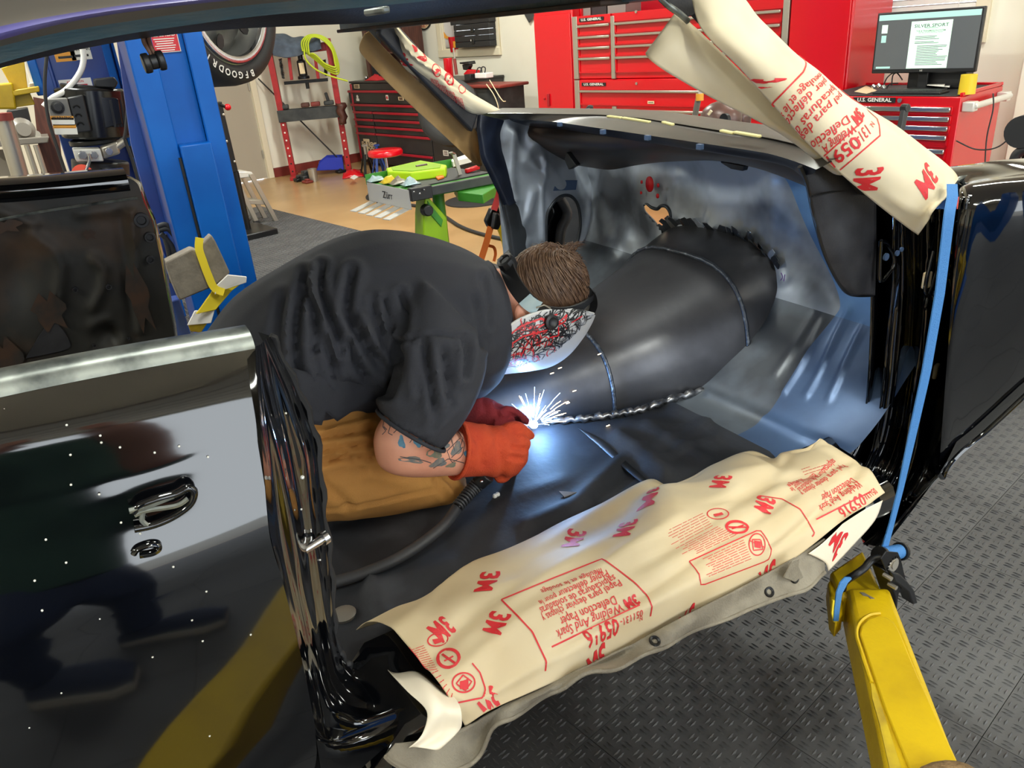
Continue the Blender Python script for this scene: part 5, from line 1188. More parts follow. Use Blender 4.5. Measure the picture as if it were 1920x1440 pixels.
# welding hood
rim = [(915, 704), (919, 668), (931, 641), (960, 607), (1000, 588), (1045, 579), (1086, 582), (1113, 588)]
bot = [(916, 705), (950, 699), (990, 694), (1030, 685), (1062, 664), (1088, 632), (1104, 606), (1113, 590)]
rows = []
for k, (a, b) in enumerate(zip(rim, bot)):
    yr = (1.52, 1.49, 1.465, 1.45, 1.445, 1.445, 1.46, 1.50)[k]
    A, B = P(*a, 'y', yr), P(*b, 'y', 1.56); m1 = P(a[0] * .6 + b[0] * .4, a[1] * .6 + b[1] * .4, 'y', yr - .012); m2 = P(a[0] * .22 + b[0] * .78, a[1] * .22 + b[1] * .78, 'y', yr + .02)
    C2 = V((m2.x, 3.12 - m2.y, m2.z)); C1 = V((m1.x, 3.12 - m1.y, m1.z)); AA = V((A.x, 3.12 - A.y, A.z))
    rows.append([A, m1, m2, B, C2, C1, AA])
hs = Sheet(rows)
wm = mat('hood_shell', (198, 197, 198), .4)
hood = build(MB().grid([[hs(i / 40, j / 48) for j in range(49)] for i in range(41)]), 'welding_hood', 'hood_shell', welder, solid=.003, smooth=70)
hs2 = Sheet([r[:4] for r in rows])
hr_, hk = MB(), MB(); rnd = random.Random(5)
def scrib(mb, x, y, ang, L, cur, w):
    pts = []; 
    for q in range(7):
        pts.append((x, y)); x += math.cos(ang) * L / 6; y += math.sin(ang) * L / 6; ang += cur / 6
    hs2.line(mb, pts, w, .0026, 8)
hoodpoly = [(921, 694), (924, 668), (936, 644), (962, 613), (1002, 594), (1045, 585), (1086, 588), (1106, 592), (1084, 627), (1056, 660), (1026, 679), (980, 688)]
for k in range(520):
    x, y = 918 + rnd.random() * 180, 585 + rnd.random() * 110
    if not inside((x, y), hoodpoly): continue
    if y < 690 - (x - 920) * .55 + 26 or rnd.random() < .6:
        scrib(hk, x, y, -.6 + rnd.gauss(0, .35), 10 + 16 * rnd.random(), rnd.gauss(0, 1.2), .0014 + .0022 * rnd.random())
for k in range(26):
    x = 1022 + k * 2.6; scrib(hk, x, 600 + abs(k - 13) * .6 - 14 + k * .4, 1.3, 7, 0, .0011); scrib(hk, x - 6, 650 - k * 1.2, 1.2, 9, 0, .0012)
for k in range(60):
    x, y = 926 + rnd.random() * 110, 596 + rnd.random() * 92
    if inside((x, y), hoodpoly): scrib(hr_, x, y, rnd.random() * 6.28, 22 + 24 * rnd.random(), rnd.gauss(0, 4), .0028)
for pts in ([(925, 664), (945, 636), (975, 612), (1005, 600), (1022, 598)], [(950, 650), (980, 630), (1010, 622), (1025, 618)], [(1000, 604), (1015, 596), (1022, 606), (1008, 614)], [(1046, 604), (1056, 596), (1062, 590), (1058, 602), (1046, 608)], [(1030, 632), (1046, 628), (1046, 612)], [(1030, 594), (1044, 590)], [(922, 680), (940, 660), (952, 668), (946, 684)], [(1070, 604), (1090, 592)]): hs2.line(hr_, pts, .0036, .003)
build(hk, 'hood_ink', 'ink', hood, smooth=0, label='black feathered linework'); build(hr_, 'hood_red_lines', 'paper_print', hood, smooth=0, label='red swirling lines')
build(MB().tube([hs(i / 40, 0) for i in range(41)], .0028, 6), 'hood_rim', 'white_plastic', hood, smooth=60)
kb = P(1030, 603, 'y', 1.437); build(MB().lathe(kb, (0, -1, .15), [(-.006, .012), (.004, .0185), (.014, .0175), (.016, .012), (.013, .008), (.013, .0005)], 18), 'hood_knob', 'black_plastic', hood, smooth=40)
# headgear
hg = [(946, 480, 1.565), (957, 515, 1.51), (974, 545, 1.475), (998, 570, 1.455), (1030, 582, 1.449), (1062, 582, 1.455), (1090, 572, 1.48), (1110, 556, 1.53)]
hp_ = spline([P(x, y, 'y', yy) for x, y, yy in hg], 40); rows = []
for i, p in enumerate(hp_):
    d = (hp_[min(i + 1, 39)] - hp_[max(i - 1, 0)]).normalized(); nn = (p - hc).normalized(); s_ = d.cross(nn).normalized(); w_ = (.019 if i < 18 else .012)
    rows.append([p - s_ * w_ + nn * .001, p - s_ * w_ + nn * .006, p + s_ * w_ + nn * .006, p + s_ * w_ + nn * .001])
hgo = build(MB().loft(rows, True, True), 'headgear_band', 'black_plastic', welder, smooth=50)
kp_ = P(953, 496, 'y', 1.535); kd_ = c2w(V((-.5, -.55, -.65))).normalized()
build(MB().lathe(kp_, kd_, [(-.01, .02), (.006, .0225), (.018, .021), (.020, .014), (.016, .012), (.016, .0005)], 10), 'ratchet_knob', 'black_plastic', hgo, smooth=30)
r2 = []
for i in range(14, 20):
    p = hp_[i]; d = (hp_[i + 1] - hp_[i - 1]).normalized(); nn = (p - hc).normalized(); s_ = d.cross(nn).normalized(); r2.append([p - s_ * .018 + nn * .0065, p - s_ * .018 + nn * .009, p + s_ * .018 + nn * .009, p + s_ * .018 + nn * .0065])
build(MB().loft(r2, True, True), 'clear_clip', 'clear_plastic', hgo, smooth=30, label='clear plastic strap clip')
fb = [P(x, y, 'y', yy) for x, y, yy in ((1098, 536, 1.50), (1112, 552, 1.53), (1115, 572, 1.55), (1108, 590, 1.56))]
rows = []
for p in spline(fb, 16): rows.append([p + V((0, -.012, 0)), p + c2w(V((1, 0, 0))) * .007, p + V((0, .03, 0)), p - c2w(V((1, 0, 0))) * .012])
build(MB().loft(rows, True, True), 'brow_band', 'black_plastic', hgo, smooth=50)
build(MB().tube(pxl([(1006, 577), (1020, 572), (1032, 578)], 'y', 1.44), .0018, 6), 'adjust_wire', 'alu', hgo)
# near gauntlet: cuff, palm, four fingers and thumb
gl = [ring((866, 792), (846, 893), 1.375, .056), ring((900, 797), (892, 890), 1.385, .053), ring((935, 800), (930, 892), 1.395, .050), ring((962, 806), (956, 890), 1.405, .046), ring((980, 820), (976, 872), 1.415, .03)]
G = [MB().loft(resamp(gl, 4), True, True), MB().sphere(P(942, 893, 'y', 1.39), .016, 10, 6, (1.3, 1, 1))]
def finger(pts, r0, r1): return tubeb([P(x, y, 'y', yy) for x, y, yy in pts], lambda t: r0 + (r1 - r0) * t, 10)
for k in range(4):
    yy = 1.382 + .0; xo, yo = (978 - k * 5, 824 + k * 17)
    G.append(finger([(xo - 22, yo, 1.388 + .004 * k), (xo, yo + 2, 1.385 + .006 * k), (xo + 8 - k, yo + 7, 1.408 + .006 * k), (xo + 1 - k, yo + 13, 1.44 + .004 * k)], .0150 - .0009 * k, .0118 - .0008 * k))
G.append(finger([(948, 806, 1.40), (968, 800, 1.405), (984, 808, 1.42), (997, 818, 1.435)], .0165, .0105))
gm = fuse(G, .0052, 3)
fold(gm, [([(876, 806), (900, 830), (905, 870)], -.5, 5), ([(930, 830), (945, 870), (940, 895)], -.5, 5), ([(958, 838), (982, 842)], -.6, 3), ([(955, 856), (978, 860)], -.6, 3), ([(920, 800), (940, 830)], -.4, 5)], .009, 5)
build(gm, 'near_glove', 'glove_orange', welder, smooth=80, label='orange leather welding gauntlet')
cu = ring((866, 791), (845, 894), 1.373, .058, 36); build(MB().tube(cu, .0042, 6, closed=True), 'glove_cuff', 'glove_orange', welder, smooth=60)
# far gauntlet
gl = [ring((852, 752), (848, 812), 1.56, .05), ring((892, 742), (888, 802), 1.55, .05), ring((925, 752), (925, 802), 1.54, .045), ring((948, 763), (946, 800), 1.54, .036)]
G = [MB().loft(resamp(gl, 4), True, True)]
for k in range(4): G.append(finger([(935, 775 + k * 2, 1.50 + .022 * k), (958, 771 + k * 4, 1.505 + .018 * k), (976, 780 + k * 3, 1.515 + .014 * k), (989, 791 + k * 2, 1.52 + .012 * k)], .0145, .0095))
G.append(finger([(925, 792, 1.495), (945, 797, 1.485), (968, 796, 1.49)], .015, .010))
gm = fuse(G, .0052, 3); fold(gm, [([(905, 750), (912, 775), (895, 798)], -.6, 4), ([(930, 760), (970, 785)], -.5, 3)], .009, 5)
build(gm, 'far_glove', 'glove_red', welder, smooth=80, label='dark red leather welding gauntlet')

# ------------------------------------------------------------------ torch, cable, arc
arc = P(1001, 796, 'z', FL + .03)
torch = thing('welding_torch', 'black welding torch with ribbed grip and thick cable trailing across the floor pan', 'torch', P(880, 930, 'z', FL))
hd = [P(914, 890, 'z', .58), P(897, 906, 'z', .56)]
build(MB().cyl(hd[0], hd[1], .020, .018, 14), 'handle', 'black_plastic', torch, bevel=.002)
rbp = spline([P(900, 903, 'z', .56), P(880, 924, 'z', .545), P(857, 951, 'z', .532)], 26); rr = []
build(MB().tube([p for i, p in enumerate(rbp)], lambda t: .0135 - .003 * t, 12), 'cable_boot', 'black_gloss', torch)
rb_ = MB()
for i in range(1, 25, 2):
    d = (rbp[i + 1] - rbp[i - 1]).normalized(); rb_.cyl(rbp[i] - d * .0022, rbp[i] + d * .0022, .0175 - .003 * i / 25, seg=14)
build(rb_, 'boot_rib', 'cable_grey', torch, bevel=.001)
cb = [P(860, 947, 'z', .528), P(835, 982, 'z', .524), P(800, 1012, 'z', .52), P(750, 1045, 'z', .516), P(690, 1072, 'z', .513), P(640, 1088, 'z', .513), P(590, 1100, 'z', .512), P(520, 1110, 'z', .512), P(430, 1105, 'z', .512)]
build(MB().tube(spline(cb, 60), .0125, 10), 'cable', 'cable_grey', torch, smooth=60)
na, nb_ = P(968, 800, 'y', 1.47), arc + V((-.018, -.006, .012))
build(MB().cyl(na, nb_, .010, .009, 14), 'nozzle', 'chrome', torch, bevel=.001)
build(MB().sphere(P(903, 903, 'z', .582), .0045, 8, 6), 'screw', 'chrome', torch)
ar = thing('welding_arc', 'blinding blue-white welding arc at the torch tip beside the tunnel', 'arc', arc)
mat('arc_glow', (255, 255, 255), .5, emit=(225, 240, 255), estr=60.0)
build(MB().sphere(arc, .011, 14, 10), 'arc_core', 'arc_glow', ar)
al = bpy.data.lights.new('arc_light', 'POINT'); al.energy = 3.6; al.color = (.22, .5, 1.0); al.shadow_soft_size = .012
ao = bpy.data.objects.new('arc_light', al); COL.objects.link(ao); ao.parent = ar; ao.location = (.012, -.012, .028)
# welding fume round the arc
vm = bpy.data.materials.new('welding_fume'); vm.use_nodes = True; t = vm.node_tree; t.nodes.remove(t.nodes['Principled BSDF'])
pv = t.nodes.new('ShaderNodeVolumePrincipled'); pv.inputs['Color'].default_value = (.7, .85, 1, 1); pv.inputs['Anisotropy'].default_value = .1
tc = t.nodes.new('ShaderNodeTexCoord'); ln = t.nodes.new('ShaderNodeVectorMath'); ln.operation = 'LENGTH'; t.links.new(tc.outputs['Object'], ln.inputs[0])
mr = t.nodes.new('ShaderNodeMapRange'); mr.inputs[1].default_value = 0; mr.inputs[2].default_value = .11; mr.inputs[3].default_value = 16.0; mr.inputs[4].default_value = 0
t.links.new(ln.outputs['Value'], mr.inputs[0]); t.links.new(mr.outputs[0], pv.inputs['Density']); t.links.new(pv.outputs[0], t.nodes['Material Output'].inputs['Volume'])
fmn = MB().sphere((0, 0, 0), .15, 20, 12); me = bpy.data.meshes.new('fume_puff'); me.from_pydata([V(p) for p in fmn.v], [], fmn.f); me.materials.append(vm)
fo = bpy.data.objects.new('fume_puff', me); COL.objects.link(fo); place(fo, arc, ar); fo['kind'] = 'stuff'
# sparks
mat('spark_hot', (255, 230, 180), .5, emit=(255, 214, 150), estr=9.0); mat('spark_blue', (200, 225, 255), .5, emit=(190, 220, 255), estr=6.0)
rnd = random.Random(11); sm, sb = MB(), MB()
for k in range(46):
    a = -1.57 + rnd.gauss(.1, .75); r0, r1 = .012 + .05 * rnd.random(), 0; r1 = r0 + .02 + .045 * rnd.random()
    d = c2w(V((math.cos(a), math.sin(a), rnd.gauss(0, .25)))).normalized()
    if d.z < -.05: d.z = abs(d.z)
    p, q = arc + d * r0, arc + d * r1 + V((0, 0, -.004)); (sm if k % 3 else sb).tube([p, (p + q) / 2 + V((0, 0, .002)), q], .0006, 4)
for x, y in ((1065, 756), (1100, 770), (1035, 700), (1077, 733), (1168, 740), (1178, 744), (1140, 798), (1063, 754), (1298, 672), (1050, 690), (1124, 664), (1218, 690), (1086, 770)):
    h = None; d = c2w(V((x - 960, y - 720, FPX))).normalized(); p = EYE + d * 1.93 if False else P(x, y, 'y', 1.60 if y < 790 else 1.5)
    e = c2w(V((.8, -.3, 0))) * .006; sm.tube([p - e, p + e], .0011, 5)
o = build(sm, 'sparks', 'spark_hot', ar, smooth=0); o['kind'] = 'stuff'; o = build(sb, 'sparks', 'spark_blue', ar, smooth=0); o['kind'] = 'stuff'
# ------------------------------------------------------------------ back of the shop
def slab(name, pts, ax, val, vec, m, parent, **kw): return build(MB().prism(pxl(pts, ax, val), vec), name, m, parent, **kw)
def rods(name, lines, ax, val, r, m, parent, seg=8, n=24, **kw):
    mb = MB()
    for l in lines: mb.tube(spline(pxl(l, ax, val), n) if len(l) > 2 else pxl(l, ax, val), r, seg)
    return build(mb, name, m, parent, smooth=60, **kw)
EXR, EZ = -RW, V((0, 0, 1))               # reading direction on the back wall, and up
NF = 5.41
zq = lambda y, px=1115: Q(px, y, 'n', NF).z
wq = lambda px, y=90, n=NF: Q(px, y, 'n', n).y
def drawer(parent, w0, w1, z0, z1, n, m, hm, hh=.022, inset=True, name='drawer'):
    """front with a recessed panel and a full-width pull along its top"""
    f = MB(ROOM).box(n - .004, n + .02, w0, w1, z0, z1)
    if inset and z1 - z0 > .05:
        t = .012; f = MB(ROOM); f.box(n + .004, n + .02, w0, w1, z0, z1)
        for a, b, c, d in ((w0, w1, z1 - t, z1), (w0, w1, z0, z0 + t), (w0, w0 + t, z0, z1), (w1 - t, w1, z0, z1)): f.box(n - .004, n + .006, a, b, c, d)
    o = build(f, name, m, parent, bevel=.002, seg=1)
    build(MB(ROOM).box(n - .022, n - .002, w0 + .006, w1 - .006, z1 - hh, z1 - .002), 'handle', hm, o, bevel=.004, seg=1); return o
# --- tall side locker, left
wA, wB, wC = wq(1001, 40), wq(1073, 40), wq(1082, 40)
t = thing('tool_locker', 'tall red steel locker with one plain door left of the red tool chest', 'locker', R2W(NF + .25, (wA + wB) / 2, 0))
zt = zq(14, 1040)
rbox('body', 'cab_red', t, NF, NF + .52, wB, wA, .1, zt, .012)
d_ = rbox('door', 'cab_red', t, NF - .016, NF, wB + .015, wA - .015, .14, zt - .055, .004)
build(MB(ROOM).box(NF - .032, NF - .014, wq(1029), wq(1025), zq(200), zq(176)).cyl((NF - .03, wq(1019), zq(186)), (NF - .014, wq(1019), zq(186)), .009, seg=12), 'door_latch', 'cab_red_dark', d_, bevel=.003)
for w in (wA - .06, wB + .06): part(lambda m: (setattr(m, 'M', ROOM), m.cyl((NF + .2, w - .02, .05), (NF + .2, w + .02, .05), .05)), 'caster', 'black_rubber', t)
# --- top chest
wR = wq(1478, 60); wD0, wD1 = wq(1146), wq(1153)
zT, zJ = zq(28), zq(149)
t = thing('top_chest', 'red upper tool chest with two columns of drawers and open top tray', 'tool chest', R2W(NF + .25, (wC + wR) / 2, zJ))
rbox('body', 'cab_red', t, NF + .012, NF + .5, wR, wB, zJ + .004, zT, .006)
for a, b in ((wB, wC), (wD0, wD1), (wq(1466, 60), wR)): rbox('trim_post', 'alu', t, NF - .006, NF + .014, min(a, b), max(a, b), zJ + .004, zT - (0 if a != wD0 else .02), .003)
for w0, w1 in ((wD0 + .004, wC - .006), (wq(1466, 60) + .006, wD1 - .004)):
    for y0, y1 in ((45, 65.5), (66.5, 86), (87, 106.5), (107, 137)): drawer(t, w0, w1, zq(y1), zq(y0), NF, 'cab_red', 'alu')
rbox('header', 'cab_red', t, NF - .004, NF + .014, wR + .03, wD1 - .0, zq(44), zT, .002); rbox('header', 'cab_red', t, NF - .004, NF + .014, wD0 + .0, wC - .002, zq(44), zT, .002)
rbox('lid_back', 'cab_red_dark', t, NF + .47, NF + .5, wR, wB, zT, zq(-30), .004); rbox('lid_side', 'cab_red', t, NF + .1, NF + .5, wB - .012, wB, zT, zq(6), .004)
def badge(parent, px0, px1, y, h, n=NF, txt='U.S. GENERAL', w_of=None):
    c = R2W(n - .007, (wq(px0, y, n) + wq(px1, y, n)) / 2, Q((px0 + px1) / 2, y, 'n', n).z); L = abs(wq(px0, y, n) - wq(px1, y, n))
    b = decal('badge', 'black_plastic', parent, c, EXR, EZ, L, h, .003)
    m = MB(); letter(m, txt, c, EXR, EZ, h * .95, .02, .0045, sx=L / (h * .95) / (len(txt) * .62)); build(m, 'badge_lettering', 'label_white', b, smooth=0)
badge(t, 1087, 1133, 36, .028)
part(lambda m: (setattr(m, 'M', ROOM), m.cyl((NF - .012, wq(1194), zq(29)), (NF, wq(1194), zq(29)), .011, seg=14)), 'lock', 'alu', t)
# bins standing in the tray
for k, (a, b, y0, lab) in enumerate(((1086, 1110, 14, 'leftmost grey plastic bin in the tray of the red top chest'), (1112, 1140, 9, 'middle grey plastic bin in the tray of the red top chest'), (1142, 1176, 5, 'rightmost grey plastic bin in the tray of the red top chest'))):
    w0, w1 = wq(b, 20, NF + .15), wq(a, 20, NF + .15); z1 = Q((a + b) / 2, y0, 'n', NF + .15).z
    m = MB(ROOM); zb = zT; th = .006; n0, n1 = NF + .13, NF + .33
    m.box(n0, n1, w0, w1, zb, zb + th)
    for q in ((n0, n0 + th, w0, w1), (n1 - th, n1, w0, w1), (n0, n1, w0, w0 + th), (n0, n1, w1 - th, w1)): m.box(*q, zb, z1)
    tag(build(m, 'plastic_bin', 'grey_plastic' if k != 1 else 'black_rubber', None, bevel=.002), lab, 'bin', 'bins in the chest tray')
# --- roller cabinet under it
t = thing('roller_cabinet', 'wide red roller cabinet under the red top chest behind the dash', 'tool chest', R2W(NF + .25, (wC + wR) / 2, 0))
rbox('body', 'cab_red', t, NF + .012, NF + .54, wR, wB, .13, zJ, .006)
for a, b in ((wB, wC), (wq(1466, 60), wR)): rbox('trim_post', 'alu', t, NF - .006, NF + .014, min(a, b), max(a, b), .14, zJ - .004, .003)
rbox('trim_post', 'alu', t, NF - .006, NF + .014, wD1, wD0, .14, zq(199), .003)
rbox('header', 'cab_red', t, NF - .004, NF + .014, wR + .03, wC - .004, zq(168.5), zJ - .006, .002)
drawer(t, wq(1466, 60) + .006, wC - .006, zq(197), zq(168.5), NF, 'cab_red', 'alu')
zz = zq(203)
while zz > .24:
    for w0, w1 in ((wD0 + .004, wC - .006), (wq(1466, 60) + .006, wD1 - .004)): drawer(t, w0, w1, zz - .105, zz, NF, 'cab_red', 'alu')
    zz -= .112
badge(t, 1092, 1137, 158, .028)
part(lambda m: (setattr(m, 'M', ROOM), m.cyl((NF - .012, wq(1194), zq(157)), (NF, wq(1194), zq(157)), .011, seg=14)), 'lock', 'alu', t)
for px, y, tx in ((1221, 192, 'SOCKETS'), (1250, 222, 'WRENCHES')):
    c = R2W(NF - .003, wq(px, y), zq(y, px)); o = decal('drawer_label', 'label_cream', t, c, EXR, EZ, .07 if px < 1230 else .13, .022, .002)
    m = MB(); r_ = random.Random(px); 
    for k in range(6 if px < 1230 else 11): m.prism([c + EXR * (x * .008 + (k - (2.5 if px < 1230 else 5)) * .0095) + EZ * y_ - RN * .003 for x, y_ in ((-.4, -.005), (.4, -.005), (.3, .005 * r_.random() + .001), (-.4, .005))], -RN * .0004)
    build(m, 'label_marks', 'ink', o, smooth=0)
for w in (wB - .15, wR + .15): part(lambda m: (setattr(m, 'M', ROOM), m.cyl((NF + .1, w - .02, .06), (NF + .1, w + .02, .06), .06)), 'caster', 'black_rubber', t)
# --- right locker
wE, wF = wR - .005, wq(1603, 0)
t = thing('tool_locker', 'tall red steel locker right of the tool chest beside the computer desk', 'locker', R2W(NF + .25, (wE + wF) / 2, 0))
rbox('body', 'cab_red', t, NF, NF + .56, wF, wE, .1, 1.72, .012); rbox('door', 'cab_red', t, NF - .016, NF, wF + .015, wE - .015, .14, 1.67, .004)
for w in (wF + .06, wE - .06): part(lambda m: (setattr(m, 'M', ROOM), m.cyl((NF + .2, w - .02, .05), (NF + .2, w + .02, .05), .05)), 'caster', 'black_rubber', t)

# --- computer desk cabinet
ND = 5.0; dq = lambda px, y: Q(px, y, 'n', ND)
wr_ = dq(1802, 182).y; zt = dq(1802, 182).z; wl_ = wF - .03
t = thing('roller_cabinet', 'red roller cabinet used as computer desk under the monitor', 'tool chest', R2W(ND + .25, (wr_ + wl_) / 2, 0))
ne = Q(1855, 160, 'z', zt).x
rbox('body', 'cab_red', t, ND + .006, ne, wr_, wl_, .12, zt, .006); 
for q in ((ND + .03, ne - .03, wr_ + .0, wr_ + .02), (ne - .02, ne, wr_, wl_)): rbox('top_rim', 'cab_red', t, *q, zt, zt + .02, .004)
rbox('top_mat', 'black_rubber', t, ND + .01, ne - .02, wr_ + .03, wl_, zt, zt + .006, .002)
wd = dq(1786, 205).y
ys = [200, 218, 236, 253.5, 279.5, 306, 330]
for y0, y1 in zip(ys, ys[1:]):
    drawer(t, wd, wl_ - .03, dq(1780, y1).z + .006, dq(1780, y0).z, ND, 'cab_red', 'chrome', .03)
drawer(t, wd, wl_ - .03, .16, dq(1780, 330).z, ND, 'cab_red', 'chrome', .03)
c = R2W(ND - .002, (dq(1600, 185).y + dq(1681, 190).y) / 2, dq(1650, 187.5).z)
b = decal('badge', 'black_plastic', t, c, EXR, EZ, .26, .03, .003); m = MB(); letter(m, 'U.S. GENERAL', c, EXR, EZ, .03, .02, .0045, sx=1.15); build(m, 'badge_lettering', 'label_white', b, smooth=0)
part(lambda m: (setattr(m, 'M', ROOM), m.cyl((ND - .012, dq(1688, 188).y, dq(1688, 188).z), (ND + .01, dq(1688, 188).y, dq(1688, 188).z), .013, seg=14)), 'lock', 'chrome', t)
h0, h1 = (ND + .05, wr_ - .06, zt - .055), (ne - .04, wr_ - .06, zt - .055)
part(lambda m: (setattr(m, 'M', ROOM), m.cyl(h0, h1, .018, seg=12).box(ND + .03, ND + .1, wr_ - .065, wr_, zt - .085, zt - .03).box(ne - .09, ne - .03, wr_ - .065, wr_, zt - .085, zt - .03)), 'push_handle', 'alu_white', t, bevel=.006)
for w in (wr_ + .08, wl_ - .1): part(lambda m: (setattr(m, 'M', ROOM), m.cyl((ND + .1, w - .02, .06), (ND + .1, w + .02, .06), .06)), 'caster', 'black_rubber', t)
# monitor
NM = 5.3; mq = lambda px, y: Q(px, y, 'n', NM)
m0, m1 = mq(1632, 135), mq(1848, 11); mw0, mw1, mz0, mz1 = mq(1828, 135).y, mq(1640, 80).y, m0.z - .01, m1.z
mc = R2W(NM, (mw0 + mw1) / 2, zt + .006); t = thing('monitor', 'wide black computer monitor showing a document page on the red desk cabinet', 'monitor', mc)
rbox('casing', 'black_plastic', t, NM, NM + .035, mw0, mw1, mz0, mz1, .006); b = .012
def onscr(fx, fy): return R2W(NM - .001, mw1 - b - (mw1 - mw0 - 2 * b) * fx, mz1 - b - (mz1 - mz0 - b * 3) * fy)
SW, SH = (mw1 - mw0 - 2 * b), (mz1 - mz0 - 3 * b)
s = decal('screen', 'screen', t, onscr(.5, .5), EXR, EZ, SW, SH, .0012)
decal('toolbar', 'screen_bar', s, onscr(.5, .055), EXR, EZ, SW * .99, SH * .10, .0022)
decal('document_page', 'screen_page', s, onscr(.545, .57), EXR, EZ, SW * .40, SH * .84, .0022)
decal('page_thumbnail', 'screen_page', s, onscr(.075, .26), EXR, EZ, SW * .06, SH * .15, .0022); decal('page_thumbnail', 'screen_bar', s, onscr(.075, .44), EXR, EZ, SW * .05, SH * .13, .0022)
decal('search_box', 'screen_bar', s, onscr(.10, .965), EXR, EZ, SW * .15, SH * .035, .0022)
m = MB(); letter(m, 'SILVER SPORT', onscr(.545, .235), EXR, EZ, .026, .012, .0032, sx=1.25); letter(m, 'TRANSMISSIONS', onscr(.545, .275), EXR, EZ, .011, .0, .0032); letter(m, 'TCK-B TRANSMISSION SYSTEM', onscr(.545, .325), EXR, EZ, .0125, .01, .0032); letter(m, 'INSTALLATION INSTRUCTIONS', onscr(.545, .355), EXR, EZ, .010, .0, .0032)
r_ = random.Random(4)
for k in range(22):
    y = .42 + k * .024; L = .18 + .14 * r_.random(); x0 = .40 + (.03 if k > 5 else 0)
    if k in (3, 6): continue
    a = onscr(x0, y); m.prism([a + EXR * x * SW * L + EZ * z_ - RN * .0026 for x, z_ in ((0, -.0016), (1, -.0016), (1, .0016), (0, .0016))], -RN * .0003)
build(m, 'document_text', 'screen_ink', s, smooth=0)
m = MB(); letter(m, 'LG', R2W(NM, (mw0 + mw1) / 2, mz0 + .014), EXR, EZ, .013, .01, .0015); build(m, 'maker_mark', 'label_white', t, smooth=0)
build(MB(ROOM).box(NM + .035, NM + .06, (mw0 + mw1) / 2 - .03, (mw0 + mw1) / 2 + .03, zt + .012, mz0 + .12), 'stand', 'black_plastic', t, bevel=.004)
build(MB().lathe(R2W(NM + .03, (mw0 + mw1) / 2, zt + .007), (0, 0, 1), [(0, .10), (.006, .10), (.012, .06), (.012, .001)], 24), 'stand_base', 'black_plastic', t, smooth=40)
bx = R2W(NM + .14, mq(1745, 150).y, zt + .006); t2 = rbox('speaker_box', 'black_plastic', None, NM + .09, NM + .2, mq(1800, 150).y, mq(1690, 150).y, zt + .007, mz0 + .07, .006); tag(t2, 'black box standing on the desk behind the monitor stand', 'box')
kz = zt + .006; kA, kB = Q(1640, 173, 'z', kz + .01), Q(1768, 173, 'z', kz + .01)
t = thing('keyboard', 'black computer keyboard on the desk mat in front of the monitor', 'keyboard', R2W(ND + .12, (kA.y + kB.y) / 2, kz))
kb0, kb1 = min(kA.y, kB.y), max(kA.y, kB.y); rbox('tray', 'black_plastic', t, ND + .05, ND + .19, kb0, kb1, kz, kz + .016, .004)
km = MB(ROOM)
for i in range(5):
    for j in range(16): w = kb0 + .012 + (kb1 - kb0 - .024) * j / 16; km.box(ND + .062 + i * .024, ND + .081 + i * .024, w, w + (kb1 - kb0) / 19, kz + .015, kz + .021)
o = build(km, 'keys', 'press_black', t); o['kind'] = 'stuff'
def papers(name, pts, z, lab, cat, n=3, m='label_white', dz=.004):
    t = thing(name, lab, cat, P(*pts[0], 'z', z))
    for k in range(n): slab('sheet', [(x + 2 * k * (-1) ** k, y - k) for x, y in pts], 'z', z + .001 + k * dz, (0, 0, .0016), m, t)
papers('paper_stack', [(1744, 163), (1752, 148), (1782, 148), (1776, 166)], zt + .007, 'loose white papers stacked in front of the monitor stand', 'papers', 4, dz=.008)
papers('note_paper', [(1602, 172), (1624, 161), (1645, 170), (1625, 176)], zt + .007, 'single cream paper lying at the left end of the desk mat', 'papers', 1, 'label_cream')
yc = P(1812, 176, 'z', zt + .007); t = build(MB().lathe(yc, (0, 0, 1), [(0, .028), (.0, .045), (.105, .043), (.105, .030), (.01, .028)], 24), 'yellow_cup', 'yellow_plastic', None, smooth=40); tag(t, 'yellow plastic cup at the right corner of the desk', 'cup')
t = rods('computer_cable', [[(1655, 165), (1664, 145), (1680, 136), (1692, 150)], [(1672, 160), (1675, 140), (1690, 134)], [(1660, 170), (1668, 158), (1684, 156)]], 'n', NM + .06, .004, 'black_rubber', None, label=None); tag(t, 'black computer cables looping behind the left of the monitor', 'cable')
t = rods('desk_cable', [[(1862, 175), (1862, 205), (1850, 260), (1846, 330)], ], 'n', ND + .1, .004, 'black_rubber', None); tag(t, 'thin black cord hanging down beside the desk handle', 'cable')
t = rods('desk_cable', [[(1793, 264), (1830, 280), (1870, 276), (1905, 248), (1925, 236)]], 'n', ND + .02, .004, 'black_rubber', None); tag(t, 'thin black cord sagging to the right from the desk side', 'cable')
t = rods('metal_knobs', [[(1636, 160), (1640, 164)], [(1646, 158), (1650, 163)], [(1655, 161), (1658, 166)]], 'n', ND + .15, .012, 'chrome', None); tag(t, 'small chrome fittings lying left of the keyboard', 'fittings'); t['kind'] = 'stuff'

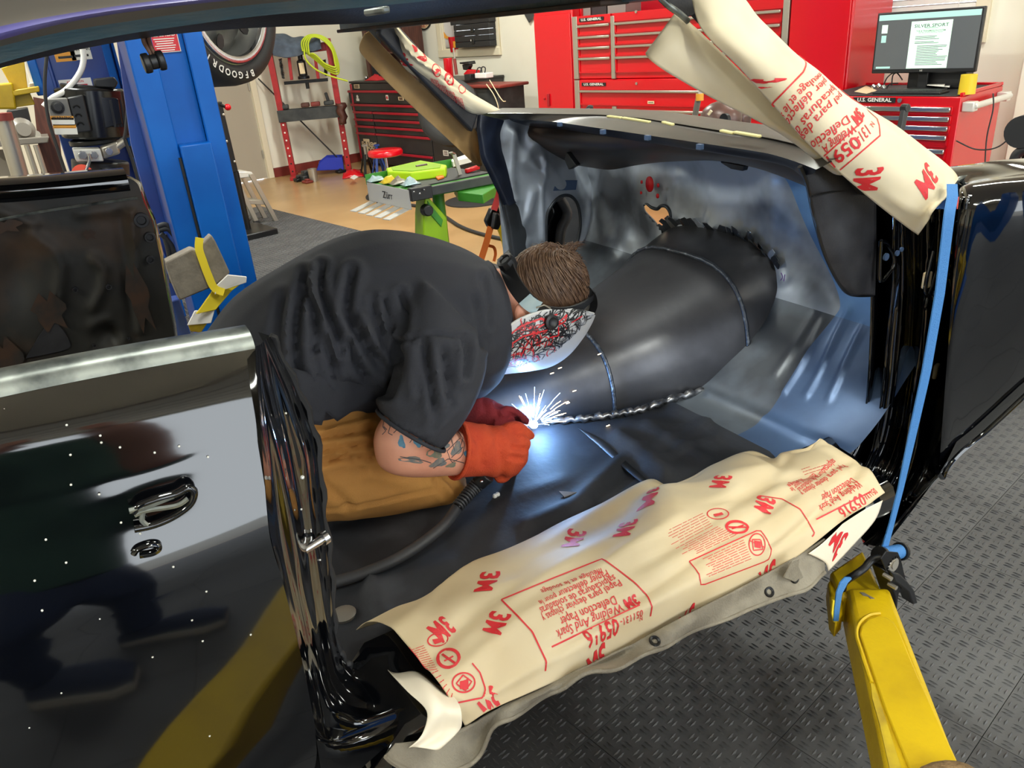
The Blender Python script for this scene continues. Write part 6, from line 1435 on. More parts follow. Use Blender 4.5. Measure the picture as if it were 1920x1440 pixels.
# --- window contents: three black cases, red tub, hanging sheet
def case(px0, px1, y0, y1, lab, dx=0):
    A, B = Q(px0, y1, 'n', N_BACK - .02), Q(px1, y0, 'n', N_BACK - .02); t = thing('tool_case', lab, 'case', R2W(N_BACK + .02, (A.y + B.y) / 2, A.z), 'black cases on the window sill')
    w0, w1 = B.y, A.y; z0 = w1z + .013 + .119 * dx; z1 = z0 + .117; zm = (z0 + z1) / 2
    rbox('lower_shell', 'black_rubber', t, N_BACK - .12, N_BACK + .11, w0, w1, z0, zm - .001, .006); rbox('lid', 'black_rubber', t, N_BACK - .12, N_BACK + .11, w0, w1, zm + .001, z1, .006)
    rbox('latch', 'black_plastic', t, N_BACK - .13, N_BACK - .118, (w0 + w1) / 2 - .05, (w0 + w1) / 2 + .0, zm - .025, zm + .025, .003)
    return t
case(868, 932, 82, 101, 'bottom black tool case of three stacked on the window sill', 0)
t = case(866, 931, 64, 81.5, 'middle black tool case of three stacked on the window sill', 1)
c = Q(882, 76, 'n', N_BACK - .145); decal('case_tag', 'label_white', t, R2W(N_BACK - .121, c.y, c.z), EXR, EZ, .05, .02, .002)
case(859, 930, 37, 63.5, 'top black tool case of three stacked on the window sill', 2)
A, B = Q(840, 98, 'n', N_BACK), Q(864, 68, 'n', N_BACK); t = thing('red_tub', 'red plastic tub on the window sill left of the stacked cases', 'tub', R2W(N_BACK + .03, (A.y + B.y) / 2, A.z))
build(MB().lathe(R2W(N_BACK + .04, (A.y + B.y) / 2, A.z), (0, 0, 1), [(0, .06), (0, .085), (B.z - A.z, .1), (B.z - A.z, .09), (.01, .075)], 20), 'tub', 'cab_red', t, smooth=40)
decal('tub_label', 'label_orange', t, R2W(N_BACK - .055, Q(859, 80, 'n', N_BACK).y, (A.z + B.z) / 2), EXR, EZ, .05, .07, .001)
A, B = Q(823, 105, 'n', N_BACK + .03), Q(852, 10, 'n', N_BACK + .03); t = build(MB(ROOM).grid([[V((N_BACK + .025 + .006 * math.sin(i * 1.3 + j), A.y + (B.y - A.y) * i / 8, w1z + .02 + (w1z + .9 - w1z) * j / 8)) for j in range(9)] for i in range(9)]), 'hanging_sheet', mat('sheet_grey', (206, 204, 206), .6), None, solid=.001, smooth=60); tag(t, 'pale grey plastic sheet hanging in the left half of the window', 'sheet')
slb = pxl([(826, 62), (832, 60), (838, 68), (846, 70), (838, 73), (830, 70)], 'n', N_BACK + .012); build(MB().prism(slb, RN * .002), 'yellow_stain', 'label_orange', t)
# gasoline sign
gc = P(794, 28, 'n', N_BACK - .012); R_ = .16
t = thing('round_sign', 'round white gasoline sign with orange lettering on the back wall', 'sign', gc)
m = MB().lathe(gc, -RN, [(-.01, R_), (.008, R_), (.010, R_ * .96), (.010, .001)], 40); build(m, 'sign_disc', 'ink', t, smooth=40)
m = MB().lathe(gc - RN * .010, -RN, [(0, R_ * .93), (.002, R_ * .93), (.002, .001)], 40); build(m, 'sign_face', 'label_cream', t, smooth=40)
m = MB().lathe(gc - RN * .012, -RN, [(0, R_ * .55), (.0015, R_ * .55), (.0015, .001)], 32); build(m, 'inner_ring', 'ink', t, smooth=40)
m = MB().lathe(gc - RN * .0135, -RN, [(0, R_ * .48), (.0015, R_ * .48), (.0015, .001)], 32); build(m, 'inner_disc', 'label_cream', t, smooth=40)
m = MB()
for txt, a0, a1, up in (('GASOLINE', -150, -30, 1), ('DRIVE IN', 150, 30, -1)):
    for i, chh in enumerate(txt):
        a = math.radians(a0 + (a1 - a0) * i / (len(txt) - 1)); d = EXR * math.cos(a) + EZ * math.sin(a); u = d * (-1 if up == 1 else 1); e = u.cross(-RN) * -1
        e = (EXR * -math.sin(a) + EZ * math.cos(a)) * (1 if up == 1 else -1)
        if chh != ' ': letter(m, chh, gc - RN * .0125 + d * R_ * .74, e, u, R_ * .36, .03, .0012)
m.prism([gc - RN * .0155 + EXR * x * R_ + EZ * y * R_ for x, y in ((-.2, .2), (.2, .2), (.16, -.28), (.05, -.34), (0, -.28), (-.05, -.34), (-.16, -.28))], -RN * .001)
build(m, 'sign_lettering', 'sign_orange', t, smooth=0)
# board and warning triangle above the locker
c = P(1008, -6, 'n', N_BACK - .02); e1_, e2_ = (EXR * .8 + EZ * .6), (EZ * .8 - EXR * .6)
t = decal('wall_plaque', 'press_black', None, c, e1_, e2_, .5, .20, .012); tag(t, 'tilted dark plaque with white letters on the wall above the left locker', 'sign')
m = MB(); letter(m, 'USA', c + e1_ * .02, e1_, e2_, .13, .02, .0135); build(m, 'plaque_lettering', 'label_white', t, smooth=0)
tp_ = [P(1052, 18, 'n', N_BACK - .03), P(1100, 14, 'n', N_BACK - .03), P(1074, -40, 'n', N_BACK - .03)]
t = build(MB().prism(tp_, RN * .01), 'triangle_sign', 'label_red', None); tag(t, 'red-edged white triangular sign standing above the red locker', 'sign')
g0 = sum(tp_, V((0, 0, 0))) / 3; build(MB().prism([g0 + (p - g0) * .78 - RN * .003 for p in tp_], RN * .002), 'sign_face', 'label_white', t)

# --- cart with clutter right of the pillar paper, and the wheel leaning on it
NC = 5.25; cq = lambda x, y: Q(x, y, 'n', NC)
A, B = cq(832, 160), cq(936, 160)
t = thing('tool_cart', 'maroon-topped service cart crowded with tools under the window', 'cart', R2W(NC + .2, (A.y + B.y) / 2, 0))
ztc = cq(910, 160).z; rbox('cart_top', 'base_red', t, NC, NC + .4, B.y, A.y, ztc - .03, ztc, .01); rbox('cart_body', 'press_black', t, NC + .03, NC + .38, B.y + .06, A.y - .02, .12, ztc - .03, .006)
for i in range(3): rbox('drawer', 'press_black', t, NC + .015, NC + .032, B.y + .08, A.y - .04, .2 + i * .2, .38 + i * .2, .004)
rods('cart_cable', [[(912, 158), (926, 178), (934, 200), (932, 215)], [(918, 150), (940, 186), (948, 190)]], 'n', NC - .01, .005, 'label_cream', t)
def lump(name, px, y, n, size, m, lab, cat, kind='box'):
    p = P(px, y, 'n', n); rm_ = V((p.dot(RN), p.dot(RW), p.z)); a, b, c = size
    mb = MB(ROOM)
    if kind == 'box': mb.box(rm_.x - a, rm_.x + a, rm_.y - b, rm_.y + b, rm_.z, rm_.z + c)
    else: mb.lathe(rm_, (0, 0, 1), [(0, a), (c * .5, a * 1.1), (c * .52, b), (c, b), (c, .001)], 16)
    o = build(mb, name, m, None, bevel=.006); tag(o, lab, cat); return o
t = thing('cordless_drill', 'red and black cordless drill lying on the cart top', 'drill', P(885, 140, 'n', NC + .15))
slab('body', [(868, 139), (876, 130), (892, 132), (892, 141), (872, 142)], 'n', NC + .12, RN * .06, 'cab_red', t, bevel=.008); slab('grip', [(868, 131), (866, 121), (879, 118), (880, 124), (876, 132)], 'n', NC + .13, RN * .05, 'black_plastic', t, bevel=.006); slab('battery', [(862, 120), (861, 117), (878, 115), (880, 121)], 'n', NC + .11, RN * .09, 'black_plastic', t, bevel=.004)
lump('charger', 885, 150, NC + .1, (.06, .05, .06), 'black_plastic', 'black charger beside the red drill on the cart', 'charger')
lump('white_tray', 908, 146, NC + .12, (.05, .09, .05), 'white_plastic', 'white plastic tray on the right of the cart top', 'tray')
lump('red_cup', 843, 146, NC + .2, (.045, .05, .2), 'cab_red', 'red and white cup behind the pillar paper on the cart', 'cup', 'b')
t = rods('wire_loop', [[(892, 140), (896, 128), (902, 128), (904, 140)], [(900, 138), (904, 126), (910, 128), (908, 140)]], 'n', NC + .1, .006, 'black_rubber', None); tag(t, 'black wire loops standing up on the cart top', 'cable')
t = thing('air_wand', 'thin upright metal wand with dark grip behind the pillar paper', 'tool', P(853, 140, 'n', NC + .05)); rods('tube', [[(850, 90), (853, 112)]], 'n', NC + .05, .010, 'alu', t); rods('grip', [[(852, 110), (856, 140)]], 'n', NC + .05, .018, 'base_red', t)
wc = P(845, 212, 'n', NC - .3); t = thing('spare_tyre', 'black spare tyre leaning against the tool cart', 'tyre', V((wc.x, wc.y, 0)))
ax_ = (-RN * .75 - RW * .55 + EZ * .25).normalized(); build(MB().lathe(wc, ax_, [(-.09, .20), (-.10, .28), (-.07, .325), (.07, .325), (.10, .28), (.09, .20), (.05, .19), (-.05, .19), (-.09, .20)], 40), 'tread', 'tyre', t, smooth=50); build(MB().lathe(wc, ax_, [(-.05, .19), (.0, .17), (.03, .05), (.03, .001)], 30), 'rim', 'black_metal', t, smooth=40)

# --- black and red toolbox
NT = 5.42; tq = lambda x, y: Q(x, y, 'n', NT)
wl, wr2_, zt = tq(656, 157).y, tq(882, 290).y, tq(690, 154).z
t = thing('tool_chest', 'black roller tool chest with red drawer pulls left of the window', 'tool chest', R2W(NT + .3, (wl + wr2_) / 2, 0))
rbox('body', 'tb_black', t, NT + .02, NT + .56, wr2_, wl, .1, zt, .006); rbox('top', 'tb_black', t, NT - .01, NT + .57, wr2_ - .01, wl + .01, zt - .012, zt + .012, .006)
for a, b in ((wl - .035, wl + .004), (wr2_ - .004, wr2_ + .035)): rbox('corner_trim', 'tb_red', t, NT - .012, NT + .03, a, b, .08, zt - .02, .012)
tz = lambda y: tq(700, y).z
def tdraw(pa, pb, y0, y1): drawer(t, tq(pb, 230).y + .004, tq(pa, 230).y - .004, tz(y1), tz(y0), NT, 'tb_black', 'tb_red', .030, False)
rbox('header', 'tb_black', t, NT - .002, NT + .02, wr2_ + .04, wl - .04, tz(169), zt - .015, .003)
tdraw(662, 874, 169, 194); tdraw(664, 874, 195, 208.5)
for y0, y1 in ((209, 222), (223, 235), (236, 248.5), (249, 305)):
    for a, b in ((666, 702), (703, 806), (807, 874)):
        if y0 == 249 and a == 703: drawer(t, tq(b, 230).y + .004, tq(a, 230).y - .004, tz(281), tz(y0), NT, 'tb_black', 'tb_red', .030, False); drawer(t, tq(b, 230).y + .004, tq(a, 230).y - .004, tz(305), tz(281.5), NT, 'tb_black', 'tb_red', .030, False)
        else: tdraw(a, b, y0, y1)
for k, (x, y, w, h, m_) in enumerate(((669, 162, .13, .05, 'label_cream'), (671, 187, .07, .03, 'label_white'), (726, 183, .05, .06, 'label_white'), (752, 185, .11, .04, 'label_cream'), (836, 287, .10, .06, 'label_white'))):
    c = P(x, y, 'n', NT - .006); d_ = decal('sticker', m_, t, c, EXR, EZ, w, h, .002)
    m = MB()
    if k == 1: m.lathe(c + EZ * .035, -RN, [(0, .022), (.0025, .022), (.0025, .001)], 16)
    elif k == 2: m.prism([c + EXR * (.03 * (1 if i % 2 else .45) * math.sin(i * .628)) + EZ * (.03 * (1 if i % 2 else .45) * math.cos(i * .628)) - RN * .0026 for i in range(10)], -RN * .0006)
    else:
        for j in range(3): m.prism([c + EXR * (x_ * w * .35) + EZ * (h * (.25 - j * .25) + y_) - RN * .0026 for x_, y_ in ((-1, -.004), (1, -.004), (1, .004), (-1, .004))], -RN * .0006)
    build(m, 'sticker_mark', 'label_red' if k == 2 else ('label_white' if k == 1 else 'wood_brown'), d_, smooth=0)
m = MB(); c = P(684, 268, 'n', NT - .006)
for tx, x, y, s in (('E', 681, 271, .10), ('X', 684.5, 272, .08), ('T', 689, 275, .24), ('REME', 699, 272, .085), ('OOLS', 699, 282, .09)): letter(m, tx, P(x, y, 'n', NT - .006), EXR, EZ, s, .03, .003)
build(m, 'maker_lettering', 'label_cream', t, smooth=0)
for w in (wl - .15, wr2_ + .15): part(lambda m: (setattr(m, 'M', ROOM), m.cyl((NT + .1, w - .02, .055), (NT + .1, w + .02, .055), .055)), 'caster', 'black_rubber', t)
A = tq(656, 140); t = thing('wooden_hutch', 'dark brown wooden hutch standing on the black tool chest', 'cabinet', R2W(NT + .4, A.y - .3, zt + .012))
rbox('side_panel', 'press_black', t, NT + .22, NT + .5, A.y - .10, A.y - .07, zt + .012, 1.75, .003); rbox('back_panel', 'wood_brown', t, NT + .46, NT + .5, A.y - .95, A.y - .10, zt + .012, 1.75, .003); rbox('front_stile', 'wood_brown', t, NT + .2, NT + .23, A.y - .17, A.y - .10, zt + .012, 1.75, .003); rbox('side_panel', 'wood_brown', t, NT + .22, NT + .5, A.y - .97, A.y - .95, zt + .012, 1.75, .003); rbox('shelf', 'wood_brown', t, NT + .23, NT + .46, A.y - .95, A.y - .17, zt + .3, zt + .32, .002)
def cloth(name, c, ux, uy, h, m, lab, seed=0, cat='cloth', M_=None):
    mb = MB(); n = 14; vs = [[V(c) + V(ux) * (i / n - .5) + V(uy) * (j / n - .5) + V((0, 0, h * (1 - (2 * i / n - 1) ** 2) * (1 - (2 * j / n - 1) ** 2) * (.6 + .8 * abs(noise.noise(V((i * .45 + seed, j * .45, seed))))))) for j in range(n + 1)] for i in range(n + 1)]
    o = build(mb.grid(vs), name, m, None, solid=.005, smooth=70); return tag(o, lab, cat)
cloth('rag', R2W(NT + .1, tq(692, 148).y, zt + .015), -RW * .30, RN * .16, .07, 'cloth_red', 'crumpled red rag on top of the black tool chest', 3)
t = build(MB().sphere(R2W(NT + .12, tq(671, 146).y, zt + .04), .026, 12, 8), 'metal_ball', 'chrome', None); tag(t, 'small shiny ball fitting on the left of the black tool chest', 'fitting')

# --- shop press
pA = Q(552, 333, 'z', 0); pB = Q(655, 322, 'z', 0); dv = (R2W(pB.x, pB.y, 0) - R2W(pA.x, pA.y, 0)).normalized(); pax = V((-dv.y, dv.x, 0)); pv = R2W(pA.x, pA.y, 0).dot(pax)
t = thing('shop_press', 'red hydraulic shop press frame standing left of the black tool chest', 'press', R2W((pA.x + pB.x) / 2, (pA.y + pB.y) / 2, 0))
pb = lambda a, b, wpx, dep, name, m, off=0: build(MB().bar(P(*a, pax, pv) + pax * off, P(*b, pax, pv) + pax * off, dv * wpx, pax * dep), name, m, t, bevel=.004)
L0, L1_, R0, R1_ = (504, 96), (552, 333), (614, 72), (655, 322)
for a, b in ((L0, L1_), (R0, R1_)):
    o = pb(a, b, .034, .06, 'upright', 'press_red')
    for k in range(7):
        f = .58 + k * .061; x, y = a[0] + (b[0] - a[0]) * f, a[1] + (b[1] - a[1]) * f; c = P(x, y, pax, pv)
        build(MB().cyl(c - pax * .062, c - pax * .058, .011, seg=10), 'pin_hole', 'label_white' if k < 5 else 'black_plastic', o)
for b in (L1_, R1_): c = P(*b, pax, pv); build(MB().bar(c - pax * .25 + EZ * .02, c + pax * .25 + EZ * .02, dv * .034, EZ * .02), 'foot', 'press_red', t, bevel=.004)
pb((508, 88), (618, 78), .01, .05, 'top_beam_core', 'press_red'); build(MB().bar(P(505, 96, pax, pv), P(618, 86, pax, pv), EZ * .045, pax * .012), 'top_beam', 'press_red', t, bevel=.004)
build(MB().bar(P(545, 96, pax, pv) + pax * .03, P(612, 88, pax, pv) + pax * .03, EZ * .04, pax * .012), 'top_beam', 'press_red', t, bevel=.004)
for off in (-.075, .075): build(MB().bar(P(522, 218, pax, pv) + pax * off, P(646, 207, pax, pv) + pax * off, EZ * .068, pax * .008), 'bed_channel', 'press_black', t, bevel=.003)
for a, b in (((542, 108), (547, 150)), ((590, 104), (597, 148))): pb(a, b, .018, .018, 'guide_rod', 'press_red')
build(MB().bar(P(533, 156, pax, pv), P(615, 149, pax, pv), EZ * .018, pax * .03), 'ram_plate', 'black_metal', t, bevel=.003); c = P(576, 158, pax, pv); build(MB().cyl(c + EZ * .02, c - EZ * .05, .022, seg=12), 'ram_tip', 'black_metal', t)
c = P(570, 148, pax, pv); j = build(MB().lathe(c, (0, 0, 1), [(0, .07), (.03, .07), (.04, .052), (.20, .052), (.22, .03), (.30, .03), (.30, .001)], 20), 'bottle_jack', 'black_metal', t, smooth=40); decal('jack_label', 'label_cream', j, c + EZ * .12 - pax * .053, dv, EZ, .06, .12, .001)
for x in ((526, 110, 532, 147), (608, 112, 612, 142)):
    a, b = P(x[0], x[1], pax, pv) - pax * .05, P(x[2], x[3], pax, pv) - pax * .05; pts = [a.lerp(b, i / 60) + dv * .018 * math.cos(i * 1.5) + pax * .018 * math.sin(i * 1.5) for i in range(61)]; build(MB().tube(pts, .005, 5), 'return_spring', 'black_metal', t, smooth=60)
for k, (x, y, s, m_, lab) in enumerate(((534, 204, .05, 'press_black', 'black block at the left end of the press bed'), (573, 200, .05, 'wood_brown', 'rusty press plate left of centre on the press bed'), (592, 198, .055, 'base_red', 'rust-red press plate right of centre on the press bed'), (617, 195, .06, 'press_black', 'dark arbor plate with upright pin on the press bed'))):
    c = P(x, y, pax, pv); c.z = P(580, 205, pax, pv).z + .055
    q = MB().bar(c - dv * s, c + dv * s, EZ * .025, pax * .06)
    if k == 3: q.cyl(c, c + EZ * .12 - dv * .02, .02, seg=10)
    o = build(q, 'press_plate', m_, None, bevel=.012); tag(o, lab, 'press plate')
c = P(641, 210, pax, pv) - pax * .1; o = build(MB().grid([[c + dv * (.06 * math.cos(a_ * .6) + .02 * math.sin(k * 2)) * (1 - k * .05) + pax * .08 * math.sin(a_ * .6) + EZ * (.11 - k * .04) for a_ in range(11)] for k in range(7)]), 'leather_glove', 'wood_brown', None, solid=.006, smooth=70); tag(o, 'dark brown glove hanging over the right end of the press bed', 'glove')
cj = [[P(x, y, pax, pv) - pax * d for x, y, d in r] for r in ([(504, 60, -.10), (506, 72, .07), (510, 88, .085), (514, 104, .09)], [(530, 66, -.10), (532, 80, .075), (534, 92, .09), (538, 108, .10)], [(552, 70, -.10), (556, 84, .075), (560, 96, .085), (560, 104, .09)], [(576, 72, -.10), (580, 82, .07), (584, 94, .08), (586, 96, .08)], [(596, 70, -.10), (600, 76, .06), (602, 86, .07), (603, 92, .07)])]
cS = Sheet(cj, lambda u, v: .012 * math.sin(u * 17 + v * 5)); o = build(MB().grid([[cS(i / 30, k / 16) for k in range(17)] for i in range(31)]), 'work_jacket', 'cloth_grey', None, solid=.02, smooth=70); tag(o, 'grey-blue work jacket thrown over the top of the shop press', 'jacket')
t = thing('air_hose', 'coil of lime-yellow air hose hanging over the top of the press', 'hose', P(600, 120, pax, pv))
for k in range(4):
    pts = pxl([(568 + k * 4, 96 + k * 2), (566 + k * 4, 78 + k), (580 + k * 2, 66 + k), (604, 68 + k * 2), (622, 84 + k * 3), (634 - k * 2, 118), (634 - k * 2, 138 - k * 4), (618 - k * 3, 134 - k * 5), (596 - k, 116 - k * 4), (576 + k * 3, 100)], pax, pv - .10 - .022 * k); build(MB().tube(spline(pts, 50), .0105, 8), 'hose_loop', 'hose_lime', t, smooth=60)
rods('hose_end', [[(570, 92), (574, 112), (592, 130), (618, 142), (652, 152)]], pax, pv - .20, .0105, 'hose_lime', t)
t = rods('wall_cable', [[(484, 147), (632, 295)]], pax, pv + .12, .009, 'black_rubber', None); tag(t, 'straight black air line running down the wall behind the press', 'cable')
# floor clutter by the press
bA, bB = Q(594, 322, 'z', .0), Q(643, 318, 'z', .0); t = thing('parts_bin', 'blue plastic parts bin on the floor between the press legs', 'bin', R2W(bA.x, bA.y, 0))
pc = [P(x, y, pax, pv - .05) for x, y in ((594, 320), (597, 308), (612, 296), (642, 295), (645, 318))]; q = MB(); th = .006
for off in (0, .26): q.prism([p + pax * off for p in pc], pax * th)
q.prism([pc[0], pc[4], pc[4] + pax * .26, pc[0] + pax * .26], EZ * th); q.prism([pc[3], pc[4], pc[4] + pax * .26, pc[3] + pax * .26], dv * -th); q.prism([pc[0], pc[1], pc[1] + pax * .26, pc[0] + pax * .26], dv * th)
build(q, 'bin_shell', 'blue_bin', t)
for x, y, a, b, h, m_, nm, lab in ((576, 338, .09, .1, .12, 'press_black', 'vise', 'black vise lying on the floor by the left press leg'), (562, 340, .06, .05, .07, 'black_metal', 'steel_block', 'dark steel block at the foot of the left press leg'), (577, 343, .05, .06, .05, 'base_red', 'steel_block', 'small rust-red block in front of the black vise'), (640, 324, .06, .05, .06, 'black_plastic', 'hand_grinder', 'black hand tool lying at the right press leg')):
    c = Q(x, y, 'z', 0); o = build(MB(ROOM).box(c.x - a, c.x + a, c.y - b, c.y + b, .0, h * .6).box(c.x - a * .6, c.x + a * .5, c.y - b * .7, c.y + b * .3, h * .5, h), nm, m_, None, bevel=.01); tag(o, lab, 'tool')
c = P(589, 340, 'z', 0); o = build(MB().lathe(c, (0, 0, 1), [(0, .05), (.15, .055), (.15, .05), (.01, .045), (.01, .001)], 18), 'steel_cup', 'alu', None, smooth=40); tag(o, 'bare steel cup on the floor right of the black vise', 'cup')
c = P(660, 336, 'z', 0); t = thing('red_bag', 'red and white plastic bag on the floor in front of the tool chest', 'bag', c)
q = [P(642, 335, 'z', .01), P(644, 324, 'z', .06), P(676, 318, 'z', .05), P(684, 330, 'z', .01)]; build(MB().grid([[a.lerp(b, i / 8) + EZ * (.05 * math.sin(3.14 * i / 8) * math.sin(3.14 * k / 8) + .012 * noise.noise(V((i * .7, k * .7, 1)))) for i in range(9)] for k, (a, b) in enumerate([(q[0].lerp(q[1], k / 8), q[3].lerp(q[2], k / 8)) for k in range(9)])]), 'bag_skin', 'cab_red', t, solid=.01, smooth=70)
build(MB().prism([P(x, y, 'z', .075) for x, y in ((656, 334), (664, 328), (672, 332), (664, 337))], EZ * .003), 'bag_print', 'label_white', t)
for k, (x, y, lab) in enumerate(((692, 330, 'left black jack stand on the floor by the tool chest'), (714, 330, 'right dark blue jack stand on the floor by the tool chest'))):
    c = P(x, y, 'z', 0); t = thing('jack_stand', lab, 'jack stand', c); mm = 'black_metal' if k == 0 else 'lift_blue_deep'
    for i in range(4):
        a = .785 + i * 1.571; d = V((math.cos(a), math.sin(a), 0)); build(MB().bar(c + d * .11, c + d * .03 + EZ * .26, V((-d.y, d.x, 0)) * .015, d * .006), 'leg', mm, t)
    build(MB().cyl(c + EZ * .2, c + EZ * .36, .018, seg=10).box(c.x - .03, c.x + .03, c.y - .02, c.y + .02, .35, .37), 'post', 'alu' if k == 0 else mm, t)
# stool
c = P(722, 283, 'n', 4.3); t = thing('shop_stool', 'round red padded shop stool in front of the black tool chest', 'stool', V((c.x, c.y, 0)))
build(MB().lathe(c - EZ * .05, (0, 0, 1), [(0, .15), (.012, .175), (.045, .178), (.062, .165), (.07, .10), (.072, .001)], 32), 'seat', 'cab_red', t, smooth=50); build(MB().cyl(V((c.x, c.y, .12)), c - EZ * .05, .016, seg=12), 'post', 'chrome', t)
for i in range(5):
    a = i * 1.2566; d = V((math.cos(a), math.sin(a), 0)); build(MB().bar(V((c.x, c.y, .12)), V((c.x, c.y, .06)) + d * .24, V((-d.y, d.x, 0)) * .018, EZ * .012), 'leg', 'black_metal', t); build(MB().cyl(V((c.x, c.y, .03)) + d * .24 - V((-d.y, d.x, 0)) * .012, V((c.x, c.y, .03)) + d * .24 + V((-d.y, d.x, 0)) * .012, .03, seg=12), 'caster', 'black_rubber', t)

# --- green rolling bench with its clutter
ZB = .75; b_ = lambda x, y, z=ZB: P(x, y, 'z', z)
g1, g2, g3, g4 = b_(690, 343), b_(776, 357), b_(936, 327), b_(845, 314)
t = thing('work_bench', 'green steel work bench with grey comb plate and black rail behind the welder', 'bench', V(((g1.x + g3.x) / 2, (g1.y + g3.y) / 2, 0)))
build(MB().prism([g1, g2, g3, g4], V((0, 0, -.05))), 'bench_top', 'green', t, bevel=.004)
f_ = lambda a, b: g1 + (g2 - g1) * a + (g4 - g1) * b
build(MB().prism([f_(.12, .08), f_(.9, .08), f_(.9, .95), f_(.12, .95)], V((0, 0, .008))), 'rubber_mat', 'black_rubber', t, bevel=.002)
build(MB().bar(g2 + V((0, 0, -.02)), g3 + V((0, 0, -.02)), V((0, 0, .024)), (g3 - g2).cross(EZ).normalized() * .012), 'rail', 'press_black', t, bevel=.003); build(MB().bar(g4 + V((0, 0, .02)), g1 + V((0, 0, .02)), V((0, 0, .03)), V((.012, 0, 0))), 'back_rail', 'green', t, bevel=.003)
cc = MB(); dx_ = (g3 - g2).normalized(); build(MB().bar(g2 - dx_ * .03 + V((0, 0, -.02)), g2 + dx_ * .10 + V((0, 0, -.02)), V((0, 0, .034)), dx_.cross(EZ) * .022), 'corner_cap', 'black_plastic', t, bevel=.004)
for px, py in ((776, 360), (787, 363), (795, 356)): build(MB().sphere(b_(px, py, ZB - .0) , .006, 8, 6), 'bolt', 'chrome', t)
pl = [g1 + V((0, 0, .006)), g2 - dx_ * .02 + V((0, 0, .006)), g2 - dx_ * .02 + V((0, 0, -.10)), g1 + V((0, 0, -.10))]; nn_ = (g2 - g1).cross(EZ).normalized(); nn_ = nn_ if nn_.dot(EYE - g1) > 0 else -nn_
cp_ = build(MB().prism([p + nn_ * .006 for p in pl], nn_ * .004), 'comb_plate', 'alu_white', t, bevel=.002)
q = MB()
for k in range(5):
    a, b = pl[3].lerp(pl[2], .02 + k * .2), pl[3].lerp(pl[2], .14 + k * .2); q = MB().prism([a + nn_ * .006, b + nn_ * .006, b + nn_ * .14 + V((0, 0, -.03)), a + nn_ * .15 + V((0, 0, -.03))], V((0, 0, -.004))); build(q, 'comb_tooth', 'alu_white', cp_)
m = MB(); letter(m, 'Zürn', (pl[0] + pl[1] + pl[2] + pl[3]) / 4 + nn_ * .011, (g2 - g1), EZ, .055, .01, .001); build(m, 'plate_lettering', 'ink', cp_, smooth=0)
build(MB().prism([b_(x, y, ZB - .05) for x, y in ((850, 348), (925, 332), (930, 350), (905, 365), (858, 360))], V((0, 0, -.05))), 'under_frame', 'green', t, bevel=.004)
build(MB().prism([P(x, y, 'y', g2.y + .25) for x, y in ((903, 345), (930, 345), (932, 372), (905, 372))], V((0, .1, 0))), 'bracket', 'green', t, bevel=.004)
lp = P(822, 372, 'y', g2.y + .2); build(MB().cyl(V((lp.x, lp.y, .05)), V((lp.x, lp.y, ZB - .05)), .035, seg=16), 'post', 'green', t)
lq = lambda x, y: P(x, y, 'y', g2.y + .06)
ap = build(MB().prism([lq(x, y) for x, y in ((794, 405), (797, 370), (803, 369), (838, 408), (842, 455), (842, 560), (793, 560))], V((0, .12, 0))), 'leg', 'lime_dark', t, bevel=.006, label='lime green folding leg')
build(MB().prism([lq(x, y) + V((0, -.006, 0)) for x, y in ((801, 376), (830, 412), (827, 426), (803, 398))], V((0, .01, 0))), 'leg_recess', 'green', ap, bevel=.003)
kn = lq(797, 393); build(MB().cyl(kn + V((0, .0, 0)), kn - V((0, .05, 0)), .034, .03, 14), 'clamp_knob', 'black_plastic', t, bevel=.006)
for a in (-1, 1): build(MB().bar(V((lp.x - .3, lp.y + a * .02, .03)), V((lp.x + .3, lp.y + a * .02, .03)), V((0, .02, 0)), EZ * .02), 'foot', 'green', t)
# on the bench
tr_ = [b_(x, y, ZB + .03) for x, y in ((725, 323), (790, 308), (838, 317), (836, 324), (772, 332), (728, 330))]; t = thing('parts_tray', 'bright lime plastic tray standing on the green bench', 'tray', sum(tr_, V((0, 0, 0))) / 6 - EZ * .03)
build(MB().prism([p - EZ * .025 for p in tr_], EZ * .05), 'tray', 'lime', t, bevel=.008); gc_ = sum(tr_, V((0, 0, 0))) / 6; build(MB().prism([gc_ + (p - gc_) * .82 + EZ * .026 for p in tr_], EZ * .003), 'tray_floor', 'lime_dark', t); build(MB().cyl(gc_ + EZ * .03, gc_ + V((.07, .0, .03)), .008, seg=8), 'tray_tool', 'wood_brown', t)
t = build(MB().bar(b_(864, 330), P(851, 289, 'y', b_(864, 330).y), V((.012, 0, 0)), V((0, .004, 0))).bar(P(851, 289, 'y', b_(864, 330).y), P(845, 286, 'y', b_(864, 330).y - .05), V((.012, 0, 0)), V((0, 0, .004))), 'square_rule', 'alu', None, bevel=.001); tag(t, 'bent steel blade standing upright on the green bench', 'tool')
t = build(MB().prism([b_(x, y, ZB + .01) for x, y in ((817, 334), (830, 330), (833, 334), (821, 338))], EZ * .01), 'orange_wedge', 'orange_strap', None, bevel=.002); tag(t, 'small orange wedge lying on the black bench mat', 'wedge')
t = build(MB().prism([b_(x, y, ZB + .01) for x, y in ((845, 309), (884, 295), (884, 304), (850, 313))], EZ * .03), 'manual_sheet', 'label_white', None); tag(t, 'white printed sheet at the back of the green bench', 'papers')
t = build(MB().bar(b_(873, 321, ZB + .02), b_(898, 313, ZB + .03), V((0, .015, 0)), EZ * .012), 'pliers', 'cab_red', None, bevel=.005); tag(t, 'red-handled pliers at the right end of the green bench', 'pliers')
r_ = random.Random(9)
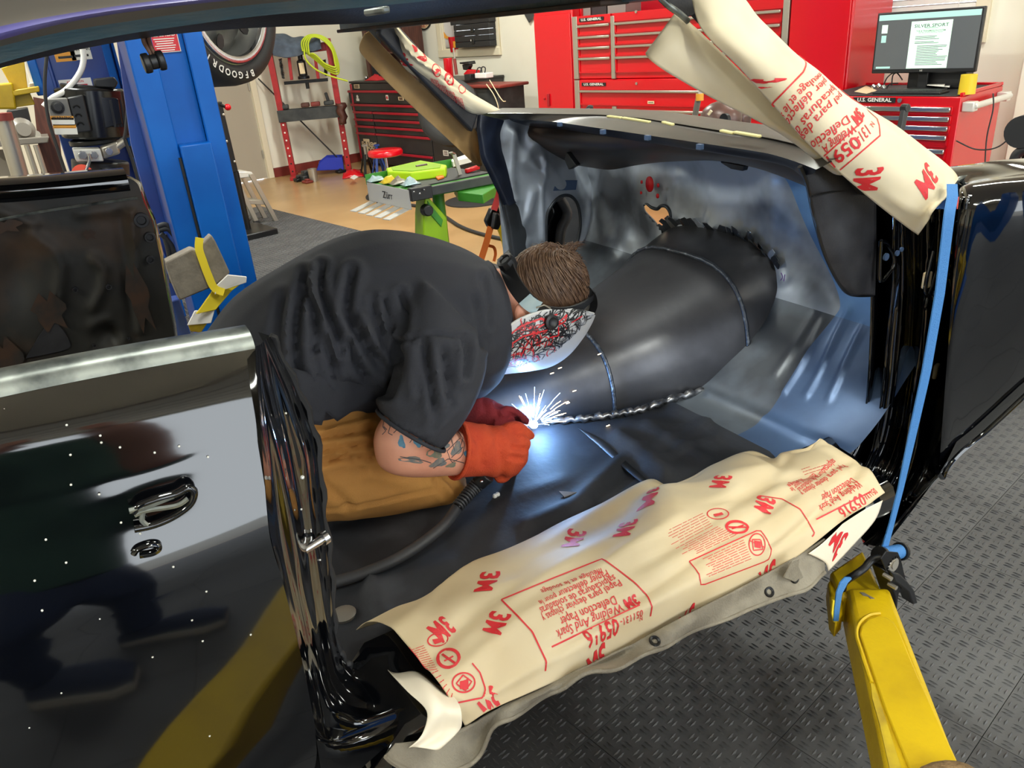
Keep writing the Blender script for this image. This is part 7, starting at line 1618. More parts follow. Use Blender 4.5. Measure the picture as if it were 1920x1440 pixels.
JK = [('hardware_bag', 'clear bag of hardware at the left of the bench clutter', 'clear_plastic', 705, 338), ('hardware_bag', 'clear bag of silver screws in the middle of the bench clutter', 'alu', 748, 343), ('hardware_bag', 'crumpled clear bag nearest the black bench corner', 'clear_plastic', 770, 345), ('yellow_packet', 'yellow packet among the clutter on the green bench', 'yellow_plastic', 730, 341), ('tape_roll', 'brown tape roll behind the yellow packet on the bench', 'kraft', 745, 333)]
for nm, lab, mm, x, y in JK:
    c = b_(x, y, ZB + .012)
    if nm == 'tape_roll': q = MB().lathe(c, (0, 0, 1), [(0, .028), (.0, .042), (.03, .042), (.03, .028), (0, .028)], 18)
    else: q = MB().grid([[c + V((.10 * (i / 6 - .5), .07 * (k / 6 - .5), .03 * math.sin(3.14 * i / 6) * math.sin(3.14 * k / 6) * (.6 + r_.random() * .8))) for i in range(7)] for k in range(7)])
    o = build(q, nm, mm, None, smooth=20, solid=0 if nm == 'tape_roll' else .004); tag(o, lab, 'tape' if nm == 'tape_roll' else 'bag')
t = rods('wire_coil', [[(742, 336), (748, 327), (760, 326), (767, 334), (770, 338)]], 'y', g1.y, .004, 'yellow_plastic', None); tag(t, 'loop of yellow wire standing in the bench clutter', 'wire')
# round base plate and cable on the floor
c = P(892, 377, 'z', .0); t = build(MB().lathe(c, (0, 0, 1), [(0, .30), (.012, .30), (.016, .29), (.018, .001)], 40), 'round_mat', 'black_rubber', None, smooth=40); tag(t, 'round black rubber mat on the tan floor behind the bench', 'mat')
t = rods('floor_cable', [[(760, 384), (790, 388), (830, 404), (862, 424), (900, 438), (960, 452)]], 'z', .014, .016, 'black_rubber', None, n=40); tag(t, 'thick black cable snaking over the tan floor behind the bench', 'cable')
# orange ratchet strap on the far side of the car
YS = 2.72; t = thing('ratchet_strap', 'orange ratchet strap with black ratchet hanging beyond the far pillar', 'strap', P(905, 480, 'y', YS))
def web(name, pts, ax, val, w, m, parent, n=24, th=.0022):
    L = spline(pxl(pts, ax, val), n) if not isinstance(pts[0], V) else spline(pts, n); rows = []
    for i, p in enumerate(L):
        d = (L[min(i + 1, n - 1)] - L[max(i - 1, 0)]).normalized(); s = d.cross(EYE - p).normalized() * (w / 2); f = d.cross(s).normalized() * th
        rows.append([p - s - f, p + s - f, p + s + f, p - s + f])
    return build(MB().loft(rows, True, True), name, m, parent, smooth=40)
web('strap', [(938, 352), (934, 370), (926, 394)], 'y', YS, .026, 'red_strap', t); web('strap', [(920, 425), (912, 455), (903, 484), (896, 510)], 'y', YS, .026, 'orange_strap', t); web('strap_tail', [(912, 452), (916, 460), (926, 464), (929, 476), (926, 490)], 'y', YS + .01, .012, 'orange_strap', t)
slab('ratchet_frame', [(922, 392), (936, 384), (940, 410), (934, 430), (918, 428), (912, 415)], 'y', YS + .02, (0, .03, 0), 'black_metal', t, bevel=.006); slab('ratchet_handle', [(930, 398), (939, 402), (941, 420), (936, 432), (925, 430)], 'y', YS - .03, (0, .03, 0), 'black_plastic', t, bevel=.008)
rods('yellow_arm_end', [[(934, 415), (944, 440), (950, 462)]], 'y', YS + .3, .02, 'lift_yellow', t)

# things in the engine bay behind the dash
t = car
hc_ = P(1352, 222, 'x', 2.0); t = build(MB().sphere(hc_, .075, 20, 12, (.9, 1.0, .75)), 'rusty_housing', 'brown_box', car, smooth=60); slab('bracket', [(1332, 196), (1348, 190), (1392, 215), (1390, 240), (1360, 238)], 'x', 2.06, (.05, 0, 0), 'brown_box', t, bevel=.01); slab('cap', [(1335, 200), (1345, 194), (1366, 206), (1360, 210), (1338, 208)], 'x', 1.99, (.03, 0, 0), 'roof_grey', t, bevel=.004); slab('tag', [(1326, 214), (1331, 206), (1335, 209), (1329, 217)], 'x', 1.92, (.004, 0, 0), 'label_cream', t)
for x, y, r in ((1362, 224, .02), (1364, 232, .014)): p = P(x, y, 'x', 1.925); build(MB().cyl(p, p + V((-.012, 0, 0)), r, seg=14), 'bolt', 'black_metal', t)
t = rods('grey_hose', [[(1300, 236), (1304, 212), (1310, 184), (1314, 176)]], 'x', 2.1, .011, 'roof_grey', car); p = P(1312, 182, 'x', 2.1); build(MB().cyl(p - EZ * .012, p + EZ * .012, .014, seg=12), 'hose_fitting', 'label_orange', t)
t = slab('rubber_boot', [(1094, 212), (1095, 205), (1101, 197), (1106, 199), (1104, 213)], 'x', 1.75, (.02, 0, 0), 'black_rubber', None, bevel=.006); tag(t, 'lumpy black rubber boot poking up behind the far end of the dash', 'boot')

# --- blue lift post on the far side
YP = 3.6
cp_ = [P(240, 80, 'y', YP).x, P(376, 60, 'y', YP).x]
x0, x1 = (P(335, 430, 'y', YP).x + cp_[0]) / 2 - .015, (P(475, 520, 'y', YP).x + cp_[1]) / 2 + .01
t = thing('lift_post', 'bright blue two-post lift column standing beyond the open far door', 'lift post', V(((x0 + x1) / 2, YP + .15, 0)))
post1 = t
build(MB().box(x0, x0 + .10, YP, YP + .02, .0, 2.6), 'front_flange', 'lift_blue', t, bevel=.006); build(MB().box(x1 - .075, x1, YP, YP + .02, 0, 2.6), 'front_flange', 'lift_blue', t, bevel=.006)
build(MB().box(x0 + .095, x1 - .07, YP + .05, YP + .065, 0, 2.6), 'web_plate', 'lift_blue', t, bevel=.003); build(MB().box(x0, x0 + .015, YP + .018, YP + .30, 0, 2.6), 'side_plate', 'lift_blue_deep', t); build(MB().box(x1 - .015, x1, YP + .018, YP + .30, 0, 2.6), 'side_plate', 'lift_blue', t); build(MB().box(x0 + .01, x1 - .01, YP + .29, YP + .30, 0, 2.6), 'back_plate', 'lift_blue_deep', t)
slab('rear_guard', [(215, 40), (238, 40), (300, 290), (336, 430), (372, 560), (345, 560), (292, 440), (246, 270)], 'y', YP + .27, (0, .03, 0), 'lift_blue_deep', t)
build(MB().box(x0 - .3, x1 + .3, YP - .12, YP + .45, 0, .02), 'base_plate', 'lift_blue', t)
cz = P(360, 270, 'y', YP - .03).z; cx0, cx1 = P(338, 280, 'y', YP - .03).x, P(388, 270, 'y', YP - .03).x
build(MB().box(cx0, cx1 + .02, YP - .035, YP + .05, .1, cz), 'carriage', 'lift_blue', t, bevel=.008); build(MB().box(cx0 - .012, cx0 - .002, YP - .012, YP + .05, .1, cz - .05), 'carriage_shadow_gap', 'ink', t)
sg = P(308, 78, 'y', YP + .045); sgn = decal('warning_sign', 'label_red', t, sg, V((1, 0, 0)), EZ, .105, .075, .004); decal('sign_border', 'label_white', t, sg, V((1, 0, 0)), EZ, .111, .081, .0025)
m = MB(); letter(m, 'PLEASE READ', sg + EZ * .024, V((1, 0, 0)), EZ, .0155, .02, .006); 
for k in range(6): m.prism([sg + V((x * .04 * (1 - .1 * (k % 3)), 0, .010 - k * .0085 + z)) + V((0, -.0055, 0)) for x, z in ((-1, -.0016), (1, -.0016), (1, .0016), (-1, .0016))], (0, -.0004, 0))
build(m, 'sign_lettering', 'label_white', sgn, smooth=0)
t = rods('coiled_hoses', [[(296, 425), (312, 422), (330, 440)], [(298, 432), (316, 430), (334, 452)], [(302, 438), (322, 462), (326, 490)], [(308, 440), (318, 480), (322, 530)], [(312, 450), (332, 480), (336, 520)]], 'y', 3.75, .012, 'black_rubber', None); tag(t, 'bundle of black hoses hanging between the far quarter and the blue post', 'hose')
# --- second blue post with the power unit
Y2 = 5.1; a0, a1 = P(100, 140, 'y', Y2).x, P(222, 140, 'y', Y2).x
t = thing('lift_post', 'deep blue lift column carrying the power unit at the left', 'lift post', V(((a0 + a1) / 2, Y2 + .15, 0)))
post2 = t
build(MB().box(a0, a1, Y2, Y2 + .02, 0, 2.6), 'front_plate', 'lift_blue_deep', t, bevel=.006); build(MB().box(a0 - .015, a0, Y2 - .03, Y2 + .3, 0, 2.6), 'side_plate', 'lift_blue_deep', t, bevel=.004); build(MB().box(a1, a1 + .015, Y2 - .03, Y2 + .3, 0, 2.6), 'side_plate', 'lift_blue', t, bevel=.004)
ax0, ax1 = P(55, 130, 'y', Y2 - .05).x, P(82, 160, 'y', Y2 - .05).x; build(MB().box(ax0, ax1, Y2 - .05, Y2 + .25, P(70, 180, 'y', Y2 - .05).z, 2.6), 'carriage_slide', 'lift_blue', t, bevel=.006); build(MB().box(ax1, a0, Y2 - .02, Y2 + .25, .8, 2.6), 'slide_back', 'lift_blue_deep', t); build(MB().box(P(192, 90, 'y', Y2 - .04).x, P(198, 90, 'y', Y2 - .04).x + .02, Y2 - .05, Y2, .3, 2.6), 'edge_strip', 'lift_blue', t)
for px, py, w, h, mm, tx in ((121, 101, .10, .075, 'label_orange', 'CAUTION'), (151, 98, .10, .075, 'label_white', 'WARNING'), (142, 157, .16, .05, 'label_white', 'ATTENTION')):
    c = P(px, py, 'y', Y2 - .001); d_ = decal('warning_label', mm, t, c, V((1, 0, 0)), EZ, w, h, .002); m = MB(); letter(m, tx, c + EZ * h * .2, V((1, 0, 0)), EZ, h * .3, .02, .003); m.prism([c + V((x, -.003, z - h * .22)) for x, z in ((-w * .35, -.006), (w * .35, -.006), (w * .35, .006), (-w * .35, .006))], (0, -.0004, 0)); build(m, 'label_lettering', 'label_red' if px == 142 else 'ink', d_, smooth=0)
YM = 4.85; mq_ = lambda x, y, dy=0: P(x, y, 'y', YM + dy)
t = thing('power_unit', 'black hydraulic power unit with motor and steel fittings on the blue column', 'power unit', mq_(185, 300))
a, b = mq_(182, 258), mq_(167, 165); build(MB().cyl(a, b, .165, seg=32), 'motor_drum', 'black_gloss', t, bevel=.012, smooth=40)
for k in range(4): q0, q1 = mq_(206 + k * 6, 187, -.15 + k * .02), mq_(216 + k * 6, 238, -.15 + k * .02); build(MB().bar(q0, q1, V((.006, 0, 0)), V((0, .012, 0))), 'cooling_rib', 'black_plastic', t)
build(MB().cyl(mq_(166, 172), mq_(165, 160), .13, seg=28), 'motor_cap', 'black_metal', t, bevel=.008); build(MB().cyl(mq_(182, 258), mq_(185, 268), .14, seg=28), 'lower_ring', 'black_metal', t, bevel=.006)
cbx = build(MB().prism([mq_(x, y, -.24) for x, y in ((86, 186), (126, 184), (143, 250), (104, 254))], (0, .10, 0)), 'control_box', 'grey_plastic', t, bevel=.006)
cbx2 = build(MB().prism([mq_(x, y, -.22) for x, y in ((126, 184), (156, 178), (172, 246), (143, 250))], (0, .12, 0)), 'contactor_box', 'black_plastic', t, bevel=.006)
k_ = mq_(108, 201, -.24); build(MB().lathe(k_, (0, -1, 0), [(0, .03), (.012, .03), (.014, .02), (.03, .018), (.03, .001)], 18), 'start_button', 'black_plastic', cbx, smooth=40)
for y0, mm in ((221, 'label_orange'), (228, 'label_white'), (237, 'label_orange'), (245, 'label_white')):
    c = mq_(101 + (y0 - 186) * .3 + 5, y0, -.243); decal('warning_label', mm, cbx, c, V((1, 0, -.12)), V((.12, 0, 1)), .10, .018 if mm == 'label_orange' else .036, .002)
m = MB(); letter(m, 'WARNING', mq_(116.5, 221, -.246), V((1, 0, -.12)), V((.12, 0, 1)), .018, .02, .003); build(m, 'label_lettering', 'ink', cbx, smooth=0)
for x, y in ((144, 203), (148, 219), (152, 235)): c = mq_(x, y, -.225); build(MB().tube([c + V((.014 * math.cos(i * .5), -.002, .014 * math.sin(i * .5))) for i in range(7)], .004, 5), 'knockout', 'black_metal', cbx2)
build(MB().prism([mq_(x, y, -.16) for x, y in ((163, 246), (175, 232), (180, 185), (165, 183), (172, 181), (214, 183), (222, 186), (230, 232), (186, 244)) if x > 170], (0, .02, 0)), 'motor_shroud', 'black_gloss', t, bevel=.006)
build(MB().box(mq_(180, 220).x - .1, mq_(180, 220).x + .1, YM + .1, Y2, mq_(180, 240).z, mq_(180, 240).z + .2), 'mounting_bracket', 'lift_blue_deep', t)
build(MB().prism([mq_(x, y, -.13) for x, y in ((176, 148), (214, 144), (222, 155), (216, 166), (178, 164))], (0, .10, 0)), 'capacitor_box', 'black_plastic', t, bevel=.008)
build(MB().bar(mq_(139, 290, -.17), mq_(190, 289, -.17), V((0, 0, .032)), V((0, .05, 0))), 'valve_block', 'alu_white', t, bevel=.006); build(MB().bar(mq_(190, 286, -.16), mq_(222, 276, -.14), V((0, 0, .03)), V((0, .04, 0))), 'valve_neck', 'alu', t, bevel=.01)
for x, y, r in ((155, 290, .022), (176, 290, .02), (204, 283, .02)): c = mq_(x, y, -.22); build(MB().cyl(c, c + V((0, -.03, 0)), r, seg=6), 'hex_fitting', 'chrome', t, bevel=.002)
build(MB().cyl(mq_(212, 280, -.16), mq_(234, 264, -.16), .022, seg=14), 'hose_fitting', 'alu', t, bevel=.004)
rods('release_lever', [[(166, 288), (168, 300), (162, 318), (156, 332)]], 'y', YM - .26, .008, 'chrome', t); c = mq_(155, 327, -.24); build(MB().lathe(c, (0, -1, .1), [(0, .05), (.02, .05), (.022, .03), (.022, .001)], 20), 'orange_grommet', mat('orange_red', (240, 80, 50), .5), t, smooth=40)
build(MB().cyl(mq_(188, 300), mq_(192, 350), .14, seg=28), 'oil_tank', 'black_plastic', t, bevel=.01)
rods('conduit', [[(155, 92), (157, 110), (152, 132), (138, 154), (120, 172), (98, 184), (82, 200)]], 'y', YM - .1, .014, 'white_plastic', t)
rods('black_cable', [[(88, 100), (84, 160), (90, 220), (105, 270), (125, 330)], [(243, 110), (240, 180), (236, 240), (232, 262)], [(234, 262), (248, 300), (262, 350)]], 'y', YM - .28, .008, 'black_rubber', t)
slab('valve_handle', [(238, 276), (258, 272), (260, 292), (244, 298)], 'y', YM - .1, (0, .04, 0), 'black_plastic', t, bevel=.006)
# yellow carriage arm
t = post2
slab('arm_box', [(-40, 160), (24, 155), (32, 205), (-40, 205)], 'y', 4.9, (0, .2, 0), 'lift_yellow', t, bevel=.01); slab('gusset', [(2, 128), (45, 112), (52, 165), (66, 196), (26, 202), (20, 160)], 'y', 4.98, (0, .03, 0), 'lift_yellow', t, bevel=.004); slab('shelf_plate', [(22, 170), (73, 162), (75, 172), (26, 180)], 'y', 4.9, (0, .2, 0), 'lift_yellow', t, bevel=.004)
t = thing('white_pipe', 'white pipe with bracket standing beside the yellow arm bracket', 'pipe', P(60, 170, 'y', 5.2)); rods('pipe', [[(48, 108), (66, 158)]], 'y', 5.2, .02, 'white_plastic', t); slab('clip', [(54, 156), (70, 154), (72, 162), (56, 164)], 'y', 5.15, (0, .06, 0), 'label_cream', t, bevel=.004)
# bench at the left edge
YB2 = 6.4; t = thing('metal_bench', 'grey metal bench with chrome legs at the far left edge', 'bench', P(40, 345, 'y', YB2))
slab('bench_top', [(-60, 266), (92, 256), (90, 268), (-60, 280)], 'y', YB2, (0, .5, 0), 'roof_grey', t, bevel=.006); 
for x in (50, 67): q_ = P(x, 272, 'y', YB2 + .02); build(MB().cyl(V((q_.x, q_.y, 0)), q_, .018, seg=10), 'leg', 'alu', t)
q_ = P(-30, 272, 'y', YB2 + .02); build(MB().cyl(V((q_.x, q_.y, 0)), q_, .018, seg=10), 'leg', 'alu', t)
slab('side_board', [(-60, 285), (40, 278), (48, 350), (-60, 350)], 'y', YB2 + .4, (0, .02, 0), 'door_beige', t)
t = thing('chrome_post', 'thick leaning chrome tube with red cap before the grey bench', 'post', P(42, 345, 'y', 5.9)); rods('tube', [[(6, 222), (44, 350)]], 'y', 5.9, .05, 'alu', t, seg=16); rods('cap', [[(3, 212), (7, 226)]], 'y', 5.9, .055, 'base_red', t, seg=16)
t = slab('brown_panel', [(62, 182), (104, 190), (122, 350), (80, 350)], 'y', 6.7, (0, .05, 0), 'wood_brown', None); tag(t, 'brown wooden panel standing behind the power unit', 'panel')
t = thing('gear_case', 'grey gear housing lying on the metal bench at the left', 'housing', P(42, 262, 'y', YB2 + .1)); c = P(40, 246, 'y', YB2 + .1); build(MB().lathe(c, (.3, -1, .2), [(-.06, .05), (-.04, .085), (.03, .085), (.05, .05), (.07, .045), (.07, .001)], 20), 'case', 'roof_grey', t, smooth=40); build(MB().lathe(P(68, 254, 'y', YB2 + .1), (0, -1, .3), [(-.02, .03), (.02, .03), (.02, .001)], 14), 'flange', 'alu', t)
t = slab('red_label_box', [(50, 238), (62, 234), (66, 246), (54, 250)], 'y', YB2 + .15, (0, .05, 0), 'label_red', None, bevel=.003); tag(t, 'small red and white box behind the gear housing', 'box')
t = slab('black_case', [(12, 208), (52, 202), (60, 234), (18, 240)], 'y', YB2 + .3, (0, .2, 0), 'black_plastic', None, bevel=.006); tag(t, 'black plastic case standing on the bench under the yellow bracket', 'case')
# wheel of the raised car behind
wc = P(404, 14, 'y', 4.45); wx = (EYE - wc).normalized(); wx = (V((wx.x, wx.y, 0)).normalized() * .74 + V((.67, .0, 0))).normalized(); R0 = .37
t = thing('raised_car', 'raised car showing only a wheel with steel rim and white-lettered tyre beside the blue post', 'car', wc - EZ * R0)
build(MB().lathe(wc, wx, [(-.20, .25), (-.21, .32), (-.18, R0 - .005), (-.12, R0), (.02, R0), (.07, R0 - .008), (.095, .33), (.10, .30), (.085, .275), (.075, .27), (-.05, .255), (-.20, .25)], 56), 'tyre', 'tyre', t, smooth=50)
build(MB().lathe(wc, wx, [(-.10, .001), (-.10, .26), (.08, .272), (.085, .262), (.05, .25), (.02, .235), (-.05, .215), (-.03, .19), (.0, .17), (.02, .12), (.045, .10), (.05, .075), (.06, .07), (.075, .05), (.08, .001)], 48), 'rim', 'wheel_silver', t, smooth=40)
build(MB().lathe(wc, wx, [(.070, .228), (.092, .232), (.098, .245), (.096, .262), (.086, .268), (.07, .262), (.07, .228)], 48, caps=False), 'trim_ring', 'chrome', t, smooth=50); build(MB().lathe(wc, wx, [(.02, .10), (.06, .095), (.075, .08), (.08, .06), (.08, .001)], 32), 'hub_cap', 'chrome', t, smooth=50)
u1 = EZ.cross(wx).normalized(); u2 = wx.cross(u1)
for k in range(5):
    a = .6 + k * 1.2566; d = u1 * math.cos(a) + u2 * math.sin(a); e = wx.cross(d); c = wc + d * .165 + wx * .03; q = [c + d * (x * .035) + e * (y * .022) for x, y in ((-1, -.4), (-.4, -1), (.4, -1.1), (1, -.6), (1, .6), (.4, 1.1), (-.4, 1), (-1, .4))]; build(MB().prism(q, wx * .008), 'rim_slot', 'ink', t)
m = MB()
for i, ch in enumerate('BFGOODRICH'):
    a = math.radians(-80 - i * 8); d = u1 * math.cos(a) + u2 * math.sin(a); letter(m, ch, wc + wx * .100 + d * .318, wx.cross(d) * -1, d, .046, .02, .003)
build(m, 'sidewall_lettering', 'label_white', t, smooth=0)
build(MB().cyl(wc - wx * .05, wc - wx * .75, .04, seg=12), 'axle', 'black_metal', t); build(MB().cyl(wc - wx * .75, V((wc.x, wc.y, 2.6)) - wx * .75, .05, seg=12), 'suspension_strut', 'black_metal', t)
# black trolley jack post
t = thing('jack_post', 'tall narrow black post jack with red ball grip by the beige door', 'jack', P(446, 330, 'w', 6.7)); slab('post', [(406, 195), (416, 190), (447, 322), (436, 324)], 'w', 6.7, RW * .06, 'black_metal', t, bevel=.005)
for x, y in ((415, 215), (421, 265), (436, 303)): build(MB().sphere(P(x + 4, y, 'w', 6.69), .012, 8, 6), 'bolt', 'alu', t)
rods('grip_arm', [[(412, 196), (424, 201)]], 'w', 6.7, .012, 'black_metal', t); build(MB().sphere(P(427, 201, 'w', 6.7), .028, 12, 8), 'ball_grip', 'cab_red', t)
build(MB(ROOM).box(Q(440, 330, 'w', 6.7).x - .2, Q(440, 330, 'w', 6.7).x + .2, 6.5, 6.95, 0.0, .06), 'base', 'black_metal', t, bevel=.01); pz = P(441, 322, 'w', 6.73); build(MB().cyl(V((pz.x, pz.y, .05)), pz, .03, seg=10), 'column', 'black_metal', t)
# step ladder
WL_ = 7.05; t = thing('step_stool', 'small aluminium step ladder standing on the edge of the black mat', 'step ladder', P(500, 425, 'w', WL_))
slab('top_step', [(432, 322), (472, 322), (478, 331), (438, 336)], 'w', WL_, RW * .25, 'alu_white', t, bevel=.006)
for l in ([(470, 326), (523, 424)], [(440, 332), (480, 414)]):
    for o_ in (0, .24): build(MB().bar(P(*l[0], 'w', WL_) + RW * o_, P(*l[1], 'w', WL_) + RW * o_, RN * .022, RW * .012), 'leg', 'alu', t, bevel=.003); build(MB().bar(P(*l[1], 'w', WL_) + RW * o_, P(*l[1], 'w', WL_) + RW * o_ + (P(*l[1], 'w', WL_) - P(*l[0], 'w', WL_)).normalized() * .04, RN * .025, RW * .015), 'rubber_foot', 'black_rubber', t)
slab('lower_step', [(458, 374), (496, 376), (500, 384), (464, 383)], 'w', WL_, RW * .25, 'alu', t, bevel=.004)
# --- foam block and yellow cloths on the far lift arm
YF2 = 3.2; fo_ = lambda x, y, d=0: P(x, y, 'y', YF2 + d)
t = thing('foam_block', 'grey foam block strapped with yellow tape in front of the blue post', 'foam block', fo_(375, 560))
slab('foam', [(310, 492), (360, 467), (370, 470), (376, 484), (395, 540), (337, 564), (322, 528)], 'y', YF2, (0, .07, 0), 'foam', t, bevel=.006); slab('foam', [(374, 462), (396, 440), (404, 452), (432, 512), (400, 540), (388, 520)], 'y', YF2 + .03, (0, .05, 0), 'foam', t, bevel=.006)
web('yellow_tape', [(374, 446), (373, 466), (380, 488), (390, 515), (402, 540), (420, 548)], 'y', YF2 - .02, .03, 'yellow_cloth', t)
for k, (pts, mm, lab) in enumerate((([(405, 536), (428, 516), (462, 518), (462, 530), (420, 545), (402, 552)], 'white_cloth', 'white cloth strip hanging highest below the foam block'), ([(400, 545), (425, 540), (462, 524), (436, 546), (405, 582), (366, 588)], 'yellow_cloth', 'yellow cloth strip hanging below the white one'), ([(366, 584), (402, 580), (396, 606), (352, 612)], 'white_cloth', 'white cloth strip hanging lower behind the welder'), ([(352, 608), (390, 602), (378, 625), (358, 622)], 'lift_yellow_dirty', 'dirty yellow cloth strip above the lowest one'), ([(334, 634), (378, 622), (386, 630), (366, 655), (342, 662)], 'yellow_cloth', 'lowest yellow cloth strip hanging behind the black belt rail'))):
    g = [p + V((0, .012 * math.sin(i * 2 + k), 0)) for i, p in enumerate(pxl(pts, 'y', YF2 - .02 + .015 * k))]; o = build(MB().prism(g, (0, .008, 0)), 'cloth_strip', mm, None, bevel=.003); tag(o, lab, 'cloth', 'cloth strips on the lift arm')
t = post1; build(MB().bar(P(318, 560, 'y', 3.4), P(350, 660, 'y', 3.4), V((.035, 0, 0)), V((0, .04, 0))), 'arm', 'lift_blue_deep', t, bevel=.006); build(MB().bar(P(300, 640, 'y', 3.3), V((P(380, 660, 'y', 3.3).x, 3.2, .28)), V((0, .05, 0)), V((0, 0, .05))), 'arm_beam', 'lift_yellow', t, bevel=.006)
# --- engine hoist corner at the right edge
t = thing('engine_hoist', 'black and orange-red wheeled machine with tube handle at the right edge', 'machine', P(1905, 322, 'n', 3.4)); NH = 3.4
slab('base', [(1870, 330), (1880, 312), (1960, 300), (1960, 335)], 'n', NH, RN * .3, 'black_metal', t, bevel=.006); rods('handle', [[(1898, 322), (1902, 300), (1908, 288), (1922, 280), (1945, 276)]], 'n', NH - .02, .018, 'black_rubber', t, seg=10); slab('red_arm', [(1890, 308), (1925, 296), (1940, 300), (1900, 312)], 'n', NH - .04, RN * .05, 'orange_red', t, bevel=.006); rods('hose', [[(1866, 324), (1876, 312), (1888, 308)]], 'n', NH - .04, .009, 'black_rubber', t)
for x, y in ((1885, 309), (1899, 306)): build(MB().sphere(P(x, y, 'n', NH - .06), .012, 10, 6), 'fitting', 'chrome', t)
q_ = Q(1915, 325, 'n', NH); build(MB(ROOM).box(NH + .1, NH + .2, q_.y - .08, q_.y + .05, .09, q_.z).box(NH - .1, NH + .5, q_.y - .2, q_.y + .15, .05, .1), 'frame', 'black_metal', t, bevel=.006)
build(MB().cyl(P(1922, 245, 'n', NH), P(1922, 312, 'n', NH + .05), .012, seg=8), 'stem', 'black_metal', t)
for k_ in (-.2, .15): build(MB(ROOM).cyl((NH, q_.y + k_ - .02, .05), (NH, q_.y + k_ + .02, .05), .05, seg=16), 'caster', 'black_rubber', t)
c = P(1922, 245, 'n', NH); build(MB().lathe(c, -RN, [(-.04, .03), (-.04, .058), (.04, .058), (.04, .03), (.04, .001)], 24), 'tyre', 'black_rubber', t, smooth=40)
# ------------------------------------------------------------------ lift arms, strap and photographer on the near side
ZA = .30
t = thing('car_lift', 'worn yellow lift arm reaching from the bottom right corner to the sill', 'car lift', V((1.2, .7, 0)))
a_ = lambda x, y, z=ZA: P(x, y, 'z', z)
mL0, mL1, mR0, mR1 = a_(1588, 1100), a_(1661, 1440), a_(1668, 1100), a_(1797, 1428)
d0 = (mL1 - mL0).normalized(); d1 = (mR1 - mR0).normalized(); piv = V((.46, .04, ZA))
arm = build(MB().prism([mL0, mR0, mR1, piv + V((.05, -.09, 0)), piv + V((-.06, .0, 0)), mL1], V((0, 0, -.11))), 'arm_sleeve', 'lift_yellow', t, bevel=.012, seg=3)
tp = [(1612, 1188), (1616, 1172), (1628, 1160), (1645, 1154), (1662, 1157), (1676, 1166), (1686, 1182), (1702, 1220), (1722, 1268), (1796, 1428)]
tl = [(1640, 1272), (1660, 1330), (1705, 1440)]
build(MB().prism([a_(x, y, ZA + .006) for x, y in tp] + [piv + V((.04, -.06, .006)), piv + V((-.02, .0, .006))] + [a_(x, y, ZA + .006) for x, y in reversed(tl)], V((0, 0, -.014))), 'cover_plate', 'lift_yellow', arm, bevel=.003)
build(MB().tube(spline([a_(x, y, ZA + .003) for x, y in ((1634, 1280), (1616, 1225), (1606, 1190), (1612, 1168), (1630, 1154), (1650, 1150))], 30), .004, 6), 'weld_bead', 'lift_yellow', arm, smooth=60)
st = build(MB().prism([a_(x, y, ZA + .002) for x, y in ((1632, 1276), (1640, 1285), (1655, 1330), (1690, 1440), (1668, 1440), (1650, 1360), (1636, 1310))], V((0, 0, -.004))), 'dirt_stain', 'lift_yellow_dirty', arm)
sc_ = build(MB().prism([a_(x, y, ZA + .0015) for x, y in ((1612, 1110), (1620, 1111), (1640, 1122), (1632, 1122), (1628, 1118), (1618, 1116))], V((0, 0, -.002))), 'scrape_mark', 'roof_grey', arm)
iL, iR = a_(1560, 1078, .275), a_(1640, 1064, .275); ix = (mL0 - mL1).normalized()
build(MB().prism([a_(1577, 1118, .285), a_(1655, 1110, .285), a_(1640, 1078, .285), a_(1618, 1030, .285), a_(1556, 1072, .285)], V((0, 0, -.08))), 'arm_extension', 'lift_yellow', t, bevel=.008)
build(MB().prism([a_(1552, 1092, .27), a_(1566, 1074, .27), a_(1584, 1112, .27), a_(1580, 1150, .27), a_(1568, 1165, .27), a_(1558, 1150, .27)], V((0, 0, -.05))), 'side_lug', 'lift_yellow', t, bevel=.005)
pc = P(1612, 1020, 'z', .30); build(MB().lathe(V((1.38, 1.02, .26)), (0, 0, 1), [(0, .06), (.05, .06), (.055, .07), (.13, .07), (.13, .001)], 24), 'lift_pad', 'black_rubber', t, smooth=40)
# the rear arm, post and base behind the camera (mirrored in the quarter panel)
build(MB().bar(V((.42, .06, ZA - .055)), V((-.40, .86, ZA - .055)), V((.05, .05, 0)), V((0, 0, .055))), 'rear_arm', 'lift_yellow', t, bevel=.012); build(MB().lathe(V((-.46, .93, .26)), (0, 0, 1), [(0, .06), (.05, .06), (.055, .07), (.16, .07), (.16, .001)], 24), 'lift_pad', 'black_rubber', t, smooth=40)
build(MB().box(.60, .88, -.40, -.16, .0, 2.6), 'near_post', 'lift_blue', t, bevel=.01)
build(MB().box(.34, .86, -.20, .10, .14, .36), 'arm_carriage', 'lift_yellow', t, bevel=.01); build(MB().box(.45, 1.0, -.6, -.1, .0, .02), 'base_plate', 'lift_blue', t)
# fuzzy brown pad at the very bottom of the frame
bp0 = a_(1778, 1500, .32); o = build(MB().sphere(bp0, .085, 22, 12, (1.0, .7, .45)), 'sheepskin_pad', mat('sheepskin', (140, 112, 76), .95, 0, rgb2=(112, 88, 58), nscale=60, bump=.6, bscale=200), None, smooth=80); tag(o, 'fuzzy brown pad on the yellow arm at the bottom edge', 'pad')
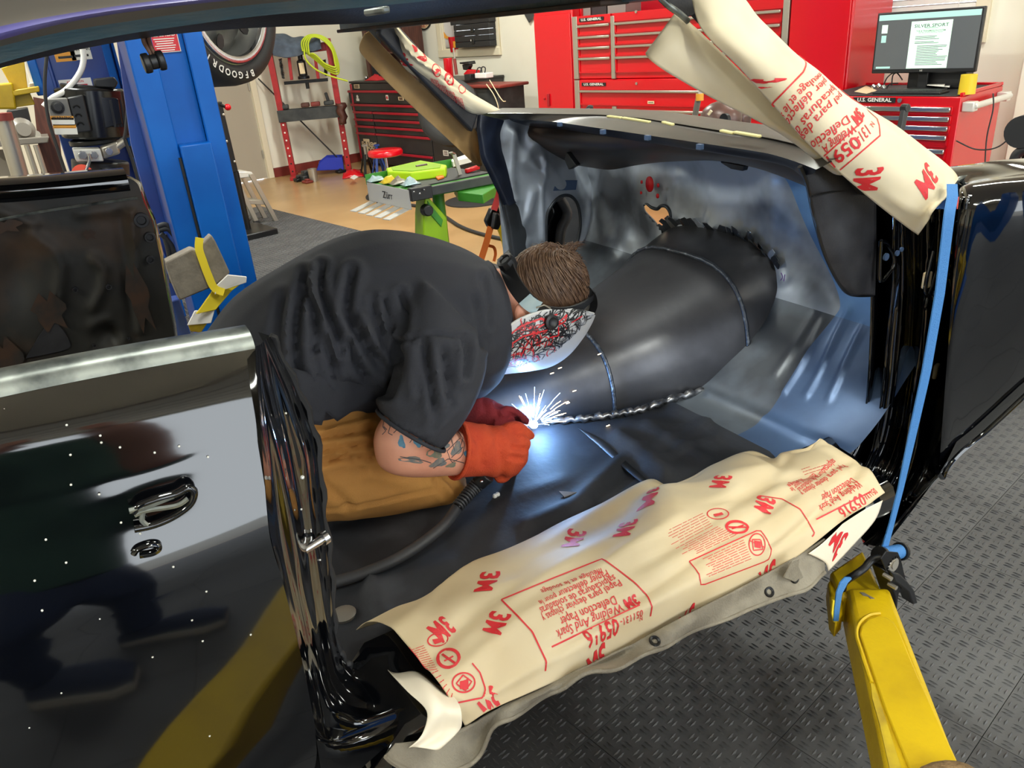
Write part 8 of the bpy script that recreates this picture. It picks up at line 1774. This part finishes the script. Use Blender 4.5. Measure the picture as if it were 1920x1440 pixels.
# --- blue ratchet strap
t = thing('ratchet_strap', 'blue ratchet strap pulled down over the door pillar to the yellow arm', 'strap', P(1660, 1060, 'y', .83))
YR = .842
def web2(name, pts, wpx, m, parent, n=40, th=.0014):
    """flat webbing given by centre points with depth and picture width"""
    rows = []
    for i in range(n):
        f = i / (n - 1) * (len(pts) - 1); k = min(int(f), len(pts) - 2); g = f - k; a, b = pts[k], pts[k + 1]
        x, y, d, w = (a[j] + (b[j] - a[j]) * g for j in range(4)); p, q = P(x - w / 2, y, 'y', d), P(x + w / 2, y, 'y', d); nn = V((0, th, 0)); rows.append([p - nn, q - nn, q + nn, p + nn])
    return build(MB().loft(rows, True, True), name, m, parent, smooth=40)
web2('strap', [(1785, 345, .885, 18), (1786, 368, .865, 19), (1780, 400, YR + .004, 19), (1762, 550, YR, 17), (1736, 700, YR, 16), (1712, 808, YR, 14), (1688, 918, YR, 10), (1672, 980, YR - .003, 9), (1658, 1030, YR - .006, 11), (1650, 1052, YR - .008, 11)], 0, 'strap_blue', t)
YH = .832; h_ = lambda x, y, dd=0: P(x, y, 'y', YH + dd)
build(MB().cyl(h_(1654, 1040, -.004), h_(1686, 1034, -.004), .0165, seg=18), 'spool', 'strap_blue', t, smooth=40)
for x, y in ((1651, 1042), (1688, 1034)): build(MB().cyl(h_(x - 2, y, -.004), h_(x + 2, y, -.004), .021, seg=18), 'spool_flange', 'black_metal', t)
g = h_(1672, 1057, -.03); gr = build(MB().lathe(g, (0, -1, .15), [(-.004, .019), (.004, .019), (.006, .016), (.006, .010), (.009, .010), (.009, .001)], 20), 'ratchet_wheel', 'alu', t, smooth=30)
for k in range(14): a = k * .4488; c = g + V((.0195 * math.cos(a), -.002, .0195 * math.sin(a))); build(MB().box(c.x - .002, c.x + .002, c.y - .004, c.y + .004, c.z - .002, c.z + .002), 'tooth', 'black_metal', gr)
for dy in (-.034, .012): build(MB().prism([h_(x, y, dy) for x, y in ((1652, 1048), (1662, 1034), (1684, 1036), (1690, 1050), (1698, 1085), (1688, 1112), (1676, 1108), (1666, 1080))], (0, .003, 0)), 'frame_plate', 'black_metal', t, bevel=.001)
build(MB().prism([h_(x, y, -.036) for x, y in ((1662, 1072), (1674, 1066), (1690, 1090), (1684, 1128), (1682, 1148), (1678, 1120))], (0, .04, 0)), 'base_frame', 'black_metal', t, bevel=.003)
build(MB().prism([h_(x, y, -.045) for x, y in ((1672, 1072), (1690, 1078), (1702, 1090), (1716, 1108), (1722, 1132), (1712, 1134), (1704, 1112), (1690, 1100), (1678, 1092))], (0, .03, 0)), 'lever', 'black_plastic', t, bevel=.004)
for x, y in ((1681, 1103), (1672, 1086)): p = h_(x, y, -.05); build(MB().cyl(p, p + V((0, .02, 0)), .005, seg=10), 'rivet', 'alu', t)
build(MB().tube(spline([P(1648, 1046, 'y', YH - .01), P(1634, 1050, 'y', YH - .012), P(1622, 1064, 'y', YH - .014), P(1606, 1076, 'y', YH - .012), P(1590, 1086, 'y', YH), P(1582, 1094, 'y', YH + .01), P(1580, 1104, 'y', YH + .02)], 36), .0085, 10), 'hook', 'black_metal', t, smooth=60)
web2('strap_loop', [(1592, 1082, YH - .008, 15), (1582, 1092, YH - .014, 14), (1573, 1112, YH - .02, 11), (1569, 1140, YH - .02, 10), (1567, 1164, YH - .02, 9)], 0, 'strap_blue', t)
web2('yellow_label', [(1563, 1125, YH - .018, 4), (1561, 1150, YH - .018, 5), (1565, 1166, YH - .018, 5)], 0, 'yellow_cloth', t)
wr = build(MB().prism([P(x, y, 'y', .815) for x, y in ((1486, 1052), (1500, 1046), (1498, 1062), (1510, 1088), (1496, 1094), (1470, 1084))], (0, .004, 0)), 'canvas_corner', 'canvas', None, bevel=.002); tag(wr, 'folded grey canvas corner with eyelet under the paper near the yellow arm', 'canvas')

# --- the photographer, seen only as a reflection
ph = thing('person', 'person in jeans and green shirt mirrored in the black quarter panel', 'person', V((-.25, -.2, 0)))
def limb(pts):
    mb = MB(); S_ = [V(p[:3]) for p in pts]; n = 22
    return mb.tube([cr1(S_, i / (n - 1)) for i in range(n)], lambda t_: (lambda f: pts[int(f)][3] + (pts[min(int(f) + 1, len(pts) - 1)][3] - pts[int(f)][3]) * (f - int(f)))(min(t_, .9999) * (len(pts) - 1)), 14)
legs = fuse([limb([(-.36, -.13, .08, .055), (-.38, -.12, .28, .065), (-.33, -.14, .50, .075), (-.30, -.24, .78, .10), (-.28, -.30, .95, .12)]), limb([(-.12, -.22, .08, .055), (-.12, -.24, .28, .065), (-.13, -.24, .50, .078), (-.17, -.30, .78, .10), (-.22, -.33, .95, .12)])], .012, 4)
build(legs, 'jeans', 'jeans', ph, smooth=80)
tor_ = fuse([limb([(-.25, -.32, .90, .15), (-.26, -.36, 1.10, .165), (-.26, -.40, 1.30, .18), (-.26, -.42, 1.46, .14), (-.26, -.42, 1.53, .06)]), limb([(-.12, -.40, 1.43, .07), (-.02, -.36, 1.22, .058), (.0, -.26, 1.22, .055)]), limb([(-.40, -.40, 1.43, .07), (-.48, -.33, 1.22, .058), (-.38, -.24, 1.22, .055)])], .012, 5)
build(tor_, 'shirt', 'green_shirt', ph, smooth=80)
bd_ = fuse([limb([(-.26, -.42, 1.45, .06), (-.25, -.41, 1.58, .055)]), MB().sphere((-.24, -.39, 1.68), .1, 18, 12, (.82, .95, 1.18)), MB().sphere((-.235, -.295, 1.665), .014, 8, 6), limb([(.0, -.27, 1.22, .04), (-.02, -.14, 1.36, .034), (-.03, -.09, 1.44, .03)]), limb([(-.38, -.25, 1.22, .04), (-.22, -.14, 1.36, .034), (-.12, -.10, 1.44, .03)])]
           + [limb([(-.03 - .0, -.09 + .0, 1.44 + k * .012, .013), (-.035, -.05, 1.45 + k * .014, .011), (-.05, -.035, 1.455 + k * .014, .009)]) for k in range(5)] + [limb([(-.12, -.10, 1.44 + k * .012, .013), (-.12, -.06, 1.45 + k * .014, .011), (-.10, -.04, 1.455 + k * .014, .009)]) for k in range(5)] + [limb([(-.26, -.36, 1.2, .1), (-.26, -.4, 1.4, .1)])], .009, 3)
build(bd_, 'body', 'skin', ph, smooth=80)
hr2 = MB().sphere((-.24, -.405, 1.70), .104, 18, 12, (.86, .95, 1.12)); build(hr2, 'hair', 'hair', ph, smooth=80)
for (x0, y0, x1, y1) in ((-.38, -.12, -.17, -.05), (-.16, -.23, .08, -.14)):
    d = V((x1 - x0, y1 - y0, 0)).normalized(); s = V((-d.y, d.x, 0)); L = math.hypot(x1 - x0, y1 - y0) + .03; o0 = V((x0, y0, 0)) - d * .02
    prof_ = [(0, .03, .0), (.06, .04, .0), (.4, .042, 0), (.8, .048, 0), (1.0, .03, 0)]
    sole = build(MB().loft([[o0 + d * L * f + s * w_ * k + EZ * z_ for k, z_ in ((-1, .008), (1, .008), (1, .035), (-1, .035))] for f, w_, _ in prof_], True, True), 'shoe_sole', 'shoe_sole', ph, bevel=.004)
    build(MB().loft([[o0 + d * L * f + s * w_ * math.cos(a * .628) * .95 + EZ * (.033 + hh * max(0, math.sin(a * .628))) for a in range(10)] for (f, w_, _), hh in zip(prof_, (.05, .085, .075, .05, .02))], True, True), 'shoe_upper', 'shoe', ph, smooth=60)
